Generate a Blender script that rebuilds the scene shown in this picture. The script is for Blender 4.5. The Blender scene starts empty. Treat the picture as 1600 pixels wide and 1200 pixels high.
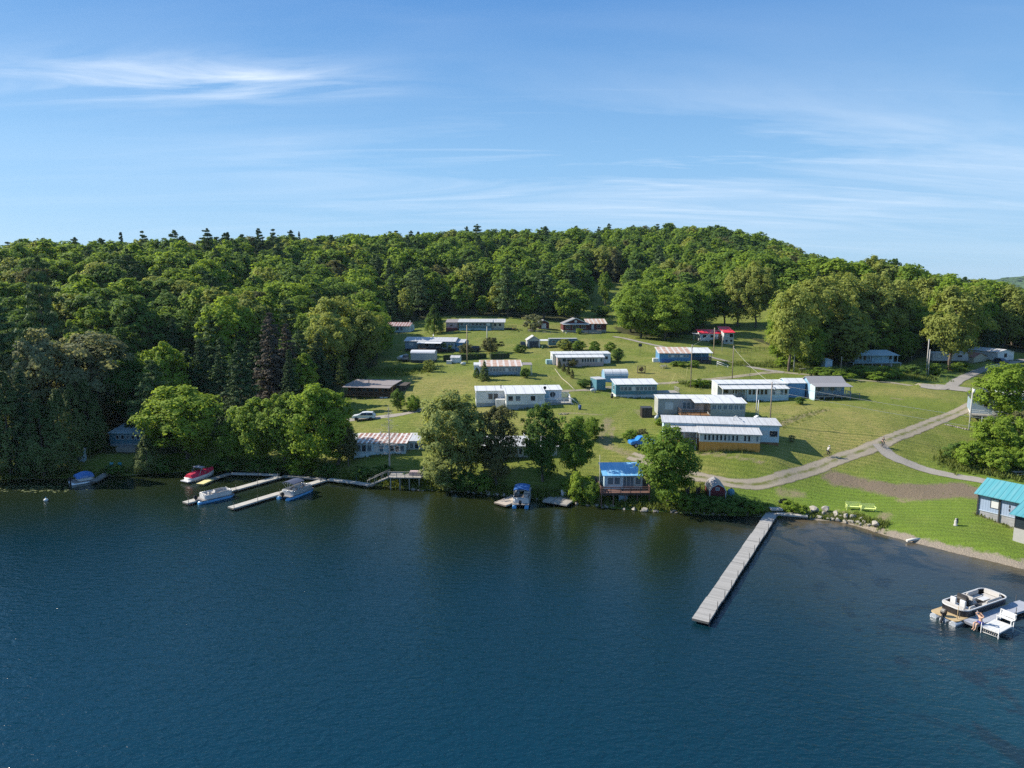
import bpy, bmesh, math, random
import numpy as np
from mathutils import Vector, Matrix
R = math.radians
random.seed(11)
rng = np.random.default_rng(11)
SC = bpy.context.scene
COL = SC.collection
# ------------------------------------------------------------------ camera geometry (a drone 32 m above the lake)
CAM_H, PITCH, FPX = 32.0, R(8.0), 1067.0
CP, SP = math.cos(PITCH), math.sin(PITCH)

def ray(px, py):
    u, v = (px - 800) / FPX, (600 - py) / FPX
    dy, dz = CP + v * SP, -SP + v * CP
    return u / dy, dz / dy            # x and z per metre forward

def gp(px, py, Y):
    a, b = ray(px, py)
    return (a * Y, Y, CAM_H + b * Y)

def onz(px, py, z):
    a, b = ray(px, py)
    Y = (z - CAM_H) / b
    return Vector((a * Y, Y, z))

# ------------------------------------------------------------------ terrain height
SHORE_PX = [(-100, 752), (0, 749), (100, 747), (200, 743), (240, 740), (300, 737), (345, 735), (400, 737), (470, 741),
            (545, 752), (600, 760), (660, 766), (720, 768), (780, 774), (850, 781), (930, 791), (1000, 798), (1050, 800),
            (1100, 804), (1190, 807), (1260, 811), (1310, 815), (1350, 825), (1385, 837), (1430, 848), (1500, 866),
            (1550, 877), (1600, 890)]
shore = [(-900., 150.), (-400., 125.)] + [tuple(onz(a, b, 0))[:2] for a, b in SHORE_PX] + \
        [(72., 68.), (95., 60.), (140., 50.), (300., 40.), (900., 20.)]
SHX = np.array([p[0] for p in shore]); SHY = np.array([p[1] for p in shore])

ctl_px = [(570, 716, 117), (570, 655, 139), (540, 656, 140), (665, 640, 140), (575, 622, 155), (675, 547, 215), (620, 520, 255), (660, 568, 190),
          (785, 588, 165), (740, 517, 245), (915, 520, 250), (834, 543, 215), (910, 573, 185), (1065, 567, 185),
          (1125, 540, 225), (1370, 572, 195), (1482, 566, 215), (1580, 565, 215), (1480, 605, 165), (1290, 627, 143),
          (1180, 630, 143), (1215, 582, 178), (993, 621, 148), (1400, 650, 128), (1400, 685, 115), (1470, 655, 128),
          (1520, 630, 140), (1250, 737, 105), (1330, 710, 110), (1080, 742, 104), (1150, 712, 108), (1215, 717, 107),
          (1095, 655, 124), (815, 641, 135), (935, 690, 117), (920, 655, 127), (1345, 792, 94.5), (1525, 805, 88),
          (1535, 752, 100), (1600, 760, 98), (1600, 850, 80.5), (1440, 733, 106), (1390, 760, 100), (1550, 700, 115),
          (1600, 640, 135), (975, 740, 105.5), (1180, 560, 200), (1030, 540, 215), (965, 528, 235), (1240, 575, 186),
          (1430, 527, 238), (1300, 532, 245), (945, 465, 350), (930, 490, 310), (1190, 490, 290), (590, 510, 275),
          (700, 490, 292), (198, 698, 125), (1122, 781, 95.5), (720, 735, 110.5), (840, 735, 108.5), (700, 690, 122), (640, 600, 163), (690, 630, 147)]
ctl_w = [(-90, 135, 5), (-60, 132, 5), (-120, 160, 9), (-80, 180, 13), (-200, 250, 28), (-120, 250, 25), (-62, 200, 12.5),
         (-140, 350, 37.5), (-250, 350, 37), (-75, 350, 36), (-330, 250, 29), (-193, 350, 37.5), (-124, 450, 47), (-28, 520, 56),
         (128, 560, 61), (191, 520, 50), (150, 280, 24), (175, 270, 15), (187, 245, 10), (260, 300, 5), (300, 400, 7), (240, 480, 22),
         (350, 600, 6), (-600, 800, 50), (0, 900, 58), (-600, 300, 35), (500, 200, 5), (600, 500, 4), (600, 900, 8),
         (-600, 130, 5), (200, 110, 5), (300, 60, 3), (160, 80, 2.2), (-28, 330, 29), (-250, 450, 40), (20, 400, 38), (90, 420, 40),
         (-45, 150, 6), (-50, 126, 3.0), (-75, 127, 3.2), (0, 650, 57), (130, 700, 59), (-400, 160, 9)]
CT = np.array([gp(*c) for c in ctl_px] + [tuple(map(float, c)) for c in ctl_w])
CT = np.vstack([CT, [(x, y + 3.5, 1.1) for x, y in shore[1:-2]]])

def _U(r2):
    return 0.5 * r2 * np.log(np.maximum(r2, 1e-9))
_P = CT[:, :2] / 100.0
_n = len(_P)
_A = np.zeros((_n + 3, _n + 3))
_A[:_n, :_n] = _U(((_P[:, None] - _P[None]) ** 2).sum(-1)) + np.eye(_n) * 2e-4
_A[:_n, _n] = 1; _A[:_n, _n + 1:] = _P
_A[_n:, :_n] = _A[:_n, _n:].T
_Wt = np.linalg.solve(_A, np.concatenate([CT[:, 2], np.zeros(3)]))

def _tps(x, y):
    q = np.stack([x, y], -1) / 100.0
    out = np.empty(len(q))
    for i in range(0, len(q), 20000):
        p = q[i:i + 20000]
        out[i:i + 20000] = _U(((p[:, None] - _P[None]) ** 2).sum(-1)) @ _Wt[:_n] + _Wt[_n] + p @ _Wt[_n + 1:]
    return out

def shore_d(x, y):
    return (y - np.interp(x, SHX, SHY)) * 0.9

def sstep(a, b, t):
    t = np.clip((t - a) / (b - a), 0, 1)
    return t * t * (3 - 2 * t)

def wob(x, y):      # gentle bumps of the lawn
    return 0.10 * np.sin(x * .31 + 1.3 * np.sin(y * .17)) * np.cos(y * .27 + .8 * np.sin(x * .13)) + \
           0.05 * np.sin(x * .9 + y * .4) * np.cos(y * .8 - x * .3)

def seg_dist(x, y, a, b):
    ax, ay = a[0], a[1]; bx, by = b[0], b[1]
    vx, vy = bx - ax, by - ay
    t = np.clip(((x - ax) * vx + (y - ay) * vy) / (vx * vx + vy * vy), 0, 1)
    return np.hypot(x - ax - t * vx, y - ay - t * vy)

def H(x, y):
    x = np.atleast_1d(np.asarray(x, float)); y = np.atleast_1d(np.asarray(y, float))
    d = shore_d(x, y)
    t = np.maximum(_tps(x, y), 0.7) + wob(x, y) * sstep(2, 10, d)
    w = np.where(x > 38, 4.5, 2.2)
    s = sstep(-0.2, 1, d / w)
    land = t * s + (1 - s) * 0.02 * d
    # the low grassy bank beside the upper road junction
    land = land + 0.8 * np.exp(-(seg_dist(x, y, (98, 163), (108, 158)) / 0.9) ** 2)
    return np.where(d < 0, np.maximum(d * 0.22, -3.5) - 0.03, land)

def h1(x, y):
    return float(H(x, y)[0])

_YS = np.concatenate([np.arange(45, 300, 0.3), np.arange(300, 800, 1.0)])

def at(px, py):
    """the point of the ground (or water) the given sight line meets"""
    a, b = ray(px, py)
    z = CAM_H + b * _YS
    g = np.maximum(H(a * _YS, _YS), 0)
    i = int(np.argmax(z <= g))
    if z[i] > g[i]:
        i = len(_YS) - 1
    if i == 0:
        return Vector((a * _YS[0], _YS[0], g[0]))
    f0, f1 = z[i - 1] - g[i - 1], z[i] - g[i]
    t = f0 / (f0 - f1) if f0 != f1 else 0
    Y = _YS[i - 1] + t * (_YS[i] - _YS[i - 1])
    return Vector((a * Y, Y, max(h1(a * Y, Y), 0)))

# ------------------------------------------------------------------ object helpers
def tag(o, label=None, cat=None, group=None, kind=None):
    if label: o['label'] = label
    if cat: o['category'] = cat
    if group: o['group'] = group
    if kind: o['kind'] = kind
    return o

def thing(name, label, cat, loc=(0, 0, 0), rz=0.0, group=None):
    o = bpy.data.objects.new(name, None); COL.objects.link(o)
    o.empty_display_size = 0.3
    o.location = loc; o.rotation_euler = (0, 0, rz)
    return tag(o, label, cat, group)

def obj(name, bm, mats, parent=None, smooth=False):
    if isinstance(bm, bmesh.types.BMesh):
        me = bpy.data.meshes.new(name)
        bmesh.ops.recalc_face_normals(bm, faces=bm.faces[:])
        bm.to_mesh(me); bm.free()
    else:
        me = bm
    if not isinstance(mats, (list, tuple)): mats = [mats]
    if len(me.materials) == 0:
        for m in mats: me.materials.append(m)
    if smooth:
        me.shade_smooth()
    o = bpy.data.objects.new(name, me); COL.objects.link(o)
    if parent is not None: o.parent = parent
    return o

def copy_thing(o, loc, rz, label=None, group=None, scale=None):
    c = o.copy(); COL.objects.link(c)
    c.location = loc; c.rotation_euler = (0, 0, rz)
    if scale: c.scale = scale
    if label: c['label'] = label
    if group: c['group'] = group
    for ch in o.children:
        d = ch.copy(); COL.objects.link(d); d.parent = c
        for g in ch.children:
            e = g.copy(); COL.objects.link(e); e.parent = d
    return c

def BM():
    return bmesh.new()

def box(bm, x0, x1, y0, y1, z0, z1, mi=0):
    v = [bm.verts.new(p) for p in ((x0, y0, z0), (x1, y0, z0), (x1, y1, z0), (x0, y1, z0), (x0, y0, z1), (x1, y0, z1), (x1, y1, z1), (x0, y1, z1))]
    for f in ((0, 3, 2, 1), (4, 5, 6, 7), (0, 1, 5, 4), (1, 2, 6, 5), (2, 3, 7, 6), (3, 0, 4, 7)):
        fc = bm.faces.new([v[i] for i in f]); fc.material_index = mi
    return v

def prism(bm, prof, a0, a1, axis='x', mi=0):
    """prof: polygon in (y,z) extruded along x, or in (x,z) extruded along y"""
    mk = (lambda p, a: (a, p[0], p[1])) if axis == 'x' else (lambda p, a: (p[0], a, p[1]))
    A = [bm.verts.new(mk(p, a0)) for p in prof]; B = [bm.verts.new(mk(p, a1)) for p in prof]
    n = len(prof)
    for i in range(n):
        f = bm.faces.new((A[i], A[(i + 1) % n], B[(i + 1) % n], B[i])); f.material_index = mi
    f = bm.faces.new(A); f.material_index = mi
    f = bm.faces.new(B[::-1]); f.material_index = mi
    return A, B

def tube(bm, pts, rad, n=8, cap=True, mi=0):
    pts = [Vector(p) for p in pts]
    if not isinstance(rad, (list, tuple)): rad = [rad] * len(pts)
    rings = []
    up = Vector((0, 0, 1))
    for i, p in enumerate(pts):
        d = (pts[min(i + 1, len(pts) - 1)] - pts[max(i - 1, 0)])
        if d.length < 1e-9: d = Vector((0, 0, 1))
        d.normalize()
        a = d.cross(up if abs(d.z) < .95 else Vector((1, 0, 0))).normalized(); b = d.cross(a)
        rings.append([bm.verts.new(p + (a * math.cos(t) + b * math.sin(t)) * rad[i]) for t in [2 * math.pi * k / n for k in range(n)]])
    for i in range(len(rings) - 1):
        for k in range(n):
            f = bm.faces.new((rings[i][k], rings[i][(k + 1) % n], rings[i + 1][(k + 1) % n], rings[i + 1][k])); f.material_index = mi; f.smooth = True
    if cap:
        f = bm.faces.new(rings[0][::-1]); f.material_index = mi
        f = bm.faces.new(rings[-1]); f.material_index = mi

def bevel(bm, w, seg=2):
    bmesh.ops.bevel(bm, geom=bm.edges[:], offset=w, segments=seg, affect='EDGES', clamp_overlap=True)
    return bm

def ellipsoid(bm, c, r, u=12, v=8):
    m = Matrix.Translation(c) @ Matrix.Diagonal((r[0], r[1], r[2], 1))
    bmesh.ops.create_uvsphere(bm, u_segments=u, v_segments=v, radius=1.0, matrix=m)

# ------------------------------------------------------------------ materials
MATS = {}

def nodes(name):
    m = bpy.data.materials.new(name); m.use_nodes = True
    nt = m.node_tree
    return m, nt, nt.nodes, nt.links, nt.nodes['Principled BSDF']

def mnoise(N, L, vec, scale, detail=4, rough=.55, dist=0.0):
    n = N.new('ShaderNodeTexNoise'); n.inputs['Scale'].default_value = scale
    n.inputs['Detail'].default_value = detail; n.inputs['Roughness'].default_value = rough; n.inputs['Distortion'].default_value = dist
    if vec is not None: L.new(vec, n.inputs['Vector'])
    return n

def ramp(N, L, fac, stops):
    r = N.new('ShaderNodeValToRGB')
    e = r.color_ramp.elements
    while len(e) < len(stops): e.new(0.5)
    for i, (p, c) in enumerate(stops):
        e[i].position = p
        e[i].color = (c, c, c, 1) if isinstance(c, (int, float)) else (*c, 1)
    L.new(fac, r.inputs['Fac'])
    return r

def mixc(N, L, fac, a, b, mode='MIX'):
    m = N.new('ShaderNodeMix'); m.data_type = 'RGBA'; m.blend_type = mode
    for key, v in ((0, fac), (6, a), (7, b)):
        if isinstance(v, (int, float)): m.inputs[key].default_value = v
        elif isinstance(v, tuple): m.inputs[key].default_value = (*v, 1)
        else: L.new(v, m.inputs[key])
    return m.outputs[2]

def math_(N, L, op, a, b=None, clamp=False):
    m = N.new('ShaderNodeMath'); m.operation = op; m.use_clamp = clamp
    for i, v in enumerate((a, b)):
        if v is None: continue
        if isinstance(v, (int, float)): m.inputs[i].default_value = v
        else: L.new(v, m.inputs[i])
    return m.outputs[0]

def bump(N, L, hgt, strength, dist, P):
    b = N.new('ShaderNodeBump'); b.inputs['Strength'].default_value = strength; b.inputs['Distance'].default_value = dist
    L.new(hgt, b.inputs['Height']); L.new(b.outputs[0], P.inputs['Normal'])
    return b

def paint(name, col, rough=.6, var=.18, scale=1.5, dirt=(.12, .10, .08), dirt_amt=.25, lap=None, metal=0.0, spec=.4):
    """weathered surface; lap = (axis, period) gives lapped boards or ribs as relief"""
    if name in MATS: return MATS[name]
    m, nt, N, L, P = nodes(name)
    tc = N.new('ShaderNodeTexCoord')
    n1 = mnoise(N, L, tc.outputs['Object'], scale, 5)
    n2 = mnoise(N, L, tc.outputs['Object'], scale * .35, 3, dist=.6)
    c = mixc(N, L, n1.outputs[0], tuple(x * (1 - var) for x in col), tuple(min(1, x * (1 + var)) for x in col))
    d = ramp(N, L, n2.outputs[0], [(.52, 0.0), (.72, dirt_amt)])
    c = mixc(N, L, d.outputs[0], c, dirt)
    L.new(c, P.inputs['Base Color'])
    P.inputs['Roughness'].default_value = rough; P.inputs['Metallic'].default_value = metal
    P.inputs['Specular IOR Level'].default_value = spec
    if lap:
        ax, per = lap
        sp = N.new('ShaderNodeSeparateXYZ'); L.new(tc.outputs['Object'], sp.inputs[0])
        f = math_(N, L, 'FRACT', math_(N, L, 'DIVIDE', sp.outputs['XYZ'.index(ax)], per))
        bump(N, L, math_(N, L, 'POWER', f, 3.0), .8, .03, P)
    MATS[name] = m
    return m

def roof_metal(name, base, rust=None, period=.9, rust_share=.5, streak=.4, rough=.45, dirt=(.25, .22, .2), seam=None):
    """ribbed sheets; rust = colour of the rusted sheets that alternate with the bright ones"""
    if name in MATS: return MATS[name]
    m, nt, N, L, P = nodes(name)
    tc = N.new('ShaderNodeTexCoord'); sp = N.new('ShaderNodeSeparateXYZ'); L.new(tc.outputs['Object'], sp.inputs[0])
    x = sp.outputs[0]
    n1 = mnoise(N, L, tc.outputs['Object'], .9, 5)
    mp = N.new('ShaderNodeMapping'); mp.inputs['Scale'].default_value = (3.2, .35, .35); L.new(tc.outputs['Object'], mp.inputs[0])
    n2 = mnoise(N, L, mp.outputs[0], 1.0, 5)
    c = mixc(N, L, ramp(N, L, n2.outputs[0], [(.45, 0.0), (.75, streak)]).outputs[0], base, dirt)
    if rust:
        f = math_(N, L, 'FRACT', math_(N, L, 'DIVIDE', x, period))
        jig = math_(N, L, 'ADD', f, math_(N, L, 'MULTIPLY', math_(N, L, 'SUBTRACT', n2.outputs[0], .5), .5))
        k = ramp(N, L, jig, [(rust_share - .06, 1.0), (rust_share + .06, 0.0)])
        k2 = math_(N, L, 'MULTIPLY', k.outputs[0], ramp(N, L, n1.outputs[0], [(.30, .15), (.52, 1.0)]).outputs[0])
        rc = mixc(N, L, n2.outputs[0], tuple(v * .7 for v in rust), tuple(min(1, v * 1.35) for v in rust))
        c = mixc(N, L, k2, c, rc)
    if seam:
        sf = math_(N, L, 'FRACT', math_(N, L, 'DIVIDE', x, seam[0]))
        c = mixc(N, L, math_(N, L, 'MULTIPLY', math_(N, L, 'LESS_THAN', sf, .11), .8), c, seam[1])
    L.new(c, P.inputs['Base Color'])
    P.inputs['Roughness'].default_value = rough; P.inputs['Metallic'].default_value = 0.0
    rib = math_(N, L, 'FRACT', math_(N, L, 'DIVIDE', x, .45))
    bump(N, L, math_(N, L, 'POWER', math_(N, L, 'ABSOLUTE', math_(N, L, 'SUBTRACT', rib, .5)), 6.0), .9, .8, P)
    MATS[name] = m
    return m

def wood(name, a, b, axis='x', period=.16, rough=.75):
    """boards: tone changes from board to board, dark gaps between"""
    if name in MATS: return MATS[name]
    m, nt, N, L, P = nodes(name)
    tc = N.new('ShaderNodeTexCoord'); sp = N.new('ShaderNodeSeparateXYZ'); L.new(tc.outputs['Object'], sp.inputs[0])
    t = math_(N, L, 'DIVIDE', sp.outputs['xyz'.index(axis)], period)
    w = N.new('ShaderNodeTexWhiteNoise'); w.noise_dimensions = '1D'; L.new(math_(N, L, 'FLOOR', t), w.inputs['W'])
    n = mnoise(N, L, tc.outputs['Object'], 3.0, 5)
    k = math_(N, L, 'ADD', math_(N, L, 'MULTIPLY', w.outputs[0], .6), math_(N, L, 'MULTIPLY', n.outputs[0], .4))
    c = mixc(N, L, k, a, b)
    g = ramp(N, L, math_(N, L, 'FRACT', t), [(.0, 1.0), (.05, 0.0), (.95, 0.0), (1.0, 1.0)])
    c = mixc(N, L, math_(N, L, 'MULTIPLY', g.outputs[0], .75), c, tuple(v * .25 for v in a))
    L.new(c, P.inputs['Base Color']); P.inputs['Roughness'].default_value = rough
    P.inputs['Specular IOR Level'].default_value = .25
    MATS[name] = m
    return m

def glass(name, col=(.02, .028, .034), rough=.06):
    if name in MATS: return MATS[name]
    m, nt, N, L, P = nodes(name)
    tc = N.new('ShaderNodeTexCoord'); n = mnoise(N, L, tc.outputs['Object'], .8, 3)
    L.new(mixc(N, L, n.outputs[0], tuple(c * .4 for c in col), tuple(c * 1.7 for c in col)), P.inputs['Base Color'])
    P.inputs['Roughness'].default_value = rough; P.inputs['IOR'].default_value = 1.5
    MATS[name] = m
    return m

def leaf(name, dark, light, trans=.46, hue_var=.48):
    """foliage: tone differs from tree to tree, clump to clump and leaf to leaf"""
    if name in MATS: return MATS[name]
    m, nt, N, L, P = nodes(name)
    at_ = N.new('ShaderNodeAttribute'); at_.attribute_name = 'tint'
    oi = N.new('ShaderNodeObjectInfo')
    k = math_(N, L, 'ADD', math_(N, L, 'MULTIPLY', at_.outputs['Fac'], 1 - hue_var), math_(N, L, 'MULTIPLY', oi.outputs['Random'], hue_var), clamp=True)
    c = mixc(N, L, k, dark, light)
    L.new(c, P.inputs['Base Color']); P.inputs['Roughness'].default_value = .7; P.inputs['Specular IOR Level'].default_value = .1
    tr = N.new('ShaderNodeBsdfTranslucent')
    L.new(mixc(N, L, .5, c, (light[0] * 1.3, light[1] * 1.25, light[2] * .6)), tr.inputs['Color'])
    mx = N.new('ShaderNodeMixShader'); mx.inputs[0].default_value = trans
    L.new(P.outputs[0], mx.inputs[1]); L.new(tr.outputs[0], mx.inputs[2])
    L.new(mx.outputs[0], N['Material Output'].inputs['Surface'])
    MATS[name] = m
    return m
# ------------------------------------------------------------------ trees
BARK = paint('bark', (.13, .105, .085), .9, .35, 2.5, spec=.1)
PALE_BARK = paint('pale_bark', (.30, .28, .25), .9, .3, 2.5, spec=.1)
LEAFM = {
    'broad': leaf('leaf_broad', (0.1038, 0.1843, 0.0286), (0.236, 0.3245, 0.0543)),
    'bright': leaf('leaf_bright', (0.1363, 0.2336, 0.026), (0.2773, 0.3658, 0.0531)),
    'airy': leaf('leaf_airy', (0.1752, 0.2142, 0.0493), (0.3363, 0.3717, 0.0944)),
    'dark': leaf('leaf_dark', (0.0701, 0.135, 0.0324), (0.1593, 0.2419, 0.0543)),
    'willow': leaf('leaf_willow', (0.1947, 0.2401, 0.0779), (0.3422, 0.3776, 0.1298)),
    'brownish': leaf('leaf_brownish', (0.0974, 0.1103, 0.0467), (0.1888, 0.1888, 0.0767)),
    'grey': leaf('leaf_grey', (0.1363, 0.1558, 0.0805), (0.3068, 0.3127, 0.1593)),
    'pine': leaf('needle_pine', (0.0597, 0.1116, 0.0415), (0.1475, 0.2065, 0.0755), .15),
    'spruce': leaf('needle_spruce', (0.0415, 0.0805, 0.0337), (0.1086, 0.1558, 0.0614), .12),
    'cedar': leaf('needle_cedar', (0.0727, 0.109, 0.0337), (0.1593, 0.1947, 0.059), .15),
    'larch': leaf('needle_larch', (0.1038, 0.1623, 0.0454), (0.1947, 0.2419, 0.0708), .25),
    'brownspruce': leaf('needle_brown', (0.0649, 0.0545, 0.0415), (0.1357, 0.1156, 0.0885), .1),
}

def unit(n, g):
    v = g.normal(size=(n, 3)); return v / np.linalg.norm(v, axis=1, keepdims=True)

def leaves(cent, rad, per, size, g, flat=1.0, up=.25, jit=.65, tints=None, shell=.5, asp=.7, axis=None):
    k = len(cent); N = k * per
    c = np.repeat(cent, per, 0); r = np.repeat(np.asarray(rad, float).reshape(k, -1) * np.ones((k, 3)), per, 0)
    r[:, 2] *= flat
    d = unit(N, g); d[:, 2] = np.where(d[:, 2] < -.5, -d[:, 2], d[:, 2])
    rr = shell + (1 - shell) * g.random(N) ** .6
    p = c + d * r * rr[:, None]
    n = d + np.array([0, 0, up]) + g.normal(size=(N, 3)) * jit
    if axis is not None:                       # leaves of a crown face outwards from the crown as a whole
        o = p - axis; o[:, 2] *= .8
        n = n * .62 + .85 * o / np.maximum(np.linalg.norm(o, axis=1, keepdims=True), 1e-6)
    n /= np.linalg.norm(n, axis=1, keepdims=True)
    t = np.cross(n, unit(N, g)); t /= np.maximum(np.linalg.norm(t, axis=1, keepdims=True), 1e-6)
    b = np.cross(n, t)
    s = size * (.65 + .7 * g.random(N))
    t *= s[:, None]; b *= (s * asp)[:, None]
    V = np.stack([p + t, p + b, p - t, p - b], 1).reshape(-1, 3)
    if tints is None: tints = g.random(k)
    tt = np.clip(np.repeat(tints, per) * .65 + g.random(N) * .35, 0, 1)
    return V, tt

def branch(p0, p1, r0, r1, n=5, seg=1, g=None, sag=0.0):
    """tapered limb as quads (returned as a list of 4-corner faces)"""
    p0 = np.array(p0, float); p1 = np.array(p1, float)
    out = []; prev = None
    for i in range(seg + 1):
        t = i / seg
        p = p0 + (p1 - p0) * t
        if g is not None and 0 < i < seg: p = p + g.normal(size=3) * np.linalg.norm(p1 - p0) * .04
        p[2] += sag * math.sin(math.pi * t)
        d = (p1 - p0) / max(np.linalg.norm(p1 - p0), 1e-6)
        a = np.cross(d, [0, 0, 1.0] if abs(d[2]) < .9 else [1.0, 0, 0]); a /= np.linalg.norm(a); b = np.cross(d, a)
        r = r0 + (r1 - r0) * t
        ring = [p + r * (a * math.cos(x) + b * math.sin(x)) for x in [2 * math.pi * k / n for k in range(n)]]
        if prev is not None:
            for k in range(n):
                out.append([prev[k], prev[(k + 1) % n], ring[(k + 1) % n], ring[k]])
        prev = ring
    return out

def quad_mesh(name, V, tint=None, wood_quads=None, mats=(), wood_first=False):
    W = np.array(wood_quads, float).reshape(-1, 3) if wood_quads else np.zeros((0, 3))
    A = np.vstack([V, W]) if len(V) else W
    nq = len(A) // 4
    me = bpy.data.meshes.new(name)
    me.vertices.add(len(A)); me.vertices.foreach_set('co', A.ravel())
    me.loops.add(nq * 4); me.loops.foreach_set('vertex_index', np.arange(nq * 4, dtype=np.int32))
    me.polygons.add(nq); me.polygons.foreach_set('loop_start', np.arange(0, nq * 4, 4, dtype=np.int32))
    mi = np.zeros(nq, np.int32); mi[len(V) // 4:] = 1 if len(mats) > 1 else 0
    me.polygons.foreach_set('material_index', mi)
    if tint is not None:
        at_ = me.attributes.new('tint', 'FLOAT', 'FACE')
        at_.data.foreach_set('value', np.concatenate([tint, np.zeros(nq - len(tint))]).astype(np.float32))
    me.update(calc_edges=True)
    for m in mats: me.materials.append(m)
    return me

def gen_broad(seed, Ht, W, n_leaf, size, style='round'):
    g = np.random.default_rng(seed)
    z0 = {'round': .07, 'tall': .06, 'airy': .14, 'shrub': -.04, 'high': .18}[style] * Ht
    cz, hz = (Ht + z0) / 2, (Ht - z0) / 2
    nl = {'round': 24, 'tall': 24, 'airy': 26, 'shrub': 14, 'high': 22}[style]
    lob = []; lr = []
    for i in range(nl):
        t = (i + .5) / nl
        zz = -1 + 2 * t ** .92                                  # -1 foot of the crown .. +1 top
        prof = (1 - abs(zz) ** 2.3) ** .5 if zz < 0 else (1 - zz ** 2.0) ** .55
        prof = max(prof, .22)
        r = min(W, Ht) * .185 * (.7 + .6 * g.random()) * (1.1 if zz < .3 else .9)
        th = i * 2.4 + g.normal() * .4
        rad = max(0, W / 2 * prof * (.80 + .34 * g.random()) - r * .8) * (1.0 if g.random() > .22 else .5)
        z = cz + zz * (hz - r * .75) + g.normal() * .03 * Ht
        lob.append((rad * math.cos(th), rad * math.sin(th), z)); lr.append(r)
    lob = np.array(lob); lr = np.array(lr)
    cc = []; cr = []
    m = 9 if style != 'airy' else 7
    for L_, r in zip(lob, lr):
        d = unit(m, g)
        cc.append(L_ + d * r * (.6 + .45 * g.random((m, 1)))); cr.append(r * (.36 + .28 * g.random(m)))
    cc = np.vstack(cc); cr = np.concatenate(cr)
    cc[:, 2] = np.minimum(cc[:, 2], Ht - cr * .7)
    if style == 'shrub': cc[:, 2] = np.maximum(cc[:, 2], cr * .5)
    per = max(3, int(n_leaf / len(cc)))
    tl = np.repeat(g.random(len(lob)), m) * .6 + g.random(len(cc)) * .4
    V, t = leaves(cc, cr, per, size, g, flat=1.0, up=.12, jit=.7, shell=.3 if style == 'airy' else .45, tints=tl, axis=np.array([0, 0, z0 + hz * .75]))
    wq = []
    if style != 'shrub':
        tr = max(.07, Ht * .018)
        fork = np.array([g.normal() * .02 * W, g.normal() * .02 * W, z0 + hz * .7])
        wq += branch((0, 0, -.6), fork, tr * 1.25, tr * .7, 7, 3, g)
        wq += branch(fork, (fork[0], fork[1], Ht * .86), tr * .7, .03, 5, 3, g)
        for L_ in lob[::1 if style == 'airy' else 2]:
            s = np.array([fork[0], fork[1], z0 + hz * (.25 + .8 * g.random())]); s[2] = min(s[2], L_[2] - .3)
            wq += branch(s, L_, tr * .42, .025, 4, 3, g, sag=.1)
    else:
        for L_ in lob[::2]:
            wq += branch((L_[0] * .2, L_[1] * .2, -.3), L_, .05, .015, 4, 2, g)
    return V, t, wq

def gen_pine(seed, Ht, W, n_leaf, size):
    g = np.random.default_rng(seed)
    cc = []; cr = []; wq = []
    tr = Ht * .014
    lean = g.normal(size=2) * .15
    wq += branch((0, 0, -.6), (lean[0], lean[1], Ht * .97), tr * 1.3, .03, 6, 2)
    nw = 19
    for i in range(nw):
        t = .14 + .85 * i / (nw - 1) + g.normal() * .012
        z = Ht * min(t, .985); c0 = np.array([lean[0] * t, lean[1] * t, z])
        R_ = W / 2 * (1 - t) ** .55 * g.uniform(.62, 1.15) * min(1, .55 + t * 2) + .12
        nb = 5 if t < .8 else 4
        a0 = g.random() * 6.28
        for k in range(nb):
            if g.random() < .16: continue
            a = a0 + 6.28 * k / nb + g.normal() * .35
            l = R_ * g.uniform(.55, 1.15)
            tip = c0 + np.array([l * math.cos(a), l * math.sin(a), l * g.uniform(.02, .32)])
            wq += branch(c0, tip, tr * .3, .012, 3, 1)
            for f in (.40, .72, 1.0):
                cc.append(c0 + (tip - c0) * f); cr.append((.13 * W / 2 * (1 - t) ** .6 + .20 * R_) * g.uniform(.65, 1.05))
    cc.append(np.array([lean[0], lean[1], Ht * .98])); cr.append(W * .035)
    cc = np.array(cc); cr = np.array(cr)
    V, t = leaves(cc, cr, max(2, int(n_leaf / len(cc))), size, g, flat=.55, up=.35, jit=.7, shell=.05, asp=.35)
    return V, t, wq

def gen_spruce(seed, Ht, W, n_leaf, size, brown=False):
    g = np.random.default_rng(seed)
    cc = []; cr = []; wq = branch((0, 0, -.6), (0, 0, Ht * .98), Ht * .014, .02, 6, 2)
    nw = 26
    for i in range(nw):
        t = .03 + .95 * i / (nw - 1)
        z = Ht * t; R_ = W / 2 * (1 - t) ** .85 * (.82 + .3 * g.random()) + .12
        nb = 7 if t < .7 else 5
        a0 = g.random() * 6.28
        for k in range(nb):
            a = a0 + 6.28 * k / nb + g.normal() * .15
            l = R_ * (.62 + .52 * g.random()); z = Ht * min(.98, t + g.normal() * .016)
            for f in (.5, .95):
                cc.append((l * f * math.cos(a), l * f * math.sin(a), z - l * f * .22)); cr.append(max(.12, W * .085 * (1.15 - t * .8)))
    cc.append((0, 0, Ht * .97)); cr.append(W * .03)
    cc = np.array(cc); cr = np.array(cr)
    V, t = leaves(cc, cr, max(2, int(n_leaf / len(cc))), size, g, flat=.6, up=.35, jit=.55, shell=.2, asp=.45)
    return V, t, wq

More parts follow.
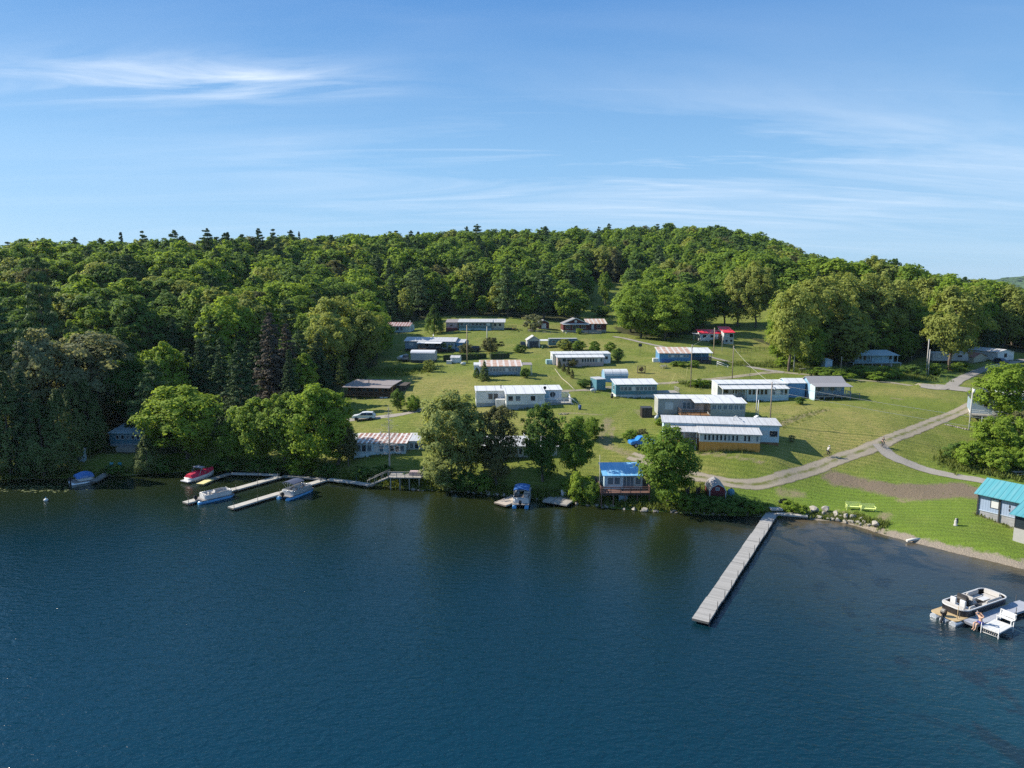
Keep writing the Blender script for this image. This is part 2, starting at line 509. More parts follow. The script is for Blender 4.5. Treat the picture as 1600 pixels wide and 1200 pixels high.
def gen_cedar(seed, Ht, W, n_leaf, size, egg=.75):
    g = np.random.default_rng(seed)
    n = 190
    t = g.random(n) ** .9 * .985
    prof = np.minimum(1, (1 - t) * 1.28) ** egg * np.minimum(1, .78 + t * 1.6)
    a = g.random(n) * 6.283
    r = W / 2 * prof * (.62 + .33 * g.random(n))
    cc = np.stack([r * np.cos(a), r * np.sin(a), t * Ht * .97 + .2], 1)
    cr = W * (.085 + .06 * g.random(n)) * (1.1 - t * .75)
    V, tt = leaves(cc, cr, max(3, int(n_leaf / n)), size, g, flat=2.1, up=.1, jit=.55, shell=.4, asp=.5, axis=np.array([0, 0, Ht * .3]))
    V[:, 2] = np.minimum(V[:, 2], Ht)
    return V, tt, branch((0, 0, -.6), (0, 0, Ht * .9), Ht * .016, .03, 6, 2)

GEN = {
    'round': lambda s, n, z: gen_broad(s, 10, 8.0, n, z, 'round'),
    'tall': lambda s, n, z: gen_broad(s, 10, 5.8, n, z, 'tall'),
    'airy': lambda s, n, z: gen_broad(s, 10, 7.6, n, z, 'airy'),
    'high': lambda s, n, z: gen_broad(s, 10, 6.8, n, z, 'high'),
    'shrub': lambda s, n, z: gen_broad(s, 10, 12.5, n, z, 'shrub'),
    'pine': lambda s, n, z: gen_pine(s, 10, 5.6, n, z),
    'spruce': lambda s, n, z: gen_spruce(s, 10, 4.3, n, z),
    'cedar': lambda s, n, z: gen_cedar(s, 10, 4.4, n, z),
}
WID = {'round': 8.0, 'tall': 5.8, 'airy': 7.6, 'high': 6.8, 'shrub': 12.5, 'pine': 5.6, 'spruce': 4.3, 'cedar': 4.4}
CONIFER = ('pine', 'spruce', 'cedar')
LEAFN = {0: 15000, 1: 9000, 2: 3600}
_cache = {}

def tree_mesh(form, variant, lod, lm, bark=None):
    """three shapes per form, three levels of detail; 10 units tall, scaled when planted"""
    key = (form, variant, lod, lm)
    if key in _cache: return _cache[key]
    n = LEAFN[lod]
    if form == 'airy': n = int(n * .9)
    if form == 'shrub': n = int(n * .7)
    base = {'round': .16, 'tall': .13, 'airy': .15, 'high': .14, 'shrub': .24, 'pine': .17, 'spruce': .13, 'cedar': .12}[form]
    size = base * {0: 1.0, 1: 1.25, 2: 1.8}[lod]
    V, t, wq = GEN[form](100 + variant * 17 + len(form), n, size)
    bk = bark or BARK
    if lod == 0:
        r = (quad_mesh('crown', V, t, None, [LEAFM[lm]]), quad_mesh('trunk', np.zeros((0, 3)), None, wq, [bk]))
    else:
        r = (quad_mesh(form, V, t, wq, [LEAFM[lm], bk]), None)
    _cache[key] = r
    return r

NAME = {'round': 'broadleaf_tree', 'tall': 'broadleaf_tree', 'airy': 'broadleaf_tree', 'high': 'broadleaf_tree', 'shrub': 'shrub',
        'pine': 'pine_tree', 'spruce': 'spruce_tree', 'cedar': 'cedar_tree'}

def plant(form, lm, loc, ht, w=None, lod=0, variant=None, label=None, group=None, rz=None, name=None, cat=None, bark=None):
    if variant is None: variant = random.randrange(5)
    me, tr = tree_mesh(form, variant, lod, lm, bark)
    s = ht / 10.0
    sx = s if w is None else w / WID[form]
    rz = random.random() * 6.28 if rz is None else rz
    nm = name or NAME[form]; ct = cat or ('shrub' if form == 'shrub' else 'tree')
    if tr is not None and len(tr.polygons):
        o = thing(nm, label, ct, loc, rz, group)
        a = obj('crown' if form != 'shrub' else 'foliage', me, [], o); b = obj('trunk' if form != 'shrub' else 'stems', tr, [], o)
    else:
        o = obj(nm, me, []); o.location = loc; o.rotation_euler = (0, 0, rz); tag(o, label, ct, group)
    o.scale = (sx, sx, s)
    return o

def T(form, lm, px, base, top, wpx, label, lod=0, variant=None, group=None, name=None, cat=None, rz=None, bark=None, dz=0.0):
    """a tree whose foot stands where the sight line through (px, base) meets the ground"""
    p = at(px, base)
    a, b = ray(px, top)
    ht = CAM_H + b * p.y - p.z
    k = p.y / FPX
    return plant(form, lm, (p.x, p.y, p.z + dz), max(ht, .4), wpx * k * 1.0, lod, variant, label, group, rz, name, cat, bark)
HAZE = .00004
# ------------------------------------------------------------------ camera, sun, sky
cam = bpy.data.cameras.new('camera'); cam.sensor_width = 36; cam.lens = 36 * FPX / 1600
cam.clip_start = 1; cam.clip_end = 20000
co = bpy.data.objects.new('camera', cam); COL.objects.link(co)
co.location = (0, 0, CAM_H); co.rotation_euler = (R(90) - PITCH, 0, 0)
SC.camera = co
SUN_EL, SUN_AZ = R(36), R(-75)          # azimuth clockwise from +Y: the sun stands left and a little behind the village
sd = bpy.data.lights.new('sun', 'SUN'); sd.energy = 4.1; sd.angle = R(.53); sd.color = (1.0, .93, .80)
so = bpy.data.objects.new('sun', sd); COL.objects.link(so)
to_sun = Vector((math.sin(SUN_AZ) * math.cos(SUN_EL), math.cos(SUN_AZ) * math.cos(SUN_EL), math.sin(SUN_EL)))
so.rotation_euler = to_sun.to_track_quat('Z', 'Y').to_euler()
so.location = (-60, 60, 90)
w = bpy.data.worlds.new('World'); SC.world = w; w.use_nodes = True
N, L = w.node_tree.nodes, w.node_tree.links
bg = N['Background']; bg.inputs['Strength'].default_value = 0.12
sky = N.new('ShaderNodeTexSky'); sky.sky_type = 'NISHITA'; sky.sun_disc = False
sky.sun_elevation = SUN_EL; sky.sun_rotation = SUN_AZ; sky.altitude = 300; sky.air_density = 1.0; sky.dust_density = .3; sky.ozone_density = 3.0
tc = N.new('ShaderNodeTexCoord'); sp = N.new('ShaderNodeSeparateXYZ'); L.new(tc.outputs['Generated'], sp.inputs[0])
zz = math_(N, L, 'ADD', math_(N, L, 'MAXIMUM', sp.outputs[2], 0.0), .10)
cx, cy = math_(N, L, 'DIVIDE', sp.outputs[0], zz), math_(N, L, 'DIVIDE', sp.outputs[1], zz)
cb = N.new('ShaderNodeCombineXYZ'); L.new(cx, cb.inputs[0]); L.new(cy, cb.inputs[1])
def cloud_layer(rot, scale, nscale, det, stops, dist=0.5, off=(0, 0, 0)):
    mp = N.new('ShaderNodeMapping'); mp.inputs['Rotation'].default_value = (0, 0, rot); mp.inputs['Scale'].default_value = scale; mp.inputs['Location'].default_value = off
    L.new(cb.outputs[0], mp.inputs[0])
    n = mnoise(N, L, mp.outputs[0], nscale, det, .6, dist)
    return ramp(N, L, n.outputs[0], stops).outputs[0]
veil = cloud_layer(.12, (.28, 1.0, 1), 1.1, 7, [(.42, 0.0), (.75, .45)], 1.2, (.3, 1.7, 0))
streak = cloud_layer(-.16, (.22, 1.6, 1), 1.7, 8, [(.54, 0.0), (.86, .36)], 1.6, (2.1, .4, 0))
def patch(dx, dz, rx, rz, power):      # where in the sky a cloud stands (a real direction)
    a, b = math_(N, L, 'DIVIDE', math_(N, L, 'SUBTRACT', math_(N, L, 'DIVIDE', sp.outputs[0], sp.outputs[1]), dx), rx), \
           math_(N, L, 'DIVIDE', math_(N, L, 'SUBTRACT', math_(N, L, 'DIVIDE', sp.outputs[2], sp.outputs[1]), dz), rz)
    q = math_(N, L, 'ADD', math_(N, L, 'MULTIPLY', a, a), math_(N, L, 'MULTIPLY', b, b))
    return math_(N, L, 'MULTIPLY', math_(N, L, 'POWER', 2.718, math_(N, L, 'MULTIPLY', q, -1.0)), power)
wisp = cloud_layer(.35, (.45, 1.6, 1), 2.2, 10, [(.40, 0.0), (.74, 1.0)], .9, (.9, .2, 0))
p1 = patch(-.53, .290, .22, .030, .85)
p2 = patch(-.33, .285, .15, .030, .5)
pv = patch(.30, .17, .60, .10, 1.4)
front = math_(N, L, 'GREATER_THAN', sp.outputs[1], 0.05)
cl = math_(N, L, 'MULTIPLY', wisp, math_(N, L, 'ADD', p1, p2))
cl = math_(N, L, 'MULTIPLY', cl, front)
cl = math_(N, L, 'ADD', cl, math_(N, L, 'MULTIPLY', math_(N, L, 'ADD', veil, streak), math_(N, L, 'ADD', math_(N, L, 'MULTIPLY', math_(N, L, 'MULTIPLY', pv, front), .95), .12)))
# thin haze whitens the air low over the horizon
hz = ramp(N, L, sp.outputs[2], [(0.0, (1.40, 2.3, 3.25)), (.17, (.98, 2.0, 3.25)), (.37, (.32, 1.10, 2.6)), (.60, (.55, 1.25, 2.6))]).outputs[0]
skc = mixc(N, L, .88, sky.outputs[0], hz)
fin = mixc(N, L, math_(N, L, 'MINIMUM', cl, .8), skc, (3.7, 4.1, 4.6))
L.new(fin, bg.inputs['Color'])
SC.view_settings.view_transform = 'Standard'; SC.view_settings.look = 'None'; SC.view_settings.exposure = 1.1; SC.view_settings.gamma = 1.0
SC.cycles.max_bounces = 8; SC.cycles.diffuse_bounces = 4; SC.cycles.glossy_bounces = 3; SC.cycles.transmission_bounces = 4; SC.cycles.volume_bounces = 0; SC.cycles.transparent_max_bounces = 6
SC.cycles.use_denoising = False
SC.cycles.sample_clamp_indirect = 4

# ------------------------------------------------------------------ ground zones
CLEAR = np.array([(-130, 60), (-130, 121), (-62, 121.5), (-47, 131), (-42, 150), (-40, 165), (-37, 190), (-47, 232), (-56, 262), (-56, 272), (-28, 287), (10, 284), (26, 278),
                  (40, 274), (39, 252), (46, 240), (56, 240), (60, 252), (86, 252), (90, 222), (84, 203), (84, 190), (98, 188), (100, 205), (120, 207),
                  (130, 218), (150, 224), (168, 228), (186, 232), (186, 180), (136, 170), (121, 138), (121, 112), (230, 98), (230, 40), (-130, 40)], float)
MEADOWS = [np.array([(27, 274), (45, 272), (54, 330), (66, 392), (40, 392), (36, 345)], float),
           np.array([(72, 258), (125, 232), (150, 240), (165, 262), (112, 305), (78, 300)], float)]
def inside(poly, x, y):
    x = np.asarray(x, float); y = np.asarray(y, float)
    r = np.zeros(np.broadcast(x, y).shape, bool); n = len(poly)
    for i in range(n):
        x1, y1 = poly[i]; x2, y2 = poly[(i + 1) % n]
        c = (y1 > y) != (y2 > y)
        r ^= c & (x < (x2 - x1) * (y - y1) / (y2 - y1 + 1e-12) + x1)
    return r
def poly_dist(poly, x, y):
    d = np.full(np.broadcast(x, y).shape, 1e9)
    for i in range(len(poly)):
        d = np.minimum(d, seg_dist(x, y, poly[i], poly[(i + 1) % len(poly)]))
    return np.where(inside(poly, x, y), d, -d)
def wpoly(px):
    return np.array([tuple(at(*p))[:2] for p in px])
def path_d(px, x, y):
    P = wpoly(px); d = np.full(x.shape, 1e9)
    for i in range(len(P) - 1): d = np.minimum(d, seg_dist(x, y, P[i], P[i + 1]))
    return d

# ------------------------------------------------------------------ terrain: one sheet to the horizon
def axis(lo, hi, step, far_lo, far_hi):
    a = list(np.arange(lo, hi + 1e-6, step)); s = step
    while a[-1] < far_hi: s *= 1.16; a.append(a[-1] + s)
    s = step; b = []
    v = lo
    while v > far_lo: s *= 1.16; v -= s; b.append(v)
    return np.array(b[::-1] + a)
gx = axis(-75, 140, .8, -2700, 2700)
gy = axis(66, 275, .8, 10, 2700)
XX, YY = np.meshgrid(gx, gy); shp = XX.shape; X, Y = XX.ravel(), YY.ravel()
Z = H(X, Y)
far = sstep(500, 1500, np.hypot(X, Y)); Z = Z * (1 - far) + far * np.clip(Z, 0, 45) * .6
ny, nx = shp
idx = np.arange(nx * ny).reshape(ny, nx)
Q = np.stack([idx[:-1, :-1], idx[:-1, 1:], idx[1:, 1:], idx[1:, :-1]], -1).reshape(-1, 4)
tm = bpy.data.meshes.new('ground')
tm.vertices.add(len(X)); tm.vertices.foreach_set('co', np.stack([X, Y, Z], 1).ravel())
tm.loops.add(Q.size); tm.loops.foreach_set('vertex_index', Q.ravel().astype(np.int32))
tm.polygons.add(len(Q)); tm.polygons.foreach_set('loop_start', np.arange(0, Q.size, 4, dtype=np.int32))
tm.update(calc_edges=True); tm.shade_smooth()
def vattr(me, name, v):
    a = me.attributes.new(name, 'FLOAT', 'POINT'); a.data.foreach_set('value', np.asarray(v, np.float32))
D = shore_d(X, Y)
dclear = poly_dist(CLEAR, X, Y)
md = np.max([poly_dist(m, X, Y) for m in MEADOWS], axis=0)
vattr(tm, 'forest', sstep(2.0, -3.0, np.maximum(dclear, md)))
vattr(tm, 'sand', np.where(X > 38, np.clip((3.4 - D) / 3.6, 0, 1), sstep(.5, .1, D) * .5))
DIRT = [(1283, 742), (1300, 735), (1345, 748), (1400, 757), (1450, 758), (1500, 754), (1545, 768), (1545, 782), (1500, 776), (1440, 781), (1400, 777), (1345, 763), (1300, 756)]
vattr(tm, 'dirt', sstep(-1.6, 1.2, poly_dist(wpoly(DIRT), X, Y)))
bare = np.zeros(len(X))
for pth, wd in (([(950, 655), (945, 672), (938, 684), (950, 697), (978, 708), (1000, 716)], 1.0), ([(958, 668), (953, 690)], .45), ([(1225, 770), (1245, 772)], 1.4),
                ([(1410, 782), (1430, 777)], 1.0), ([(1305, 799), (1340, 803)], .5), ([(1385, 803), (1378, 812)], .9), ([(1090, 708), (1150, 715), (1190, 722)], .5),
                ([(548, 622), (600, 623)], .8), ([(880, 645), (940, 648)], .6), ([(1395, 622), (1408, 624)], .8), ([(1205, 668), (1240, 655), (1290, 640)], .9), ([(815, 662), (830, 663)], .4)):
    bare = np.maximum(bare, sstep(wd * 1.9, wd * .3, path_d(pth, X, Y)))
vattr(tm, 'bare', bare)
dry = np.zeros(len(X))
for cxp, cyp, r in ((1290, 668, 11), (1250, 690, 7), (1215, 640, 8), (1420, 612, 9), (1000, 585, 12), (700, 600, 14), (1230, 540, 12), (840, 655, 6), (900, 540, 14), (1330, 650, 9), (1100, 745, 4), (760, 640, 8)):
    p = at(cxp, cyp); dry = np.maximum(dry, np.exp(-(((X - p.x) / r) ** 2 + ((Y - p.y) / (r * .8)) ** 2)))
vattr(tm, 'dry', dry)
rough_ = np.zeros(len(X))
for pth, wd in (([(1330, 585), (1400, 592), (1450, 594), (1500, 588)], 4.5), ([(1225, 567), (1285, 583), (1330, 580)], 3), ([(1075, 598), (1120, 603)], 2.2), ([(590, 580), (625, 583), (660, 578)], 3.5), ([(1150, 570), (1215, 573)], 2.0)):
    rough_ = np.maximum(rough_, sstep(wd * 1.3, wd * .5, path_d(pth, X, Y)))
vattr(tm, 'rough', rough_)
vattr(tm, 'lush', sstep(104, 92, Y - X * .12) * sstep(2, 20, X))

m, nt, N, L, P = nodes('ground')
def A(name):
    a = N.new('ShaderNodeAttribute'); a.attribute_name = name; return a.outputs['Fac']
tc = N.new('ShaderNodeTexCoord'); oc = tc.outputs['Object']
n1 = mnoise(N, L, oc, .10, 5, .6, .6); n2 = mnoise(N, L, oc, .9, 5, .65); n3 = mnoise(N, L, oc, 4.5, 4, .7); n4 = mnoise(N, L, oc, .035, 3)
c = mixc(N, L, ramp(N, L, n2.outputs[0], [(.3, 0.0), (.7, 1.0)]).outputs[0], (.110, .138, .022), (.190, .214, .042))
lush = ramp(N, L, n4.outputs[0], [(.40, 0.0), (.58, .8)]).outputs[0]
c = mixc(N, L, lush, c, (.135, .172, .024))
dk = math_(N, L, 'ADD', math_(N, L, 'MULTIPLY', A('dry'), .9), math_(N, L, 'MULTIPLY', ramp(N, L, n1.outputs[0], [(.46, 0.0), (.66, 1.0)]).outputs[0], .6), clamp=True)
dk = math_(N, L, 'MULTIPLY', dk, ramp(N, L, n2.outputs[0], [(.30, .35), (.60, 1.0)]).outputs[0])
c = mixc(N, L, dk, c, (.285, .240, .080))
c = mixc(N, L, math_(N, L, 'MULTIPLY', A('lush'), .65), c, (.120, .205, .022))
# mowing stripes
mp = N.new('ShaderNodeMapping'); mp.inputs['Rotation'].default_value = (0, 0, .32); L.new(oc, mp.inputs[0])
wv = N.new('ShaderNodeTexWave'); wv.inputs['Scale'].default_value = .28; wv.inputs['Distortion'].default_value = 3.0; wv.inputs['Detail'].default_value = 2; wv.inputs['Detail Scale'].default_value = .5
wv.bands_direction = 'Y'; L.new(mp.outputs[0], wv.inputs[0])
c = mixc(N, L, math_(N, L, 'MULTIPLY', wv.outputs['Fac'], .42), c, (.080, .115, .020))
c = mixc(N, L, ramp(N, L, n3.outputs[0], [(.50, 0.0), (.70, .8)]).outputs[0], c, (.060, .085, .016))
def zone(fac, thr, col_a, col_b, c, nz=n2, soft=.12):
    k = ramp(N, L, math_(N, L, 'ADD', fac, math_(N, L, 'MULTIPLY', math_(N, L, 'SUBTRACT', nz.outputs[0], .5), 1.0)), [(thr - soft, 0.0), (thr + soft, 1.0)]).outputs[0]
    return mixc(N, L, k, c, mixc(N, L, n3.outputs[0], col_a, col_b))
c = zone(A('rough'), .5, (.045, .085, .014), (.115, .165, .035), c)
c = zone(math_(N, L, 'ADD', math_(N, L, 'MULTIPLY', A('bare'), .8), math_(N, L, 'MULTIPLY', math_(N, L, 'SUBTRACT', n3.outputs[0], .5), 1.1)), .66, (.17, .135, .075), (.29, .235, .15), c, soft=.30)
c = zone(math_(N, L, 'ADD', A('dirt'), math_(N, L, 'MULTIPLY', math_(N, L, 'SUBTRACT', n3.outputs[0], .5), .9)), .50, (.105, .078, .052), (.225, .180, .125), c, n2, .25)
c = zone(A('sand'), .5, (.17, .14, .105), (.33, .28, .22), c)
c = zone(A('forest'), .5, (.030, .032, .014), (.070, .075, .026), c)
L.new(c, P.inputs['Base Color']); P.inputs['Roughness'].default_value = .9; P.inputs['Specular IOR Level'].default_value = .15
bump(N, L, math_(N, L, 'ADD', n3.outputs[0], math_(N, L, 'MULTIPLY', n2.outputs[0], .8)), .55, .35, P)
g_ = obj('ground', tm, m); tag(g_, 'mown grass slope rising from the lake to the woods', kind='structure')

# ------------------------------------------------------------------ lake
wx = axis(-110, 110, 2.0, -2700, 2700); wy = axis(48, 128, 1.5, -2700, 127)
WX, WY = np.meshgrid(wx, wy); ny, nx = WX.shape
idx = np.arange(nx * ny).reshape(ny, nx)
Q = np.stack([idx[:-1, :-1], idx[:-1, 1:], idx[1:, 1:], idx[1:, :-1]], -1).reshape(-1, 4)
wm = bpy.data.meshes.new('water')
wm.vertices.add(WX.size); wm.vertices.foreach_set('co', np.stack([WX.ravel(), WY.ravel(), np.zeros(WX.size)], 1).ravel())
wm.loops.add(Q.size); wm.loops.foreach_set('vertex_index', Q.ravel().astype(np.int32))
wm.polygons.add(len(Q)); wm.polygons.foreach_set('loop_start', np.arange(0, Q.size, 4, dtype=np.int32))
wm.update(calc_edges=True)
dd = -shore_d(WX.ravel(), WY.ravel())
vattr(wm, 'depth', dd); vattr(wm, 'shoal', sstep(22, 40, WX.ravel()))
m, nt, N, L, P = nodes('lake_water')
tc = N.new('ShaderNodeTexCoord'); oc = tc.outputs['Object']
nb = mnoise(N, L, oc, .10, 4, .6, .8)
dp = A('depth'); sh = A('shoal')
dpn = math_(N, L, 'ADD', dp, math_(N, L, 'MULTIPLY', math_(N, L, 'SUBTRACT', nb.outputs[0], .5), 8.0))
deep = ramp(N, L, math_(N, L, 'DIVIDE', dpn, 60.0), [(0.0, (.015, .020, .006)), (.20, (.009, .017, .009)), (.50, (.002, .018, .028)), (1.0, (.001, .025, .046))]).outputs[0]
bed = ramp(N, L, math_(N, L, 'DIVIDE', dpn, 40.0), [(0.0, (.085, .068, .042)), (.10, (.050, .046, .036)), (.32, (.024, .032, .034)), (1.0, (.006, .034, .050))]).outputs[0]
weed = ramp(N, L, mnoise(N, L, oc, .16, 4, .6, 1.0).outputs[0], [(.52, 0.0), (.60, .8)]).outputs[0]
bed = mixc(N, L, weed, bed, (.010, .018, .024))
L.new(mixc(N, L, sh, deep, bed), P.inputs['Base Color'])
P.inputs['Roughness'].default_value = .17; P.inputs['IOR'].default_value = 1.333; P.inputs['Specular IOR Level'].default_value = .5
mp1 = N.new('ShaderNodeMapping'); mp1.inputs['Rotation'].default_value = (0, 0, .5); mp1.inputs['Scale'].default_value = (.75, 1.5, 1); L.new(oc, mp1.inputs[0])
mp2 = N.new('ShaderNodeMapping'); mp2.inputs['Rotation'].default_value = (0, 0, -.25); mp2.inputs['Scale'].default_value = (.8, 1.25, 1); L.new(oc, mp2.inputs[0])
wa = mnoise(N, L, mp1.outputs[0], 1.15, 3, .5, .6); wb = mnoise(N, L, mp2.outputs[0], 3.0, 2, .5, .3)
hgt = math_(N, L, 'ADD', wa.outputs[0], math_(N, L, 'MULTIPLY', wb.outputs[0], .45))
gust = ramp(N, L, math_(N, L, 'ADD', math_(N, L, 'DIVIDE', dp, 75.0), math_(N, L, 'MULTIPLY', mnoise(N, L, oc, .022, 4, .6, 1.5).outputs[0], .9)), [(.38, .10), (1.05, 1.0)]).outputs[0]
bp = bump(N, L, math_(N, L, 'MULTIPLY', hgt, gust), 1.0, .132, P)
wo = obj('lake_water', wm, m); wo.name = 'water'; tag(wo, 'rippled dark blue lake water', kind='structure')

# ------------------------------------------------------------------ gravel roads
def gravel(name, a, b, grass=True):
    m, nt, N, L, P = nodes(name)
    tc = N.new('ShaderNodeTexCoord'); oc = tc.outputs['Object']
    ac = N.new('ShaderNodeAttribute'); ac.attribute_name = 'across'
    n1 = mnoise(N, L, oc, .7, 5, .6); n2 = mnoise(N, L, oc, 6.0, 4, .7)
    c = mixc(N, L, n1.outputs[0], a, b)
    c = mixc(N, L, ramp(N, L, n2.outputs[0], [(.5, 0.0), (.8, .5)]).outputs[0], c, tuple(v * .6 for v in a))
    aa = math_(N, L, 'ABSOLUTE', ac.outputs['Fac'])
    if grass:
        k = math_(N, L, 'ADD', math_(N, L, 'MULTIPLY', math_(N, L, 'SUBTRACT', .32, aa), 3.0), math_(N, L, 'MULTIPLY', math_(N, L, 'SUBTRACT', n1.outputs[0], .52), 4.0))
        c = mixc(N, L, math_(N, L, 'MULTIPLY', k, .9, clamp=True), c, (.125, .135, .04))
    L.new(c, P.inputs['Base Color']); P.inputs['Roughness'].default_value = .95; P.inputs['Specular IOR Level'].default_value = .1
    bump(N, L, n2.outputs[0], .5, .08, P)
    tr = N.new('ShaderNodeBsdfTransparent'); mx = N.new('ShaderNodeMixShader')
    e = math_(N, L, 'ADD', aa, math_(N, L, 'MULTIPLY', math_(N, L, 'SUBTRACT', n1.outputs[0], .5), .55))
    L.new(ramp(N, L, e, [(.74, 1.0), (.92, 0.0)]).outputs[0], mx.inputs[0]); L.new(tr.outputs[0], mx.inputs[1]); L.new(P.outputs[0], mx.inputs[2])
    L.new(mx.outputs[0], N['Material Output'].inputs['Surface'])
    return m
GRAVEL = gravel('gravel', (.235, .20, .15), (.35, .30, .235)); GREYGRAVEL = gravel('grey_gravel', (.22, .20, .175), (.33, .30, .265), False)

def smooth_path(P, step=.8):
    P = [Vector((p[0], p[1])) for p in P]
    P = [P[0] * 2 - P[1]] + P + [P[-1] * 2 - P[-2]]
    out = []
    for i in range(1, len(P) - 2):
        a, b, c_, d = P[i - 1:i + 3]
        n = max(2, int((c_ - b).length / step))
        for k in range(n):
            t = k / n
            out.append(.5 * ((2 * b) + (c_ - a) * t + (2 * a - 5 * b + 4 * c_ - d) * t * t + (3 * b - a - 3 * c_ + d) * t ** 3))
    out.append(P[-2])
    return out

def road(px, width, mat, label, name='road', lift=.07, extra=()):
    pts = smooth_path([at(*p) for p in px] + list(extra))
    nc = 9
    V = []; ac = []
    for i, p in enumerate(pts):
        d = (pts[min(i + 1, len(pts) - 1)] - pts[max(i - 1, 0)]).normalized(); nrm = Vector((-d.y, d.x))
        for k in range(nc):
            s = -1 + 2 * k / (nc - 1)
            q = p + nrm * s * width / 2
            V.append((q.x, q.y, 0)); ac.append(s)
    V = np.array(V); V[:, 2] = H(V[:, 0], V[:, 1]) + lift - .03 * np.abs(np.array(ac))
    n = len(pts); idx = np.arange(n * nc).reshape(n, nc)
    Q = np.stack([idx[:-1, :-1], idx[:-1, 1:], idx[1:, 1:], idx[1:, :-1]], -1).reshape(-1, 4)
    me = bpy.data.meshes.new(name)
    me.from_pydata(V.tolist(), [], Q.tolist()); me.update(); me.shade_smooth()
    vattr(me, 'across', ac)
    o = obj(name, me, mat); tag(o, label, kind='structure')
    return o
road([(985, 712), (1040, 731), (1085, 744), (1130, 753), (1165, 757), (1205, 752), (1255, 738), (1325, 712), (1400, 682), (1470, 655), (1512, 636), (1560, 618)], 3.0, GRAVEL, 'two track gravel lane curving up from the shore past the long cottage')
road([(1372, 694), (1380, 702), (1392, 713), (1425, 727), (1470, 740), (1515, 748), (1560, 757), (1640, 768)], 2.7, GREYGRAVEL, 'grey gravel drive bending to the teal roofed building', lift=.10)
road([(858, 613), (905, 610), (935, 608), (1000, 601), (1060, 597), (1110, 593), (1160, 587), (1215, 582), (1275, 587), (1335, 594), (1400, 599), (1450, 603), (1480, 603)], 2.2, GRAVEL, 'narrow gravel lane running across the upper slope')
road([(960, 526), (990, 532), (1020, 539), (1060, 548), (1110, 558), (1150, 568), (1185, 576), (1225, 582)], 2.5, GREYGRAVEL, 'gravel lane climbing past the blue rust roofed cottage', lift=.10)
road([(1440, 602), (1475, 603), (1498, 594), (1530, 580), (1565, 570), (1640, 560)], 3.4, GREYGRAVEL, 'gravel junction and lane climbing towards the white house', lift=.12)
road([(1462, 602), (1485, 606), (1520, 613), (1570, 622)], 3.4, GREYGRAVEL, 'short gravel spur running behind the small blue house', lift=.14)
road([(520, 657), (560, 655), (600, 651), (640, 645), (672, 637), (700, 630)], 3.0, GREYGRAVEL, 'pale gravel driveway under the white car', name='driveway')

# ------------------------------------------------------------------ far hill beyond the ridge
n = 60
hx = np.linspace(700, 2700, 120); hy = np.linspace(1250, 2500, 60)
HX, HY = np.meshgrid(hx, hy)
HZ = 18 + 78 * np.exp(-(((HX - 1750) / 560) ** 2 + ((HY - 1750) / 330) ** 2)) + rng.normal(size=HX.shape) * 2.5
HZ -= 40 * (sstep(1450, 1250, HY))
V = np.stack([HX, HY, HZ], -1).reshape(-1, 3); ny, nx = HX.shape; idx = np.arange(nx * ny).reshape(ny, nx)
Q = np.stack([idx[:-1, :-1], idx[:-1, 1:], idx[1:, 1:], idx[1:, :-1]], -1).reshape(-1, 4)
me = bpy.data.meshes.new('hills'); me.from_pydata(V.tolist(), [], Q.tolist()); me.update()
m, nt, N, L, P = nodes('far_woods')
tc = N.new('ShaderNodeTexCoord'); vo = N.new('ShaderNodeTexVoronoi'); vo.inputs['Scale'].default_value = .07; L.new(tc.outputs['Object'], vo.inputs[0])
L.new(mixc(N, L, vo.outputs['Color'], (.030, .065, .030), (.060, .105, .040)), P.inputs['Base Color']); P.inputs['Roughness'].default_value = 1
bump(N, L, math_(N, L, 'MULTIPLY', vo.outputs['Distance'], -1.0), 1.0, 9.0, P)
tag(obj('hills', me, m), 'wooded hill far off beyond the right end of the ridge', kind='structure')

# ------------------------------------------------------------------ the thin summer air that pales the far hill
bm = BM(); box(bm, -3300, 3300, -3300, 3300, -5, 118)
m = bpy.data.materials.new('haze'); m.use_nodes = True; nt = m.node_tree; nt.nodes.remove(nt.nodes['Principled BSDF'])
pvn = nt.nodes.new('ShaderNodeVolumePrincipled'); pvn.inputs['Density'].default_value = HAZE; pvn.inputs['Color'].default_value = (.60, .78, 1, 1); pvn.inputs['Anisotropy'].default_value = .2
nt.links.new(pvn.outputs[0], nt.nodes['Material Output'].inputs['Volume'])
tag(obj('haze', bm, m), 'thin pale summer haze', 'haze', kind='stuff')
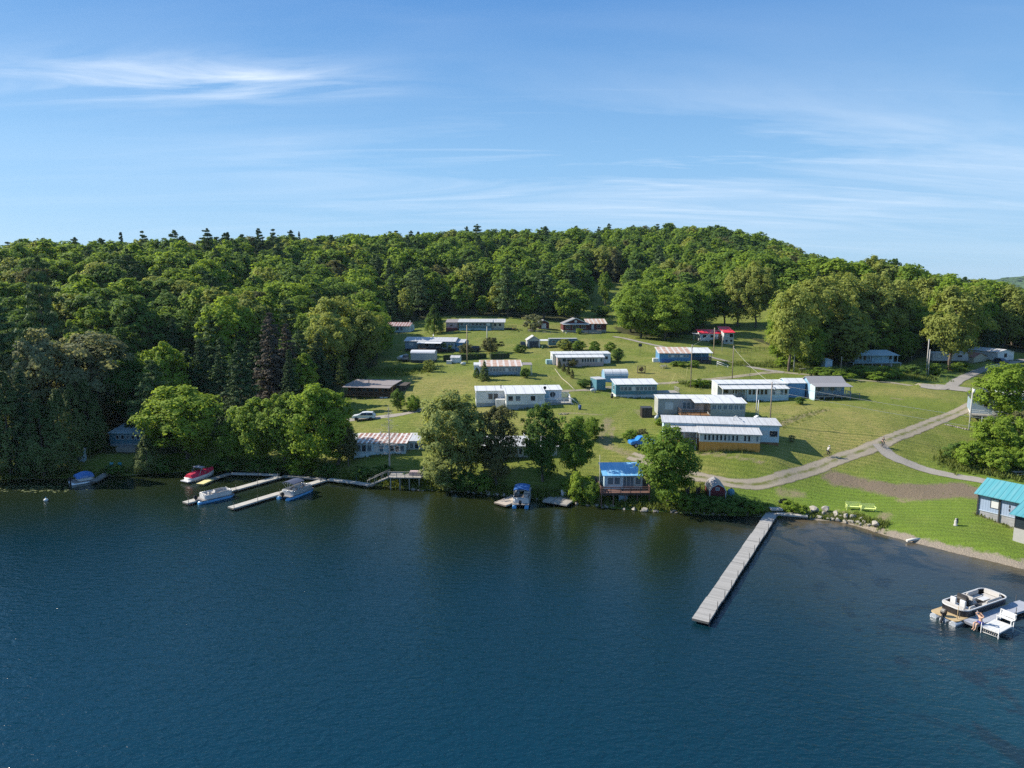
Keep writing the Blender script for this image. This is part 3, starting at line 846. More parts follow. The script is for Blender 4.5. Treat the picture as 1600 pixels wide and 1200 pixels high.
# ------------------------------------------------------------------ the woods
def woods():
    g = np.random.default_rng(5)
    cand = []
    y = 122.0
    while y < 640:
        sp_ = 7.6 if y < 240 else 8.4 if y < 330 else 9.2
        half = y * .80 + 16
        xs = np.arange(-half, half, sp_)
        px_ = xs + g.uniform(-.4, .4, len(xs)) * sp_; py_ = y + g.uniform(-.4, .4, len(xs)) * sp_
        cand.append(np.stack([px_, py_], 1))
        y += sp_ * .95
    P = np.vstack(cand)
    ok = shore_d(P[:, 0], P[:, 1]) > 9
    ok &= poly_dist(CLEAR, P[:, 0], P[:, 1]) < -2.2
    for m_ in MEADOWS: ok &= poly_dist(m_, P[:, 0], P[:, 1]) < -1.0
    P = P[ok]
    z = H(P[:, 0], P[:, 1])
    order = np.argsort(P[:, 1]); P = P[order]; z = z[order]
    sky_ = np.full(460, 900.0)       # highest crown seen so far, per 4 pixel column
    out = []
    for (x, y), zz_ in zip(P, z):
        left = x < -38 - (y - 140) * .10
        r = g.random()
        if left:
            front = y < 175
            pc = (.20, .18, .14) if front else (.09, .05, .02)
        elif x < 60 and y > 280: pc = (.10, .05, .02)
        else: pc = (.05, .02, .01)
        if y > 430: pc = (.045, .03, .0)
        if r < pc[0]: form, lm, ht = 'pine', 'pine', g.uniform(15, 22)
        elif r < pc[0] + pc[1]: form, lm, ht = 'spruce', 'spruce', g.uniform(11, 18)
        elif r < sum(pc): form, lm, ht = 'cedar', 'cedar', g.uniform(8, 13)
        else:
            form = ('round', 'tall', 'round', 'high')[int(g.integers(4))]
            bright = .30 if (left and y > 170) else .16
            q = g.random()
            lm = ('bright' if q < .30 else 'airy' if q < .55 else 'broad') if (x > 60 and y < 300) else 'bright' if q < bright else 'dark' if q < bright + .27 else 'airy' if q < bright + .35 else 'brownish' if q < bright + .39 else 'broad'
            ht = g.uniform(10, 19.5) if not (x > 110 and y > 225) else g.uniform(15, 22)
            if 275 < y < 300 and -30 < x < 30: ht *= .7
        if left and y < 165: ht *= .72
        wd = WID[form] * ht / 10 * g.uniform(1.05, 1.45) * (.85 if form in CONIFER else 1)
        if form in ('round', 'tall', 'high'): wd = min(wd, 15.5)
        # how much of it shows above what stands in front
        u = x / y; pxc = 800 + FPX * u * .99
        el = (zz_ + ht - CAM_H) / y
        v = (el * CP + SP) / (CP - el * SP); top = 600 - FPX * v
        hw = wd / y * FPX * .5
        if pxc + hw < -60 or pxc - hw > 1740: continue
        c0, c1 = int((pxc - hw * .6 + 80) / 4), int((pxc + hw * .6 + 80) / 4) + 1
        c0, c1 = max(c0, 0), min(c1, 460)
        seen = np.max(sky_[c0:c1] - top)
        if seen < -4: continue
        drop = ht / y * FPX * .30
        sky_[c0:c1] = np.minimum(sky_[c0:c1], top + drop)
        if y < 152 and 280 < pxc < 405 and top < 650: continue      # keeps the row of dark spruces above the shore in the open
        zone = 'left' if left else 'ridge' if y > 400 else 'right' if x > 70 else 'mid'
        out.append((form, lm, x, y, zz_, ht, wd, zone, ht / y, int(g.integers(5)), g.random() * 6.28))
    return out
WOODS = woods()
KIND = {'round': 'b', 'tall': 'b', 'high': 'b', 'pine': 'p', 'spruce': 's', 'cedar': 'c'}
ZT = {'left': 'in the woods on the left hillside', 'mid': 'in the woods behind the middle cottages', 'ridge': 'on the far wooded ridge', 'right': 'in the woods on the right knoll'}
TT = {'bright': 'bright yellow green broadleaf tree', 'dark': 'dark green broadleaf tree', 'airy': 'olive green loose crowned broadleaf tree', 'brownish': 'dull brownish green broadleaf tree',
      'broad': 'mid green broadleaf tree', 'pine': 'tall dark pine with layered boughs', 'spruce': 'narrow pointed dark spruce', 'cedar': 'dense olive cedar'}
by = {}
for t_ in WOODS: by.setdefault(KIND[t_[0]], []).append(t_)
rest = []
for k_, lst in by.items():
    lst.sort(key=lambda t: -t[8])
    for (form, lm, x, y, z_, ht, wd, zone, _s, var, rz) in lst[:280]:
        lab = TT[lm] + ' ' + ZT[zone]
        plant(form, lm, (x, y, z_), ht, wd, 1 if y < 250 else 2, var, lab, 'trees ' + ZT[zone], rz)
    rest += lst[280:]
print('WOODS', {k: len(v) for k, v in by.items()}, 'rest', len(rest))
# the remaining far crowns read as one mass
if rest:
    raw = {}
    groups = {}
    for t_ in rest:
        groups.setdefault(t_[1], []).append(t_)
    allV, allT, mats_, mi_ = [], [], [], []
    for lm, lst in groups.items():
        mats_.append(LEAFM[lm])
        for (form, _l, x, y, z_, ht, wd, zone, _s, var, rz) in lst:
            kk = (form, var)
            if kk not in raw:
                base = {'round': .16, 'tall': .13, 'high': .14, 'pine': .17, 'spruce': .13, 'cedar': .12}[form]
                raw[kk] = GEN[form](300 + var * 13 + len(form), 2000, base * 2.3)[:2]
            V, t = raw[kk]
            c_, s_ = math.cos(rz), math.sin(rz); sx = wd / WID[form]
            W_ = np.empty_like(V)
            W_[:, 0] = (V[:, 0] * c_ - V[:, 1] * s_) * sx + x; W_[:, 1] = (V[:, 0] * s_ + V[:, 1] * c_) * sx + y; W_[:, 2] = V[:, 2] * ht / 10 + z_
            allV.append(W_); allT.append(np.clip(t * .65 + random.random() * .35, 0, 1)); mi_.append(np.full(len(V) // 4, len(mats_) - 1, np.int32))
    me = quad_mesh('distant_woods', np.vstack(allV), np.concatenate(allT), None, mats_)
    me.polygons.foreach_set('material_index', np.concatenate(mi_)); me.update()
    tag(obj('distant_woods', me, []), 'distant mixed woods covering the far slope and ridge as one mass', 'woods', kind='stuff')
# ------------------------------------------------------------------ house building kit
WHITE = paint('white_paint', (.56, .56, .55), .55, .06, 1.2, dirt_amt=.12)
SID = lambda n, c, **k: paint('siding_' + n, c, .6, .10, 1.0, lap=('Z', .2), **k)
SW, SPB, SBL, STE = SID('white', (.66, .68, .69)), SID('pale_blue', (.46, .59, .66)), SID('blue', (.085, .23, .42)), SID('teal', (.075, .20, .26))
SGB, SGR, SMA, SPK = SID('grey_blue', (.24, .32, .40)), SID('grey', (.36, .37, .36)), SID('maroon', (.105, .022, .025)), SID('pinkish', (.42, .34, .33))
SDT, SBEI, SBR, SLG = SID('dark_teal', (.10, .18, .20)), SID('beige', (.45, .40, .30)), SID('brown', (.26, .12, .05)), SID('light_grey', (.52, .54, .55))
STQ, SCY = SID('turquoise', (.30, .46, .52)), SID('sky_blue', (.20, .36, .52))
CONC, GREYP, DARKP = paint('concrete', (.36, .35, .33), .9, .15, 2), paint('grey_paint', (.26, .30, .32), .7, .12), paint('dark_paint', (.035, .037, .04), .6, .2)
RW = roof_metal('roof_white', (.60, .60, .59), None, streak=.35, dirt=(.38, .37, .35), seam=(1.9, (.40, .40, .40)))
RGW = roof_metal('roof_grey_white', (.48, .48, .48), None, streak=.5, seam=(.95, (.33, .33, .34)))
RGR = roof_metal('roof_grey', (.27, .255, .255), None, streak=.5)
RBRN = roof_metal('roof_brownish', (.28, .24, .225), None, streak=.6, dirt=(.22, .16, .13))
RRUST = roof_metal('roof_rust_striped', (.66, .62, .58), (.27, .115, .065), .86, .60)
RRUST2 = roof_metal('roof_rust_streaked', (.62, .56, .50), (.44, .27, .18), 1.5, .66)
RRUSTD = roof_metal('roof_rust_dark', (.50, .42, .40), (.22, .10, .075), 1.1, .72)
RRED, RBLU, RTEAL, RTQ = roof_metal('roof_red', (.66, .016, .036), streak=.15), roof_metal('roof_blue', (.13, .36, .60), None, streak=.75, dirt=(.40, .58, .70)), roof_metal('roof_teal', (.085, .30, .34), None, streak=.45, dirt=(.20, .36, .38), seam=(.62, (.03, .14, .17))), roof_metal('roof_turquoise_grey', (.34, .46, .50), streak=.5)
WGREY, WOR = wood('weathered_wood', (.20, .185, .165), (.34, .32, .29)), wood('orange_wood', (.56, .235, .045), (.72, .35, .085))
WDK, WBR, WRD = wood('dark_wood', (.055, .042, .034), (.10, .08, .065)), wood('brown_wood', (.15, .08, .04), (.25, .14, .07)), wood('red_brown_wood', (.12, .065, .055), (.19, .11, .09))
WPALE = wood('pale_boards', (.52, .49, .45), (.68, .66, .62), 'x', .18)
GL, GLB, GLW = glass('window_glass'), glass('bright_glass', (.10, .14, .17)), paint('curtain', (.55, .56, .55), .8, .1)
CHROME = paint('galvanised', (.45, .46, .47), .35, .1, metal=.6)

def frame_bm(face, x, z, w, h, at_, th=.07, proud=.05, mull=0):
    """window frame as a ring of bars on the wall; face F (towards -y), B, L (-x), R (+x)"""
    bm = BM()
    def bar(a0, a1, z0, z1):
        if face == 'F': box(bm, a0, a1, at_ - proud, at_ + .02, z0, z1)
        elif face == 'B': box(bm, a0, a1, at_ - .02, at_ + proud, z0, z1)
        elif face == 'L': box(bm, at_ - proud, at_ + .02, a0, a1, z0, z1)
        else: box(bm, at_ - .02, at_ + proud, a0, a1, z0, z1)
    bar(x, x + w, z, z + th); bar(x, x + w, z + h - th, z + h)
    bar(x, x + th, z + th, z + h - th); bar(x + w - th, x + w, z + th, z + h - th)
    for i in range(mull):
        c = x + w * (i + 1) / (mull + 1); bar(c - .03, c + .03, z + th, z + h - th)
    return bm

def pane_bm(face, x, z, w, h, at_, th=.07, proud=.02):
    bm = BM(); a0, a1, z0, z1 = x + th, x + w - th, z + th, z + h - th
    if face == 'F': box(bm, a0, a1, at_ - proud, at_ + .01, z0, z1)
    elif face == 'B': box(bm, a0, a1, at_ - .01, at_ + proud, z0, z1)
    elif face == 'L': box(bm, at_ - proud, at_ + .01, a0, a1, z0, z1)
    else: box(bm, at_ - .01, at_ + proud, a0, a1, z0, z1)
    return bm

HOUSES = []
class House:
    def __init__(s, label, pa, pbx, rot=0.0, name='cottage', cat='house', group=None, w=None, loc=None, dz=0.0):
        A_ = Vector(loc) if loc is not None else at(*pa)
        r = R(rot)
        if w is None:
            q = ray(pbx, pa[1])[0]
            w = (q * A_.y - A_.x) / (math.cos(r) - q * math.sin(r))
        s.w, s.k, s.A, s.rot = w, A_.y / FPX, A_, r
        HOUSES.append((A_.x, A_.y, r, w, s))
        s.root = thing(name, label, cat, (A_.x, A_.y, A_.z + dz), r, group)
    def loc2world(s, x, y, z=0):
        c, q = math.cos(s.rot), math.sin(s.rot)
        return Vector((s.A.x + x * c - y * q, s.A.y + x * q + y * c, s.A.z + z))
    def part(s, name, bm, mat, parent=None, label=None):
        o = obj(name, bm, mat, parent or s.root)
        if label: o['label'] = label
        return o
    def vol(s, x0, x1, y0, y1, z0, h, roof, wm, rm, skirt=None, ov=.3, t=.10, wlabel=None, rlabel=None, ovx=None):
        d, wd = y1 - y0, x1 - x0; kind, g = roof[0], roof[1]; e = z0 + h; bm = BM()
        ovx = ov if ovx is None else ovx
        if kind == 'gx':
            m_ = (y0 + y1) / 2; prism(bm, [(y0, z0), (y1, z0), (y1, e), (m_, e + g), (y0, e)], x0, x1)
            sl = g / (d / 2); top = [(y0 - ov, e - sl * ov), (m_, e + g), (y1 + ov, e - sl * ov)]; ax = 'x'
        elif kind == 'mono':            # g = rise from front to back
            prism(bm, [(y0, z0), (y1, z0), (y1, e + g), (y0, e)], x0, x1)
            sl = g / d; top = [(y0 - ov, e - sl * ov), (y1 + ov, e + g + sl * ov)]; ax = 'x'
        elif kind == 'arch':
            pr = [(y0 + d * (1 - math.cos(math.pi * i / 10)) / 2, e + g * math.sin(math.pi * i / 10)) for i in range(11)]
            prism(bm, [(y1, z0), (y0, z0)] + pr, x0, x1)
            top = [(y0 - .08, e - .02)] + [(a, b + .02) for a, b in pr[1:-1]] + [(y1 + .08, e - .02)]; ax = 'x'
        elif kind == 'gy':
            m_ = (x0 + x1) / 2; prism(bm, [(x0, z0), (x1, z0), (x1, e), (m_, e + g), (x0, e)], y0, y1, 'y')
            sl = g / (wd / 2); top = [(x0 - ov, e - sl * ov), (m_, e + g), (x1 + ov, e - sl * ov)]; ax = 'y'
        elif kind == 'gambrel':
            pr = [(x0, e), (x0 + wd * .16, e + g * .62), ((x0 + x1) / 2, e + g), (x1 - wd * .16, e + g * .62), (x1, e)]
            prism(bm, [(x1, z0), (x0, z0)] + pr, y0, y1, 'y')
            top = [(x0 - .08, e - .12)] + pr[1:4] + [(x1 + .08, e - .12)]; ax = 'y'
        if wm is not None: s.part('wall', bm, wm, label=wlabel)
        else: bm.free()
        rb = BM()
        prof = [(a, b + .015) for a, b in top] + [(a, b + t) for a, b in top[::-1]]
        if ax == 'x': prism(rb, prof, x0 - ovx, x1 + ovx, 'x')
        else: prism(rb, prof, y0 - ov, y1 + ov, 'y')
        ro = s.part('roof', rb, rm, label=rlabel)
        if skirt:
            sb = BM(); i = skirt[2] if len(skirt) > 2 else .04; box(sb, x0 + i, x1 - i, y0 + i, y1 - i, -1.6, z0 - .002); s.part('foundation', sb, skirt[0], label=skirt[1] if len(skirt) > 1 else None)
        return ro
    def win(s, face, at_, lst, fm=None, pm=None, mull=0, name='window'):
        for (x, z, w, h) in lst:
            f = s.part(name, frame_bm(face, x, z, w, h, at_, mull=mull), fm or WHITE)
            s.part('pane', pane_bm(face, x, z, w, h, at_), pm or GL, f)
    def row(s, face, at_, x0, x1, n, z, h, gap=.12, fm=None, pm=None, mull=0):
        w = (x1 - x0 - gap * (n - 1)) / n
        for i in range(n):
            q = random.random()
            s.win(face, at_, [(x0 + i * (w + gap), z, w, h)], fm, pm if pm is DARKP else GLW if q < .16 else GLB if q < .40 else (pm or GL), mull)
    def door(s, face, at_, x, z, w=.9, h=2.0, mat=None, hm=None):
        bm = BM()
        if face == 'F': box(bm, x, x + w, at_ - .05, at_ + .01, z, z + h)
        elif face == 'L': box(bm, at_ - .05, at_ + .01, x, x + w, z, z + h)
        else: box(bm, at_ - .01, at_ + .05, x, x + w, z, z + h)
        d = s.part('door', bm, mat or WHITE)
        hb = BM()
        if face == 'F': box(hb, x + w - .14, x + w - .06, at_ - .11, at_ - .045, z + .95, z + 1.05)
        elif face == 'L': box(hb, at_ - .11, at_ - .045, x + .06, x + .14, z + .95, z + 1.05)
        else: box(hb, at_ + .045, at_ + .11, x + .06, x + .14, z + .95, z + 1.05)
        s.part('handle', hb, CHROME, d)
    def deck(s, x0, x1, y0, y1, z, mat=None, rails='FLR', railm=None, posts=4, skirt=None, rh=.95, roofed=False):
        mat = mat or WGREY; railm = railm or mat
        bm = BM(); box(bm, x0, x1, y0, y1 - .01, z - .16, z); s.part('deck', bm, mat)
        if skirt: 
            sb = BM(); box(sb, x0 + .05, x1 - .05, y0 + .05, y1 - .02, -1.5, z - .162); s.part('deck_skirt', sb, skirt)
        else:
            for i in range(posts):
                for yy in ((y0 + .12),):
                    pb = BM(); xx = x0 + .12 + (x1 - x0 - .24) * i / max(1, posts - 1); box(pb, xx - .07, xx + .07, yy - .07, yy + .07, -2.2, z - .162); s.part('deck_post', pb, railm)
        rb = BM(); any_ = False
        def run(ax0, ay0, ax1, ay1):
            n = max(1, int(math.hypot(ax1 - ax0, ay1 - ay0) / 1.3))
            for i in range(n + 1):
                t = i / n; cx_, cy_ = ax0 + (ax1 - ax0) * t, ay0 + (ay1 - ay0) * t
                box(rb, cx_ - .045, cx_ + .045, cy_ - .045, cy_ + .045, z + .002, z + rh - .05)
            ex, ey = (.05, .0) if ax0 == ax1 else (0, .05)
            for zz_, tt in ((rh, .08), (rh * .66, .05), (rh * .33, .05)):
                box(rb, min(ax0, ax1) - (.05 if ex else .05), max(ax0, ax1) + .05, min(ay0, ay1) - .05, max(ay0, ay1) + .05, z + zz_ - tt, z + zz_ + tt * .4)
        if 'F' in rails: run(x0 + .06, y0 + .06, x1 - .06, y0 + .06); any_ = True
        if 'L' in rails: run(x0 + .06, y0 + .22, x0 + .06, y1 - .12); any_ = True
        if 'R' in rails: run(x1 - .06, y0 + .22, x1 - .06, y1 - .12); any_ = True
        if any_: s.part('railing', rb, railm)
        else: rb.free()
    def post(s, x, y, z0, z1, mat=None, r=.06):
        bm = BM(); box(bm, x - r, x + r, y - r, y + r, z0, z1); s.part('post', bm, mat or WHITE)
    def steps(s, x0, x1, y, z, mat=None, ax='y', sgn=-1, n=None):
        n = n or max(2, int(z / .2)); bm = BM()
        for i in range(n):
            zz_ = z - (i + 1) * z / n
            a, b = sorted((y + sgn * i * .28, y + sgn * (i + 1) * .28))
            if ax == 'y': box(bm, x0, x1, a, b, -1.0, zz_ + .1)
            else: box(bm, a, b, x0, x1, -1.0, zz_ + .1)
        s.part('steps', bm, mat or WGREY)
    def vent(s, x, y, z, h=.6, r=.09, mat=None):
        bm = BM(); tube(bm, [(x, y, z - .4), (x, y, z + h)], r, 8); tube(bm, [(x, y, z + h), (x, y, z + h + .08), (x, y, z + h + .16)], [r * 1.7, r * 1.9, r * .6], 8); s.part('chimney', bm, mat or CHROME)
    def awning(s, x0, x1, y0, y1, z0, z1, mat, t=.07):
        bm = BM(); prism(bm, [(y0, z0), (y1, z1), (y1, z1 + t), (y0, z0 + t)], x0, x1); s.part('porch_roof', bm, mat)

# ------------------------------------------------------------------ the cottages, front to back
# the rust striped cottage by the dead tree
h = House('pale blue lakeside cottage with rust and white striped roof behind the dead tree', (553, 717), 634, -1)
W = h.w
h.vol(0, W, 0, 6.0, .9, 1.95, ('mono', .35), SPB, RRUST, (SPB, None, .0), ov=.35)
h.row('F', 0, .5, 3.2, 3, 1.3, 1.25, pm=GL); h.row('F', 0, 3.6, 5.3, 2, 1.3, 1.2, pm=GLB); h.row('F', 0, 6.4, W - .2, 3, 1.3, 1.2)
h.win('R', W, [(1.0, 1.4, .9, 1.1), (3.6, 1.4, .9, 1.1)])
bm = BM(); box(bm, W - 3.2, W - 2.0, -.05, .01, -.3, .62); h.part('crawl_door', bm, DARKP)
h.vol(W + .02, W + 4.2, 1.5, 6.4, 1.0, 1.9, ('mono', .3), SPB, RGW, (SPB, None, .0), ov=.25)
h.row('F', 1.5, W + .5, W + 3.8, 4, 1.5, 1.1)
h.vol(-2.6, -.02, 2.2, 6.4, .9, 2.0, ('mono', .2), SW, RGW, (CONC,), ov=.2)
h.steps(W + .2, W + 1.2, 1.45, .9, WGREY); h.vent(4, 4, 3.3)
# dark brown cabin
h = House('long brown cabin with dark screened porch under a low brownish metal roof', (538, 622), 608, -9)
W = h.w
h.vol(0, W, 2.2, 8.6, .75, 2.1, ('mono', .30), SBR, RBRN, (WDK,), ov=.3)
h.awning(-.3, W + .3, -.4, 2.0, 2.55, 2.80, RBRN)
h.deck(0, W, 0, 2.2, .7, WBR, 'FL', WDK, 6)
h.win('R', W, [(3.0, 1.3, 1.0, 1.1), (5.4, 1.3, 1.2, 1.1)], WBR)
h.row('F', 2.2, .8, W - 3.2, 5, 1.3, 1.2, fm=WDK, gap=.25); h.row('F', 2.2, W - 2.6, W - .3, 3, 1.3, 1.2, fm=WBR)
for x in (.1, W * .25, W * .5, W * .75, W - .1): h.post(x, .1, .7, 2.55, WDK)
h.vent(W * .42, 4, 3.2, .7, mat=DARKP)
for x in (W - 2.2, W - 1.2): 
    bm = BM(); box(bm, x, x + .8, -.05, .12, -.3, .5); h.part('lattice', bm, WHITE)
bm = BM(); box(bm, W + .02, W + 2.4, 4.5, 8.4, -.6, 2.5); prism(bm, [(4.3, 2.503), (8.6, 2.7), (8.6, 2.8), (4.3, 2.6)], W + .02, W + 2.6); h.part('lean_to', bm, WDK)
# upper left blue rusted cottage
h = House('small blue cottage with rusted roof farthest left at the wood edge', (593, 520), 640, -8)
W = h.w
h.vol(0, W, 0, 6.5, .3, 2.3, ('gx', 1.15), STQ if False else SPB, RRUSTD, (CONC,))
h.row('F', 0, .6, 3.2, 2, 1.1, 1.0); h.row('F', 0, W * .42, W * .78, 3, 1.0, 1.2, gap=.3); h.win('R', W, [(2.5, 1.1, 1.1, 1.1)]); h.vent(W * .95, 3.2, 3.8, .5, .16, WHITE)
# blue grey cottage with dark deck
h = House('long grey and bright blue cottage with dark raised deck and white roof edge', (633, 549), 711, -9)
W = h.w
h.vol(0, W, 0, 6.4, .9, 2.35, ('gx', 1.0), SGB, RGW, (WDK,))
h.vol(W + .02, W + 2.8, .5, 6.8, .6, 2.3, ('gx', .8), SBL, RGW, (SBL,), ov=.15)
h.deck(W * .30, W * .74, -2.6, -.02, 1.1, WDK, 'FLR', WDK, 5); h.awning(W * .28, W * .76, -2.7, -.32, 2.75, 3.1, WHITE)
for x in (W * .31, W * .52, W * .73): h.post(x, -2.5, 1.1, 2.75, WDK)
h.win('F', 0, [(1.4, 1.9, 1.3, .8)], pm=GLW); h.row('F', 0, W * .78, W - .4, 3, 1.8, .9, pm=GLB); h.win('F', 0, [(W * .4, 1.6, 1.4, 1.2), (W * .6, 1.6, 1.4, 1.2)])
h.win('R', W + 2.8, [(2.0, 1.4, 1.4, 1.0)]); h.vent(W * .52, 3.2, 4.2, .9, .1)
# rust striped cottage with carport
h = House('cottage with orange rust striped roof and flat carport to its right', (751, 589), 814, 3)
W = h.w
h.vol(0, W, 0, 6.0, .5, 2.1, ('mono', .75), SGB, RRUST2, (SDT,), ov=.35)
h.row('F', 0, 2.2, W - .8, 9, 1.25, .95, gap=.08, fm=WHITE, pm=GLB); h.win('L', 0, [(1.2, 1.2, 1.2, 1.1)])
h.vol(-1.6, -.02, 1.6, 5.6, .5, 2.1, ('arch', .45), SW, RW, (CONC,), ov=.1)
h.awning(W + .36, W + 2.9, 1.0, 4.6, 2.75, 2.95, RBRN)
for x, y in ((W + 2.75, 1.2), (W + 2.75, 4.4)): h.post(x, y, -.4, 2.75)
# dark teal cottage at the top
h = House('long dark teal cottage with pale flat roof at the top of the lawn', (717, 517), 768, 0)
W = h.w
h.vol(0, W, 0, 7.0, .9, 2.2, ('mono', .75), SDT, RGW, (STQ,), ov=.45)
h.row('F', 0, .5, W - .6, 8, 1.9, .95, gap=.22)
h.vol(W + .02, W + 4.6, 1.2, 7.0, .9, 2.1, ('mono', .85), SBEI, RGW, (CONC,), ov=.40)
h.win('F', 1.2, [(W + .8, 1.6, 1.0, 1.1), (W + 2.6, 1.6, 1.0, 1.1)])
h.deck(W + 4.8, W + 9.0, 1.5, 5.0, .8, WDK, 'FR', WDK, 4)
h.vol(-4.8, -.6, 2.0, 8.5, .5, 2.4, ('mono', .85), SPK, RBRN, (CONC,), ov=.2); h.win('F', 2.0, [(-3.4, 1.4, 1.1, .9)])
bm = BM(); box(bm, -4.7, -.7, .4, 1.95, -.4, 1.0); h.part('porch', bm, SMA)
# white double cottage in the middle
h = House('large bright white cottage with five front windows and grey foundation', (791, 642), 851, 5)
W = h.w
h.vol(0, W, 0, 4.6, 1.25, 2.15, ('mono', .55), SW, RW, (GREYP,), ov=.25)
h.row('F', 0, .35, W - .35, 5, 1.95, 1.1, gap=.45); h.win('L', 0, [(.8, 1.9, .7, 1.1), (2.4, 1.9, .7, 1.1)])
h.vol(-5.9, W + 4.2, 4.62, 9.0, .9, 2.5, ('mono', .35), SW, RW, (GREYP,), ov=.2, wlabel='white main wall behind the front room')
h.win('F', 4.62, [(-3.4, 1.6, 1.0, 1.3), (-2.3, 1.6, 1.0, 1.3)])
h.win('L', -5.9, [(5.4, 1.5, 1.0, 1.5), (7.2, 1.5, 1.0, 1.5)])
bm = BM(); box(bm, -1.9, -.06, 2.6, 4.6, -.6, 1.9); h.part('porch_box', bm, WHITE)
bm = BM(); bmesh.ops.create_cone(bm, cap_ends=True, segments=20, radius1=.55, radius2=.55, depth=.08, matrix=Matrix.Translation((W + 2.3, 4.57, 2.5)) @ Matrix.Rotation(R(90), 4, 'X')); o = h.part('round_window', bm, DARKP)
bm = BM(); box(bm, W + 2.26, W + 2.34, 4.50, 4.528, 1.95, 3.05); h.part('mullion', bm, WHITE, o)
h.door('F', 4.62, W + .6, 1.25, .9, 1.9, STQ)
h.deck(W + .1, W + 5.6, 1.2, 4.6, 1.25, WGREY, 'FR', WHITE, 4, GREYP)
h.steps(1.4, 2.6, W + 5.62, 1.25, WHITE, 'x', 1)
bm = BM(); tube(bm, [(W + 5.7, 1.3, 2.2), (W + 7.3, 1.3, .9)], .05); tube(bm, [(W + 5.7, 2.7, 2.2), (W + 7.3, 2.7, .9)], .05)
for x, z in ((W + 5.7, 2.2), (W + 7.3, .9)):
    for y in (1.3, 2.7): tube(bm, [(x, y, -.5), (x, y, z)], .05)
h.part('stair_rail', bm, WHITE)
bm = BM()
for i in range(9): box(bm, W + 4.3 + i * .16, W + 4.38 + i * .16, 4.66, 4.72, 1.26, 2.9)
box(bm, W + 4.25, W + 5.75, 4.64, 4.74, 2.9, 3.0); box(bm, W + 5.6, W + 5.72, 2.4, 4.6, 1.26, 2.3)
for i in range(10): box(bm, W + 5.6, W + 5.68, 2.5 + i * .21, 2.58 + i * .21, 2.303, 2.7)
h.part('lattice', bm, WHITE)
h.vent(-.6, 6.5, 3.6, .6, mat=DARKP)
bm = BM(); ellipsoid(bm, (W + .6, 4.4, 3.95), (.35, .10, .35)); tube(bm, [(W + .6, 4.6, 3.4), (W + .6, 4.45, 3.9)], .04); h.part('satellite_dish', bm, DARKP)
# cottage hidden by the shore trees
h = House('low grey roofed white cottage mostly hidden behind the shore trees', (742, 721), 870, -2)
W = h.w
h.vol(0, W, 0, 6.5, .8, 2.0, ('gx', .9), SW, RGW, (WDK,), ov=.35)
h.row('F', 0, W * .38, W * .58, 4, 1.3, 1.1); h.row('F', 0, W * .72, W * .95, 4, 1.3, 1.1); h.row('F', 0, W * .06, W * .3, 3, 1.3, 1.1); h.vent(W * .6, 3, 3.6)
# little maroon shed
h = House('tiny maroon shed with a white double door by the upper fence', (841, 514), 858, 6, 'shed', 'shed')
W = h.w
h.vol(0, W, 0, 4.0, .2, 2.1, ('gy', 1.0), SMA, RGR, (CONC,), ov=.25); h.door('F', 0, W * .3, .2, W * .42, 1.8)
bm = BM(); prism(bm, [(-.2, 2.15), (W / 2, 3.2), (W + .2, 2.15), (W + .2, 2.3), (W / 2, 3.36), (-.2, 2.3)], -.34, -.27, 'y'); h.part('trim', bm, WHITE)
# maroon house
h = House('maroon gabled house with white trimmed windows and a rusty wing at the hilltop', (880, 519), 919, 3)
W = h.w
h.vol(0, W, 0, 8, .7, 2.3, ('gy', 1.9), SMA, RGR, (CONC,), ov=.35)
bm = BM(); sl = 1.9 / (W / 2)
prism(bm, [(-.35, 3.0 - sl * .35), (W / 2, 4.9), (W + .35, 3.0 - sl * .35), (W + .35, 3.3 - sl * .35), (W / 2, 5.2), (-.35, 3.3 - sl * .35)], -.44, -.37, 'y'); h.part('trim', bm, WHITE)
h.awning(-.3, W + .2, -.9, -.05, 2.75, 3.05, WHITE, .14)
h.win('F', 0, [(.9, 1.2, 1.6, 1.35), (W / 2 - 1.2, 1.1, 2.4, 1.5), (W - 2.5, 1.2, 1.6, 1.35)], mull=1)
bm = BM(); bmesh.ops.create_cone(bm, cap_ends=True, segments=16, radius1=.5, radius2=.5, depth=.08, matrix=Matrix.Translation((W / 2, -.05, 3.9)) @ Matrix.Rotation(R(90), 4, 'X')); h.part('gable_vent', bm, WHITE)
h.vol(W + .02, W + 7.2, 2.5, 8, .7, 2.2, ('mono', 1.4), SMA, RRUST2, (CONC,), ov=.3)
h.deck(W + .1, W + 5.0, 0, 2.48, .7, WGREY, '', WGREY, 3, CONC); h.door('F', 2.5, W + 1.6, .75, .9, 1.9); h.win('F', 2.5, [(W + 3.6, 1.4, 1.4, 1.1)])
# grey garage
h = House('small grey gabled garage with a dark roller door', (824, 543), 844, 4, 'garage', 'garage')
W = h.w
h.vol(0, W, 0, 5.5, .1, 2.2, ('gy', 1.3), SGR, RGW, (CONC,), ov=.25)
bm = BM(); box(bm, W * .16, W * .84, -.05, .01, .1, 2.0); d = h.part('roller_door', bm, paint('door_navy', (.03, .045, .07), .5, .1, lap=('Z', .4)))
bm = BM(); box(bm, W * .48, W * .52, -.09, -.052, .4, .5); h.part('handle', bm, CHROME, d)
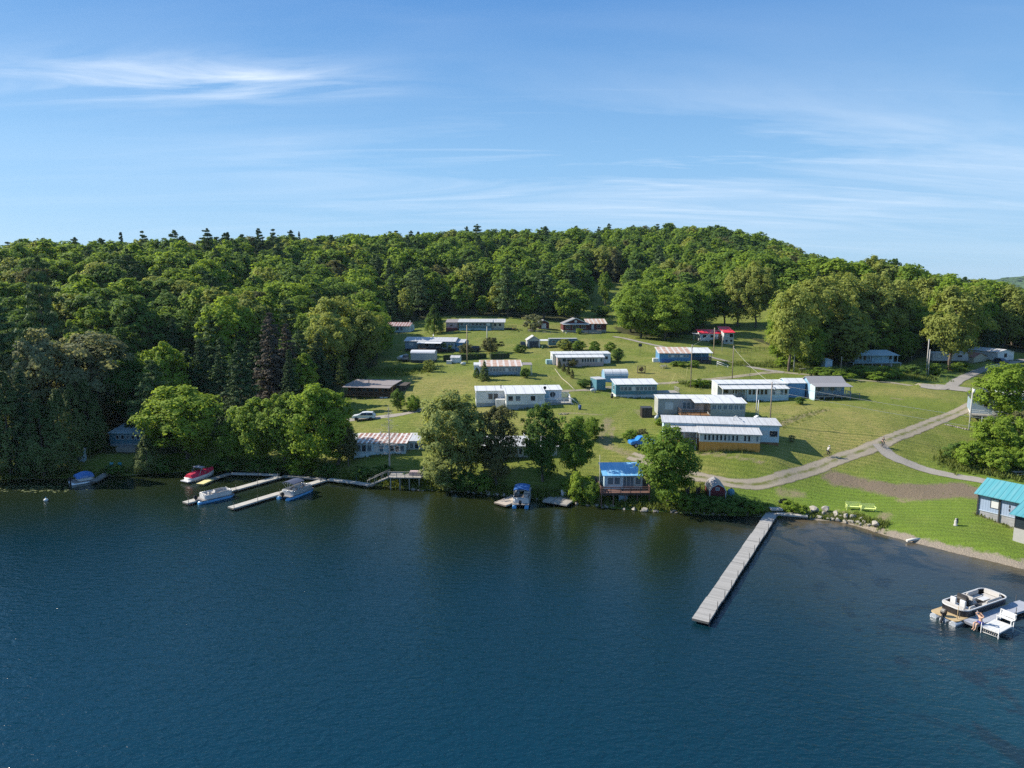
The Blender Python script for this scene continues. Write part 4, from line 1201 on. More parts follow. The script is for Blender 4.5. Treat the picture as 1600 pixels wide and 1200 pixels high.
# long white home with pinkish porch
h = House('long white mobile home with a pinkish glazed porch and dark shrubs before it', (871, 573), 943, 4)
W = h.w
h.vol(0, W, 0, 2.8, .5, 2.0, ('mono', .45), SPK, RW, (SPK,), ov=.3)
h.vol(-1.0, W + 2.5, 2.82, 7.2, .5, 2.65, ('mono', .25), SW, RW, (SW,), ov=.15)
h.row('F', 0, W * .52, W - .3, 8, 1.15, 1.15, gap=.1); h.win('F', 0, [(W * .1, 1.3, 1.2, 1.0), (W * .3, 1.3, 1.2, 1.0)]); h.win('F', 2.82, [(W + .9, 1.6, .9, .9)])
h.win('L', -1.0, [(4.3, 1.4, 1.0, 1.1)]); h.vent(W * .38, 5, 3.3, .4)
bm = BM(); box(bm, -2.6, -1.03, 3.4, 5.4, -.4, 1.5); h.part('porch_box', bm, STQ)
# blue cottage with rusty roof
h = House('bright blue cottage with streaky rusted roof and a white roofed porch on its right', (1030, 567), 1079, -3)
W = h.w
h.vol(0, W, 0, 6.4, .3, 2.35, ('mono', 1.0), SBL, RRUST2, (CONC,), ov=.35)
h.row('F', 0, 2.4, W - .5, 7, 1.55, .7, gap=.1, pm=GLB)
h.vol(W + .36, W + 5.8, .3, 6.3, .3, 2.4, ('mono', .9), None, RW, None, ov=.2)
bm = BM(); box(bm, W + .02, W + 5.6, 3.4, 6.2, .3, 2.8); h.part('wall', bm, SBL, label='blue wall at the back of the porch')
h.deck(W + .1, W + 5.7, .3, 3.38, .6, WDK, 'FR', WDK, 4, WDK)
for x in (W + .4, W + 3.0, W + 5.6): h.post(x, .45, .6, 2.7, SGB)
bm = BM(); box(bm, .6, 3.4, -.35, -.06, -.3, .95); box(bm, 3.6, 4.6, -.3, -.06, -.3, .8); h.part('tarp', bevel(bm, .08), paint('tarp_blue', (.03, .10, .32), .5, .2))
bm = BM(); box(bm, -1.5, -.05, 1.0, 2.6, -.5, 1.1); h.part('porch_box', bm, WHITE)
# red roof house
h = House('white house with two bright red roofs in front of the grove', (1094, 533), 1122, 0)
W = h.w
h.vol(0, W, 0, 5.5, .5, 2.1, ('mono', 1.0), SW, RRED, (WHITE,), ov=.25)
h.win('F', 0, [(.8, 1.2, 1.3, 1.0), (3.4, 1.2, 1.2, 1.0)])
h.vol(W + 1.2, W + 4.6, -2.4, 4.5, .9, 2.2, ('mono', 1.5), SLG, RRED, (WHITE,), ov=.35); h.row('F', -2.4, W + 1.5, W + 4.4, 2, 1.5, 1.3, gap=.25); h.win('R', W + 4.6, [(-1.2, 1.5, 1.3, 1.2)])
for x in (W + 1.7, W + 3.3):
    h.win('F', -2.4, [(x, -.05, .9, .75)])
h.vol(W + .02, W + 1.18, .4, 5, .5, 2.1, ('mono', .9), WBR, RRED, (WBR,), ov=.02)
h.deck(W - 1.5, W + 1.1, -1.4, -.02, .5, WBR, 'FL', WBR, 3)
h.awning(-2.0, -.28, 1.0, 4.0, 2.3, 2.5, RGW); h.post(-1.9, 1.2, -.5, 2.3)
# white and blue mobile home
h = House('long white mobile home with a lower porch roof over an open dark bay', (1129, 627), 1232, 2)
W = h.w
h.vol(W * .36, W, 0, 2.6, .7, 1.95, ('mono', .42), SPB, RW, (SPB,), ov=.30, ovx=.1)
h.vol(-.2, W * .36 - .12, 0, 2.6, .6, 2.05, ('mono', .42), None, RW, None, ov=.30, ovx=.0)
h.vol(-.3, W + .8, 2.62, 6.6, .6, 2.75, ('mono', .3), SLG, RW, (SGB,), ov=.15)
h.row('F', 0, W * .38, W - .3, 10, 1.35, 1.2, gap=.12)
h.deck(-.1, W * .36 - .05, .05, 2.6, .35, WDK, '', WDK, 3, WDK)
for x in (0, W * .18, W * .34): h.post(x, .12, .35, 2.62)
h.win('F', 2.62, [(1.0, 1.3, 1.2, 1.0), (3.0, 1.3, 1.0, 1.0)])
# grey mobile home
h = House('grey mobile home with cluttered deck and six square porch windows', (1030, 652), 1160, -2)
W = h.w
x1 = W * .585
h.vol(x1, W, -1.6, 1.6, 1.15, 1.85, ('mono', .45), SGR, RW, (SGR,), ov=.25)
h.vol(0, W - .5, 1.62, 5.6, .5, 2.75, ('mono', .12), SGR, RW, (SGR,), ov=.15)
h.row('F', -1.6, x1 + .25, W - .25, 6, 1.75, 1.0, gap=.2, pm=GLB, mull=1)
h.win('F', 1.62, [(1.3, 1.2, 1.6, 1.4)], pm=GLW, mull=1); h.win('F', 1.62, [(4.6, 1.3, 2.4, 1.4)], pm=GLB, mull=2)
h.awning(W * .40, x1 - .28, -1.6, 1.45, 3.0, 3.25, RW)
h.deck(W * .24, x1 - .05, -1.8, 1.6, .75, WBR, 'FL', WDK, 4); h.door('F', 1.62, W * .5, .8, .9, 2.0)
# long cottage on orange boards
h = House('long pale blue cottage with ribbed roofs and orange board base beside the lane', (1092, 706), 1187, -9)
W = h.w
h.vol(0, W, 0, 3.2, 1.75, 1.45, ('mono', .55), SLG, RGW, (WOR, 'orange board base', .0), ov=.35, ovx=.25)
h.row('F', 0, .7, W - .25, 14, 1.98, 1.05, gap=.16)
h.vol(-4.6, -.27, .6, 3.2, 1.5, 1.7, ('mono', .45), None, RGW, None, ov=.3, ovx=.0)
h.vol(-5.6, W + 3.6, 3.22, 7.4, 1.3, 2.85, ('mono', .35), SPB, RGW, (WBR, 'brown board base', .02), ov=.3)
h.win('F', 3.22, [(W + .5, 2.6, 1.3, .7)], pm=GLW); h.win('F', 3.22, [(W + 2.0, 2.2, 1.4, 1.1)]); h.win('F', 3.22, [(-3.6, 2.1, 1.2, 1.1)]); h.win('R', W + 3.6, [(5.0, 2.3, 1.2, 1.0)])
h.deck(-4.6, -.05, .6, 3.2, 1.2, WBR, 'F', WBR, 3)
for x in (-4.5, -2.4, -.4): h.post(x, .7, 1.2, 3.2)
bm = BM(); tube(bm, [(6.2, 5.4, 4.4), (6.2, 5.4, 5.1), (6.6, 5.3, 5.2), (7.3, 4.4, 4.75)], .07); h.part('chimney', bm, CHROME)
H19 = h
# teal cottage
h = House('small teal cottage with white roof and pale skirt beside a plank deck', (962, 621), 1026, 3)
W = h.w
h.vol(0, W, 0, 4.6, .6, 2.2, ('mono', .55), STE, RW, (SLG,), ov=.25)
h.row('F', 0, .9, W - .35, 9, 1.4, 1.0, gap=.06, pm=GLB); h.win('L', 0, [(1.5, 1.4, 1.0, 1.0)])
h.deck(W + .1, W + 5.0, -.1, 3.6, .95, WGREY, 'R', WGREY, 4, SLG)
h.steps(.4, 1.6, W + 5.02, .9, WGREY, 'x', 1)
# teal box shed and the domed shelter
h = House('square teal metal shed with a pale left side', (932, 611), 946, 18, 'shed', 'shed')
W = h.w
h.vol(0, W, 0, 3.4, .1, 2.5, ('mono', .12), STE, RGW, None, ov=.08); h.door('F', 0, W * .25, .15, .9, 2.0, STE)
h = House('domed portable shelter with a white top and blue sides', (945, 597), 981, 4, 'storage_shelter', 'shelter')
W = h.w
h.vol(0, W, 0, 4.0, .0, 1.5, ('arch', 1.3), SCY, RW, None, ov=.1)
# white house with the big stilt porch
h = House('pale blue gabled house with a deep shaded porch on posts under a wide grey roof', (1273, 626), 1328, 0)
W = h.w
h.vol(0, W * .99, 2.6, 7.0, 1.0, 2.45, ('gx', 1.15), SCY, RGR, (SGB,), ov=.3)
h.awning(-.2, W + .3, -.5, 2.28, 3.0, 3.42, RGR)
bm = BM(); prism(bm, [(0, -1), (2.58, -1), (2.58, 3.38), (0, 3.0)], -.08, .0); h.part('wall', bm, SPB, label='sunlit pale blue end wall of the porch')
h.deck(.1, W + .2, 0, 2.6, .95, WGREY, 'FR', SGB, 5)
for x in (.3, W * .5, W): h.post(x, .15, .95, 3.05, WGREY)
h.row('F', 2.6, 1.6, W - .8, 4, 1.7, 1.1, gap=.4, pm=GL)
h.steps(.4, 1.6, 1.1, .9, WGREY, 'x', -1)
h.vol(-4.6, -.35, 4.2, 8.6, .8, 2.4, ('gx', .75), SBL, RW, (SBL,), ov=.2)
bm = BM(); box(bm, W + .5, W + 2.6, 1.0, 1.12, 1.3, 1.4); box(bm, W + .5, W + 2.6, 1.0, 1.12, .8, .9)
for x in (W + .5, W + 2.5): box(bm, x, x + .1, .98, 1.14, -1, 1.5)
h.part('stair_rail', bm, WGREY)
# turquoise hut
h = House('pale turquoise cottage with open white posted porch before the big grove', (1341, 570), 1402, 1)
W = h.w
h.vol(0, W, 2.0, 6.2, .7, 2.3, ('mono', .6), STQ, RTQ, (CONC,), ov=.35)
h.awning(-.2, W + .5, -.2, 1.64, 2.65, 2.9, RTQ)
h.deck(-1.8, W + .8, -.6, 2.0, .65, RTQ, '', WHITE, 6)
for x in (.1, W * .3, W - 1.6, W): h.post(x, .1, .65, 2.7)
bm = BM(); box(bm, W * .38, W * .82, .9, 1.95, .67, 2.7); h.part('wall', bm, STQ, label='jutting middle wall under the porch')
h.win('F', 2.0, [(.9, 1.3, 1.1, 1.1), (2.4, 1.0, .9, 1.8)]); h.win('F', 2.0, [(W - 1.5, 1.3, 1.0, 1.1)])
# blue shed beside it
h = House('little pale blue shed half hidden in grass beside the grove', (1289, 576), 1300, 15, 'shed', 'shed')
W = h.w
h.vol(0, W, 0, 2.2, .1, 2.1, ('mono', .3), SPB, RTQ, None, ov=.15); h.door('F', 0, W * .3, .15, .8, 1.8)
# rust roofed small garage
h = House('small shed with a rusty brown roof between the silver trailer and the white house', (1521, 568), 1541, 22, 'shed', 'shed')
W = h.w
h.vol(0, W, 0, 5.2, .1, 1.9, ('gy', 1.2), SBEI, roof_metal('roof_rust_brown', (.24, .095, .07), streak=.4), (CONC,), ov=.25); h.door('R', W, 1.5, .15, .9, 1.7, WBR)
# white house at the right edge
h = House('white gable ended house at the right edge above the lane', (1558, 566), 1583, 12)
W = h.w
h.vol(0, W, 0, 11, .5, 2.6, ('gy', .8), SW, RGW, (CONC,), ov=.2); h.win('F', 0, [(W * .4, 1.5, 1.0, 1.2)], DARKP)
h.row('R', W, 1.0, 8.0, 4, 1.4, 1.1, gap=.9); h.door('R', W, 9.0, .5)
# small blue house behind the big right tree
h = House('blue clapboard house with a dark gable end behind the leaning roadside tree', (1517, 652), 1530, -28, w=4.6)
h.vol(0, 4.6, 0, 7.5, .9, 2.9, ('gy', 1.2), SGB, DARKP, (WHITE,), ov=.35); h.win('F', 0, [(1.8, 2.2, 1.0, 1.1)]); h.door('F', 0, 3.3, .95)
h.vol(4.62, 13, 1.5, 8.0, .9, 2.4, ('mono', 1.2), SLG, RGW, (CONC,), ov=.3); h.row('F', 1.5, 5.6, 13, 6, 1.5, 1.2, gap=.6)
h.deck(-.5, 5.4, -2.4, -.02, .9, WGREY, 'F', WHITE, 4)
# teal roofed waterfront building
h = House('slate blue waterfront pavilion with a bright teal standing seam roof', (1526, 804), 1600, -55, 'pavilion', 'building', w=11.5)
W = h.w
PANEL = paint('slate_blue_panel', (.26, .33, .45), .6, .12, 1.0, lap=('X', .3))
h.vol(0, W, 0, 6.5, .75, 2.35, ('gx', 1.3), PANEL, RTEAL, (paint('block_grey', (.30, .30, .31), .9, .2, 3, lap=('Z', .4)),), ov=.55, ovx=.35)
bm = BM(); box(bm, -.02, W, -.05, -.005, 2.72, 3.02); h.part('fascia_band', bm, DARKP)
for x in (.05, 2.55, 5.1, 7.7):
    bm = BM(); box(bm, x - .08, x + .08, -.13, -.052, -.6, 3.1); h.part('post', bm, DARKP)
bm = BM(); box(bm, .0, W, -.04, -.003, .70, .80); h.part('sill_band', bm, paint('pale_slate', (.42, .48, .56), .6))
h.win('F', 0, [(1.45, 1.35, 1.0, 1.25)], DARKP, WHITE); 
bm = BM(); box(bm, 3.55, 3.70, -.04, .0, 1.9, 2.25); box(bm, 3.55, 3.70, -.04, .0, 1.45, 1.75); h.part('meter_box', bm, DARKP)
h.win('L', 0, [(2.4, 1.4, 1.2, 1.2)])
h.vol(5.4, 10.4, -3.6, -.15, .55, 1.75, ('mono', .75), None, RTEAL, (CONC,), ov=.45)
h.row('F', -3.55, 5.45, 10.3, 4, .6, 1.7, gap=.06, fm=DARKP); h.row('L', 5.45, -3.4, -.3, 2, .6, 1.7, gap=.06, fm=DARKP)
bm = BM(); box(bm, 5.5, 10.3, -3.5, -.2, .56, .62); h.part('floor', bm, CONC)
# boathouse on stilts
h = House('pale blue boathouse with a bright blue roof above a dark railed deck on stilts', None, None, 1, 'boathouse', 'boathouse', w=5.7, loc=(onz(944, 764, 2.25).x, onz(944, 764, 2.25).y, 2.25))
W = h.w
h.vol(0, W, 0, 4.0, .02, 2.05, ('mono', .75), SPB, RBLU, None, ov=.3)
h.win('F', 0, [(.45, .65, .95, 1.15), (1.45, .65, .95, 1.15), (4.6, .65, .9, 1.15)], pm=GLB)
f = h.part('sliding_door', frame_bm('F', 2.75, .04, 1.7, 1.9, 0, mull=2), WHITE); h.part('pane', pane_bm('F', 2.75, .04, 1.7, 1.9, 0), GLB, f); h.win('L', 0, [(1.3, .6, 1.2, 1.1)])
h.deck(-.8, W + .8, -2.0, 4.2, 0.0, WRD, 'FLR', WRD, 5, rh=.85)
bm = BM(); box(bm, -.75, W + .75, -1.85, -1.7, -.42, -.17); h.part('beam', bm, WDK)
bm = BM(); box(bm, 2.0, 3.3, -1.3, -.4, -2.1, -.45); h.part('storage_box', bm, SGB)
# red barn shed
h = House('dark red barn style shed with white gambrel trim near the shore bushes', (1108, 781), 1134, -6, 'barn_shed', 'shed')
W = h.w
h.vol(0, W, 0, 3.4, .1, 1.25, ('gambrel', 1.15), paint('barn_red', (.16, .02, .025), .6, .15, 1.5, lap=('X', .25)), RGR, (CONC,), ov=.12)
g_ = 1.15; e = 1.35; pr = [(-.06, e - .1), (W * .16, e + g_ * .62), (W / 2, e + g_), (W - W * .16, e + g_ * .62), (W + .06, e - .1)]
bm = BM(); prism(bm, [(a, b - .13) for a, b in pr] + [(a, b + .02) for a, b in pr[::-1]], -.18, -.125, 'y'); box(bm, -.02, .12, -.06, -.003, .1, 1.2); box(bm, W - .12, W + .02, -.06, -.003, .1, 1.2); h.part('trim', bm, WHITE)
h.win('F', 0, [(W * .36, 1.45, .55, .45)], pm=GLB)
bm = BM(); box(bm, W * .2, W * .78, -.05, -.002, .12, 1.3); h.part('door', bm, paint('barn_red_dark', (.11, .015, .02), .6))
# shaded cottage far left
h = House('dim teal cottage in deep shade under the left shore trees', (172, 698), 226, 0)
W = h.w
h.vol(0, W, 0, 5.5, .6, 2.0, ('mono', .6), STE, RTQ, (GREYP,), ov=.3); h.row('F', 0, 1.2, W - .8, 5, 1.4, .85, gap=.3)
bm = BM(); box(bm, 2.4, W - .6, -2.2, -.05, -.6, .35); h.part('porch', bm, WGREY)
h = House('narrow grey outhouse at the dark left shore', (122, 722), 131, 5, 'outhouse', 'shed')
h.vol(0, h.w, 0, 1.0, .05, 1.9, ('mono', .25), SPB, RGW, None, ov=.1); h.door('F', 0, .15, .1, h.w - .3, 1.7, SPB)
# small dark box shed and white sheds
h = House('plain dark brown storage box on the grass left of the grey mobile home', (1003, 653), 1019, 2, 'storage_box', 'storage box')
h.vol(0, h.w, 0, 1.7, .05, 1.75, ('mono', .08), WDK, DARKP, None, ov=.04)
bm = BM(); box(bm, h.w * .48, h.w * .52, -.03, .0, .1, 1.7); h.part('door_seam', bm, DARKP)
h = House('little white shed with a grey roof in front of the dark hedge', (704, 568), 718, -10, 'shed', 'shed')
h.vol(0, h.w, 0, 2.2, .1, 1.5, ('gx', .5), SW, RGW, None, ov=.12); h.door('F', 0, .3, .15, .7, 1.3, SLG)
bm = BM(); box(bm, -.9, .5, -1.1, -.1, -.2, .8); box(bm, -.95, .55, -1.15, -.05, .8, .86); h.part('utility_box', bm, WHITE)

# worn soil along the foot of every wall
ba = tm.attributes['bare'].data; bv = np.empty(len(X), np.float32); ba.foreach_get('value', bv)
for (ax_, ay_, r_, w_, s_) in HOUSES:
    near = np.hypot(X - ax_, Y - ay_) < 30; qx, qy = X[near] - ax_, Y[near] - ay_
    u = qx * math.cos(r_) + qy * math.sin(r_); v = -qx * math.sin(r_) + qy * math.cos(r_)
    dd_ = np.hypot(np.maximum(np.maximum(-u, u - w_), 0), np.maximum(np.maximum(-v, v - 6), 0))
    bv[near] = np.maximum(bv[near], .72 * sstep(1.3, .2, dd_))
ba.foreach_set('value', bv)
# ------------------------------------------------------------------ trees and shrubs that stand out one by one
# dark conifers crowding the left shore
LS = 'dark conifers along the left shore'
T('cedar', 'cedar', 18, 742, 580, 84, 'tall dark cedar at the far left water edge', 0, 0, LS)
T('cedar', 'cedar', 70, 745, 622, 74, 'broad olive cedar leaning over the left water edge beside the tall cedar', 0, 1, LS)
T('cedar', 'cedar', -25, 745, 598, 90, 'dark cedar cut by the left frame edge at the waterline', 0, 2, LS)
T('spruce', 'spruce', 45, 735, 575, 66, 'dark spruce rising behind the left shore cedars', 0, 0, LS)
T('cedar', 'cedar', 98, 738, 606, 62, 'cedar with a rounded top behind the small grey outhouse', 0, 1, LS)
T('cedar', 'cedar', 140, 706, 592, 62, 'slender cedar left of the shaded teal cottage', 0, 0, LS)
T('cedar', 'cedar', 118, 716, 600, 60, 'dense cedar between the shore cedars and the shaded teal cottage', 0, 2, LS)
T('cedar', 'cedar', 231, 739, 679, 44, 'squat olive cedar bush at the waterline left of the round maple', 0, 1, LS)
T('airy', 'grey', 75, 690, 515, 110, 'greyish pale leaved tree above the left shore cedars', 0, 0)
T('airy', 'grey', 150, 672, 517, 140, 'large silvery flowering tree above the shaded teal cottage', 0, 1)
T('high', 'dark', 205, 668, 560, 80, 'dark leaved tree directly behind the shaded teal cottage', 0, 0)
T('pine', 'pine', 12, 690, 455, 110, 'big dark pine with heavy boughs at the left frame edge', 0, 0)
T('pine', 'pine', 78, 640, 402, 92, 'tall layered pine on the left hillside above the silvery tree', 1, 1)
T('round', 'bright', 262, 655, 535, 84, 'light green tree behind the round maple', 0, 1)
# the round maple and the belt of trees by the docks
T('round', 'bright', 290, 716, 604, 136, 'full round maple in bright leaf behind the red covered boat', 0, 0)
BT = 'broadleaf belt behind the white docks'
T('round', 'broad', 366, 728, 655, 66, 'small broadleaf tree right of the round maple at the shore', 0, 2, BT)
T('round', 'broad', 405, 729, 622, 88, 'spreading green tree behind the left white dock', 0, 1, BT)
T('tall', 'broad', 448, 731, 612, 84, 'leafy green tree behind the dock with the blue boat', 0, 0, BT)
T('round', 'bright', 492, 734, 600, 108, 'biggest light green tree at the shore left of the rust striped cottage', 0, 2, BT)
T('tall', 'bright', 526, 726, 612, 70, 'bright tree whose crown covers the left end of the rust striped cottage', 0, 1, BT)
T('shrub', 'bright', 470, 742, 712, 50, 'yellow green shrub at the waterline behind the walkway', 0, 0, BT)
T('high', 'brownish', 545, 728, 668, 34, 'thin half bare tree at the left corner of the rust striped cottage', 0, 1)
for (a, b, c_, d, l) in ((318, 645, 530, 62, 'dark pointed spruce left of the tallest shore spruce'), (350, 648, 526, 58, 'dark spruce touching the tallest shore spruce'), (380, 676, 532, 80, 'tallest dark spruce standing behind the shore broadleaves'), (297, 642, 543, 52, 'shorter spruce at the left end of the spruce row'), (500, 610, 520, 46, 'dark slim spruce left of the brown cabin'), (455, 640, 545, 42, 'small dark spruce below the brown dying spruce')):
    T('spruce', 'spruce', a, b, c_, d, l, 0, None, 'spruces above the shore trees')
T('spruce', 'brownspruce', 427, 628, 487, 72, 'grey brown dying spruce above the shore trees', 0, 1)
T('spruce', 'brownspruce', 452, 622, 505, 60, 'smaller grey brown dying spruce beside the taller one', 0, 2)
T('spruce', 'larch', 563, 590, 545, 28, 'pale green young larch at the wood edge above the brown cabin', 0, 0)
T('spruce', 'larch', 536, 600, 556, 26, 'young yellow green conifer left of the pale larch', 0, 1)
T('tall', 'bright', 476, 628, 552, 50, 'lime green young tree in front of the dying spruces', 0, 2)
T('airy', 'airy', 520, 590, 488, 80, 'feathery light green tree at the wood edge left of the young larch', 0, 0)
T('round', 'airy', 566, 574, 482, 78, 'broad feathery tree at the corner of the wood below the farthest left cottage', 0, 1)
T('round', 'broad', 590, 560, 488, 54, 'dark rounded tree casting shade on the grass below the farthest left cottage', 0, 0)
# trees in front of the middle cottages
T('airy', 'willow', 706, 757, 608, 120, 'large open crowned ash between the rust striped cottage and the hidden cottage', 0, 0)
T('airy', 'willow', 735, 748, 640, 70, 'pale leaved tree right of the open ash', 0, 2)
T('round', 'willow', 690, 764, 706, 70, 'grey green willow bush at the water right of the stair deck', 0, 0)
T('tall', 'brownish', 776, 758, 634, 72, 'dark bronze green tree hiding the left of the low grey roofed cottage', 0, 1)
T('tall', 'dark', 848, 752, 628, 68, 'upright deep green maple in front of the white double cottage', 0, 0)
T('airy', 'broad', 898, 756, 648, 70, 'open green tree left of the boathouse', 0, 1)
T('round', 'broad', 1043, 790, 668, 104, 'spreading green tree beside the boathouse hiding its right end', 0, 0)
T('shrub', 'broad', 926, 687, 652, 36, 'rounded bush casting shade on the dirt track', 0, 1)
SHR = 'shrubs along the shore bank'
for i, (a, b, c_, d, lm, l) in enumerate(((640, 752, 738, 40, 'dark', 'low dark shrub under the right end of the stair deck'), (728, 768, 736, 60, 'dark', 'dark shrub right of the grey green willow bush'), (752, 768, 742, 44, 'broad', 'small shrub left of the rocks under the bronze tree'), (905, 785, 738, 46, 'bright', 'light green bush beside the wooden platform'),
        (925, 787, 752, 40, 'broad', 'green bush against the boathouse posts'), (888, 772, 748, 36, 'broad', 'bush behind the white box on the platform'), (1068, 796, 770, 44, 'broad', 'low shrub right of the boathouse tree'), (1092, 800, 774, 46, 'dark', 'dark shrub below the red barn shed on its left'), (1122, 802, 776, 50, 'dark', 'dark shrub below the red barn shed'),
        (1150, 803, 774, 50, 'dark', 'large dark shrub right of the red barn shed'), (1178, 804, 784, 40, 'broad', 'low shrub beside the foot of the long dock'), (1232, 801, 783, 38, 'bright', 'grassy bush behind the grey shore walkway'), (1252, 803, 788, 26, 'bright', 'small bush left of the shore boulders'), (565, 748, 728, 40, 'dark', 'dark shrub below the rust striped cottage'),
        (600, 746, 726, 38, 'dark', 'dark shrub behind the stair deck'), (350, 737, 715, 50, 'dark', 'dark shrub above the dock with the red boat'), (260, 738, 716, 44, 'dark', 'dark shrub under the round maple'), (410, 738, 716, 60, 'dark', 'dark undergrowth bush behind the long walkway'), (435, 740, 722, 40, 'dark', 'dark bush at the joint of the walkways'), (510, 746, 724, 44, 'dark', 'dark bush left of the stair deck'), (180, 740, 726, 40, 'dark', 'dark bush behind the two teal chairs'))):
    T('shrub', lm, a, b, c_, d, l, 0, i % 3, SHR)
# garden shrubs and hedges
T('cedar', 'dark', 679, 521, 475, 34, 'big dense dark evergreen between the two uppermost left cottages', 0, 1)
T('spruce', 'larch', 757, 594, 563, 22, 'small dark spruce at the left end of the cottage with carport', 0, 2)
T('cedar', 'dark', 745, 590, 574, 14, 'low bush left of the small spruce by the cottage with carport', 0, 0)
T('shrub', 'dark', 821, 590, 575, 20, 'clipped round bush at the right end of the cottage with carport', 0, 1)
T('shrub', 'airy', 671, 581, 562, 22, 'round bush in front of the covered trailer', 0, 2)
T('shrub', 'dark', 700, 549, 533, 30, 'bush in front of the deck of the grey and blue cottage', 0, 0)
T('shrub', 'brownish', 768, 551, 527, 40, 'grey green bush beside the pale utility pole', 0, 1)
T('shrub', 'brownish', 726, 552, 537, 30, 'dark low bush left of the hedge', 0, 2)
T('tall', 'dark', 622, 642, 607, 24, 'dark conical tree at the right end of the brown cabin', 0, 0)
T('shrub', 'broad', 645, 643, 618, 34, 'round bush right of the brown cabin', 0, 1)
T('shrub', 'grey', 832, 516, 491, 36, 'grey leaved bush left of the tiny maroon shed', 0, 2)
T('shrub', 'airy', 882, 546, 530, 30, 'bush in front of the grey camper', 0, 0)
T('shrub', 'broad', 905, 548, 532, 26, 'leafy bush right of the grey camper', 0, 1)
T('shrub', 'broad', 930, 550, 533, 26, 'young bush above the long white mobile home', 0, 2)
T('shrub', 'broad', 954, 548, 534, 20, 'last bush in the row above the long white mobile home', 0, 0)
T('round', 'dark', 966, 566, 544, 22, 'small dark round tree at the right end of the long white mobile home', 0, 1)
T('shrub', 'brownish', 893, 573, 560, 30, 'dark bush before the pinkish porch', 0, 1)
for i, x in enumerate((874, 881, 888, 894)):
    T('cedar', 'brownish', x, 576 + i * 5, 562 + i * 5, 8, ('first', 'second', 'third', 'fourth')[i] + ' reddish clipped cone shrub along the pale garden edging counted from the porch', 0, i % 3, 'row of clipped cone shrubs')
for a, b, c_, d, l, lm in ((913, 605, 592, 30, 'dark hedge bush left of the square teal shed', 'dark'), (1090, 604, 592, 30, 'tall grass bush beside the right utility pole of the upper lane', 'bright'), (1128, 612, 598, 20, 'bush at the left corner of the mobile home with the dark bay', 'broad'), (1105, 602, 594, 34, 'weedy clump below the upper lane', 'bright'), (985, 690, 670, 30, 'garden shrub left of the blue car', 'broad'), (1003, 684, 670, 24, 'garden shrub behind the blue car', 'brownish'), (1237, 690, 680, 12, 'little grey bush on the lawn right of the orange based cottage', 'grey'),
        (1060, 572, 564, 30, 'flower bed bush below the blue cottage porch', 'broad'), (1085, 573, 563, 26, 'green bush at the foot of the blue cottage stairs', 'broad'), (1118, 538, 530, 20, 'dark bush left of the red roofed house', 'dark'), (812, 551, 538, 22, 'bush left of the dark off road car by the grey garage', 'dark'), (905, 522, 513, 12, 'small bush before the gable of the maroon house', 'bright'), (1006, 603, 592, 18, 'bush behind the right end of the teal cottage', 'broad'), (1250, 632, 620, 20, 'bush between the dark bay mobile home and the stilt porch house', 'dark'), (850, 612, 600, 18, 'bush behind the right part of the white double cottage', 'broad'), (700, 640, 622, 24, 'bush at the right end of the pale driveway', 'broad'), (1160, 605, 593, 26, 'bush behind the mobile home with the dark bay', 'bright'), (1030, 664, 655, 18, 'weedy bush before the left end of the grey mobile home', 'bright'), (1100, 664, 655, 26, 'flower bush under the grey mobile home deck', 'broad'), (950, 566, 556, 14, 'bush by the right end of the pinkish porch', 'bright'), (1290, 590, 574, 60, 'brushy thicket around the little pale blue shed', 'broad'), (1240, 568, 545, 60, 'brush below the left edge of the big grove', 'bright'), (1225, 575, 558, 34, 'weedy bush beside the lamp pole', 'bright'), (1268, 572, 552, 44, 'dark thicket left of the little pale blue shed', 'dark'), (1345, 588, 572, 50, 'overgrown bank below the turquoise cottage', 'broad'), (1390, 590, 572, 46, 'overgrown bank at the right of the turquoise cottage', 'broad'),
        (1425, 588, 570, 40, 'overgrown bush between the turquoise cottage and the silver trailer', 'dark'), (1460, 586, 568, 34, 'bush at the foot of the leaning tree', 'broad'), (1500, 580, 566, 36, 'bush in front of the silver trailer', 'broad'), (1310, 594, 580, 46, 'grassy thicket above the lane', 'bright'), (1370, 594, 580, 50, 'tall weeds above the lane before the turquoise cottage', 'bright')):
    T('shrub', lm, a, b, c_, d, l, 0)
def hedge(label, pa, pb, h_, th_):
    a, b = at(*pa), at(*pb); L_ = (b - a).to_2d().length
    g = np.random.default_rng(int(pa[0]))
    n = int(L_ * h_ * 9)
    x = g.random(n) * L_; z = g.random(n) * h_; y = g.random(n) * th_
    cc = np.stack([x, y, np.minimum(z + .1, h_ - .1)], 1)
    V, t = leaves(cc, np.full(n, .28), 14, .10, g)
    V[:, 2] = np.minimum(V[:, 2], h_ + .05 * g.normal(size=len(V)))
    o = thing('hedge', label, 'hedge', a, math.atan2(b.y - a.y, b.x - a.x))
    obj('foliage', quad_mesh('foliage', V, t, None, [LEAFM['dark']]), [], o)
    bm = BM(); box(bm, .1, L_ - .1, .15, th_ - .15, -.8, h_ - .3); obj('stems', bm, paint('hedge_inside', (.03, .045, .015), .9, .4), o)
hedge('long dark clipped hedge behind the little white shed', (694, 565), (761, 560), 2.1, 1.4)
hedge('shorter dark clipped hedge right of the long one', (767, 562), (797, 560), 1.9, 1.3)
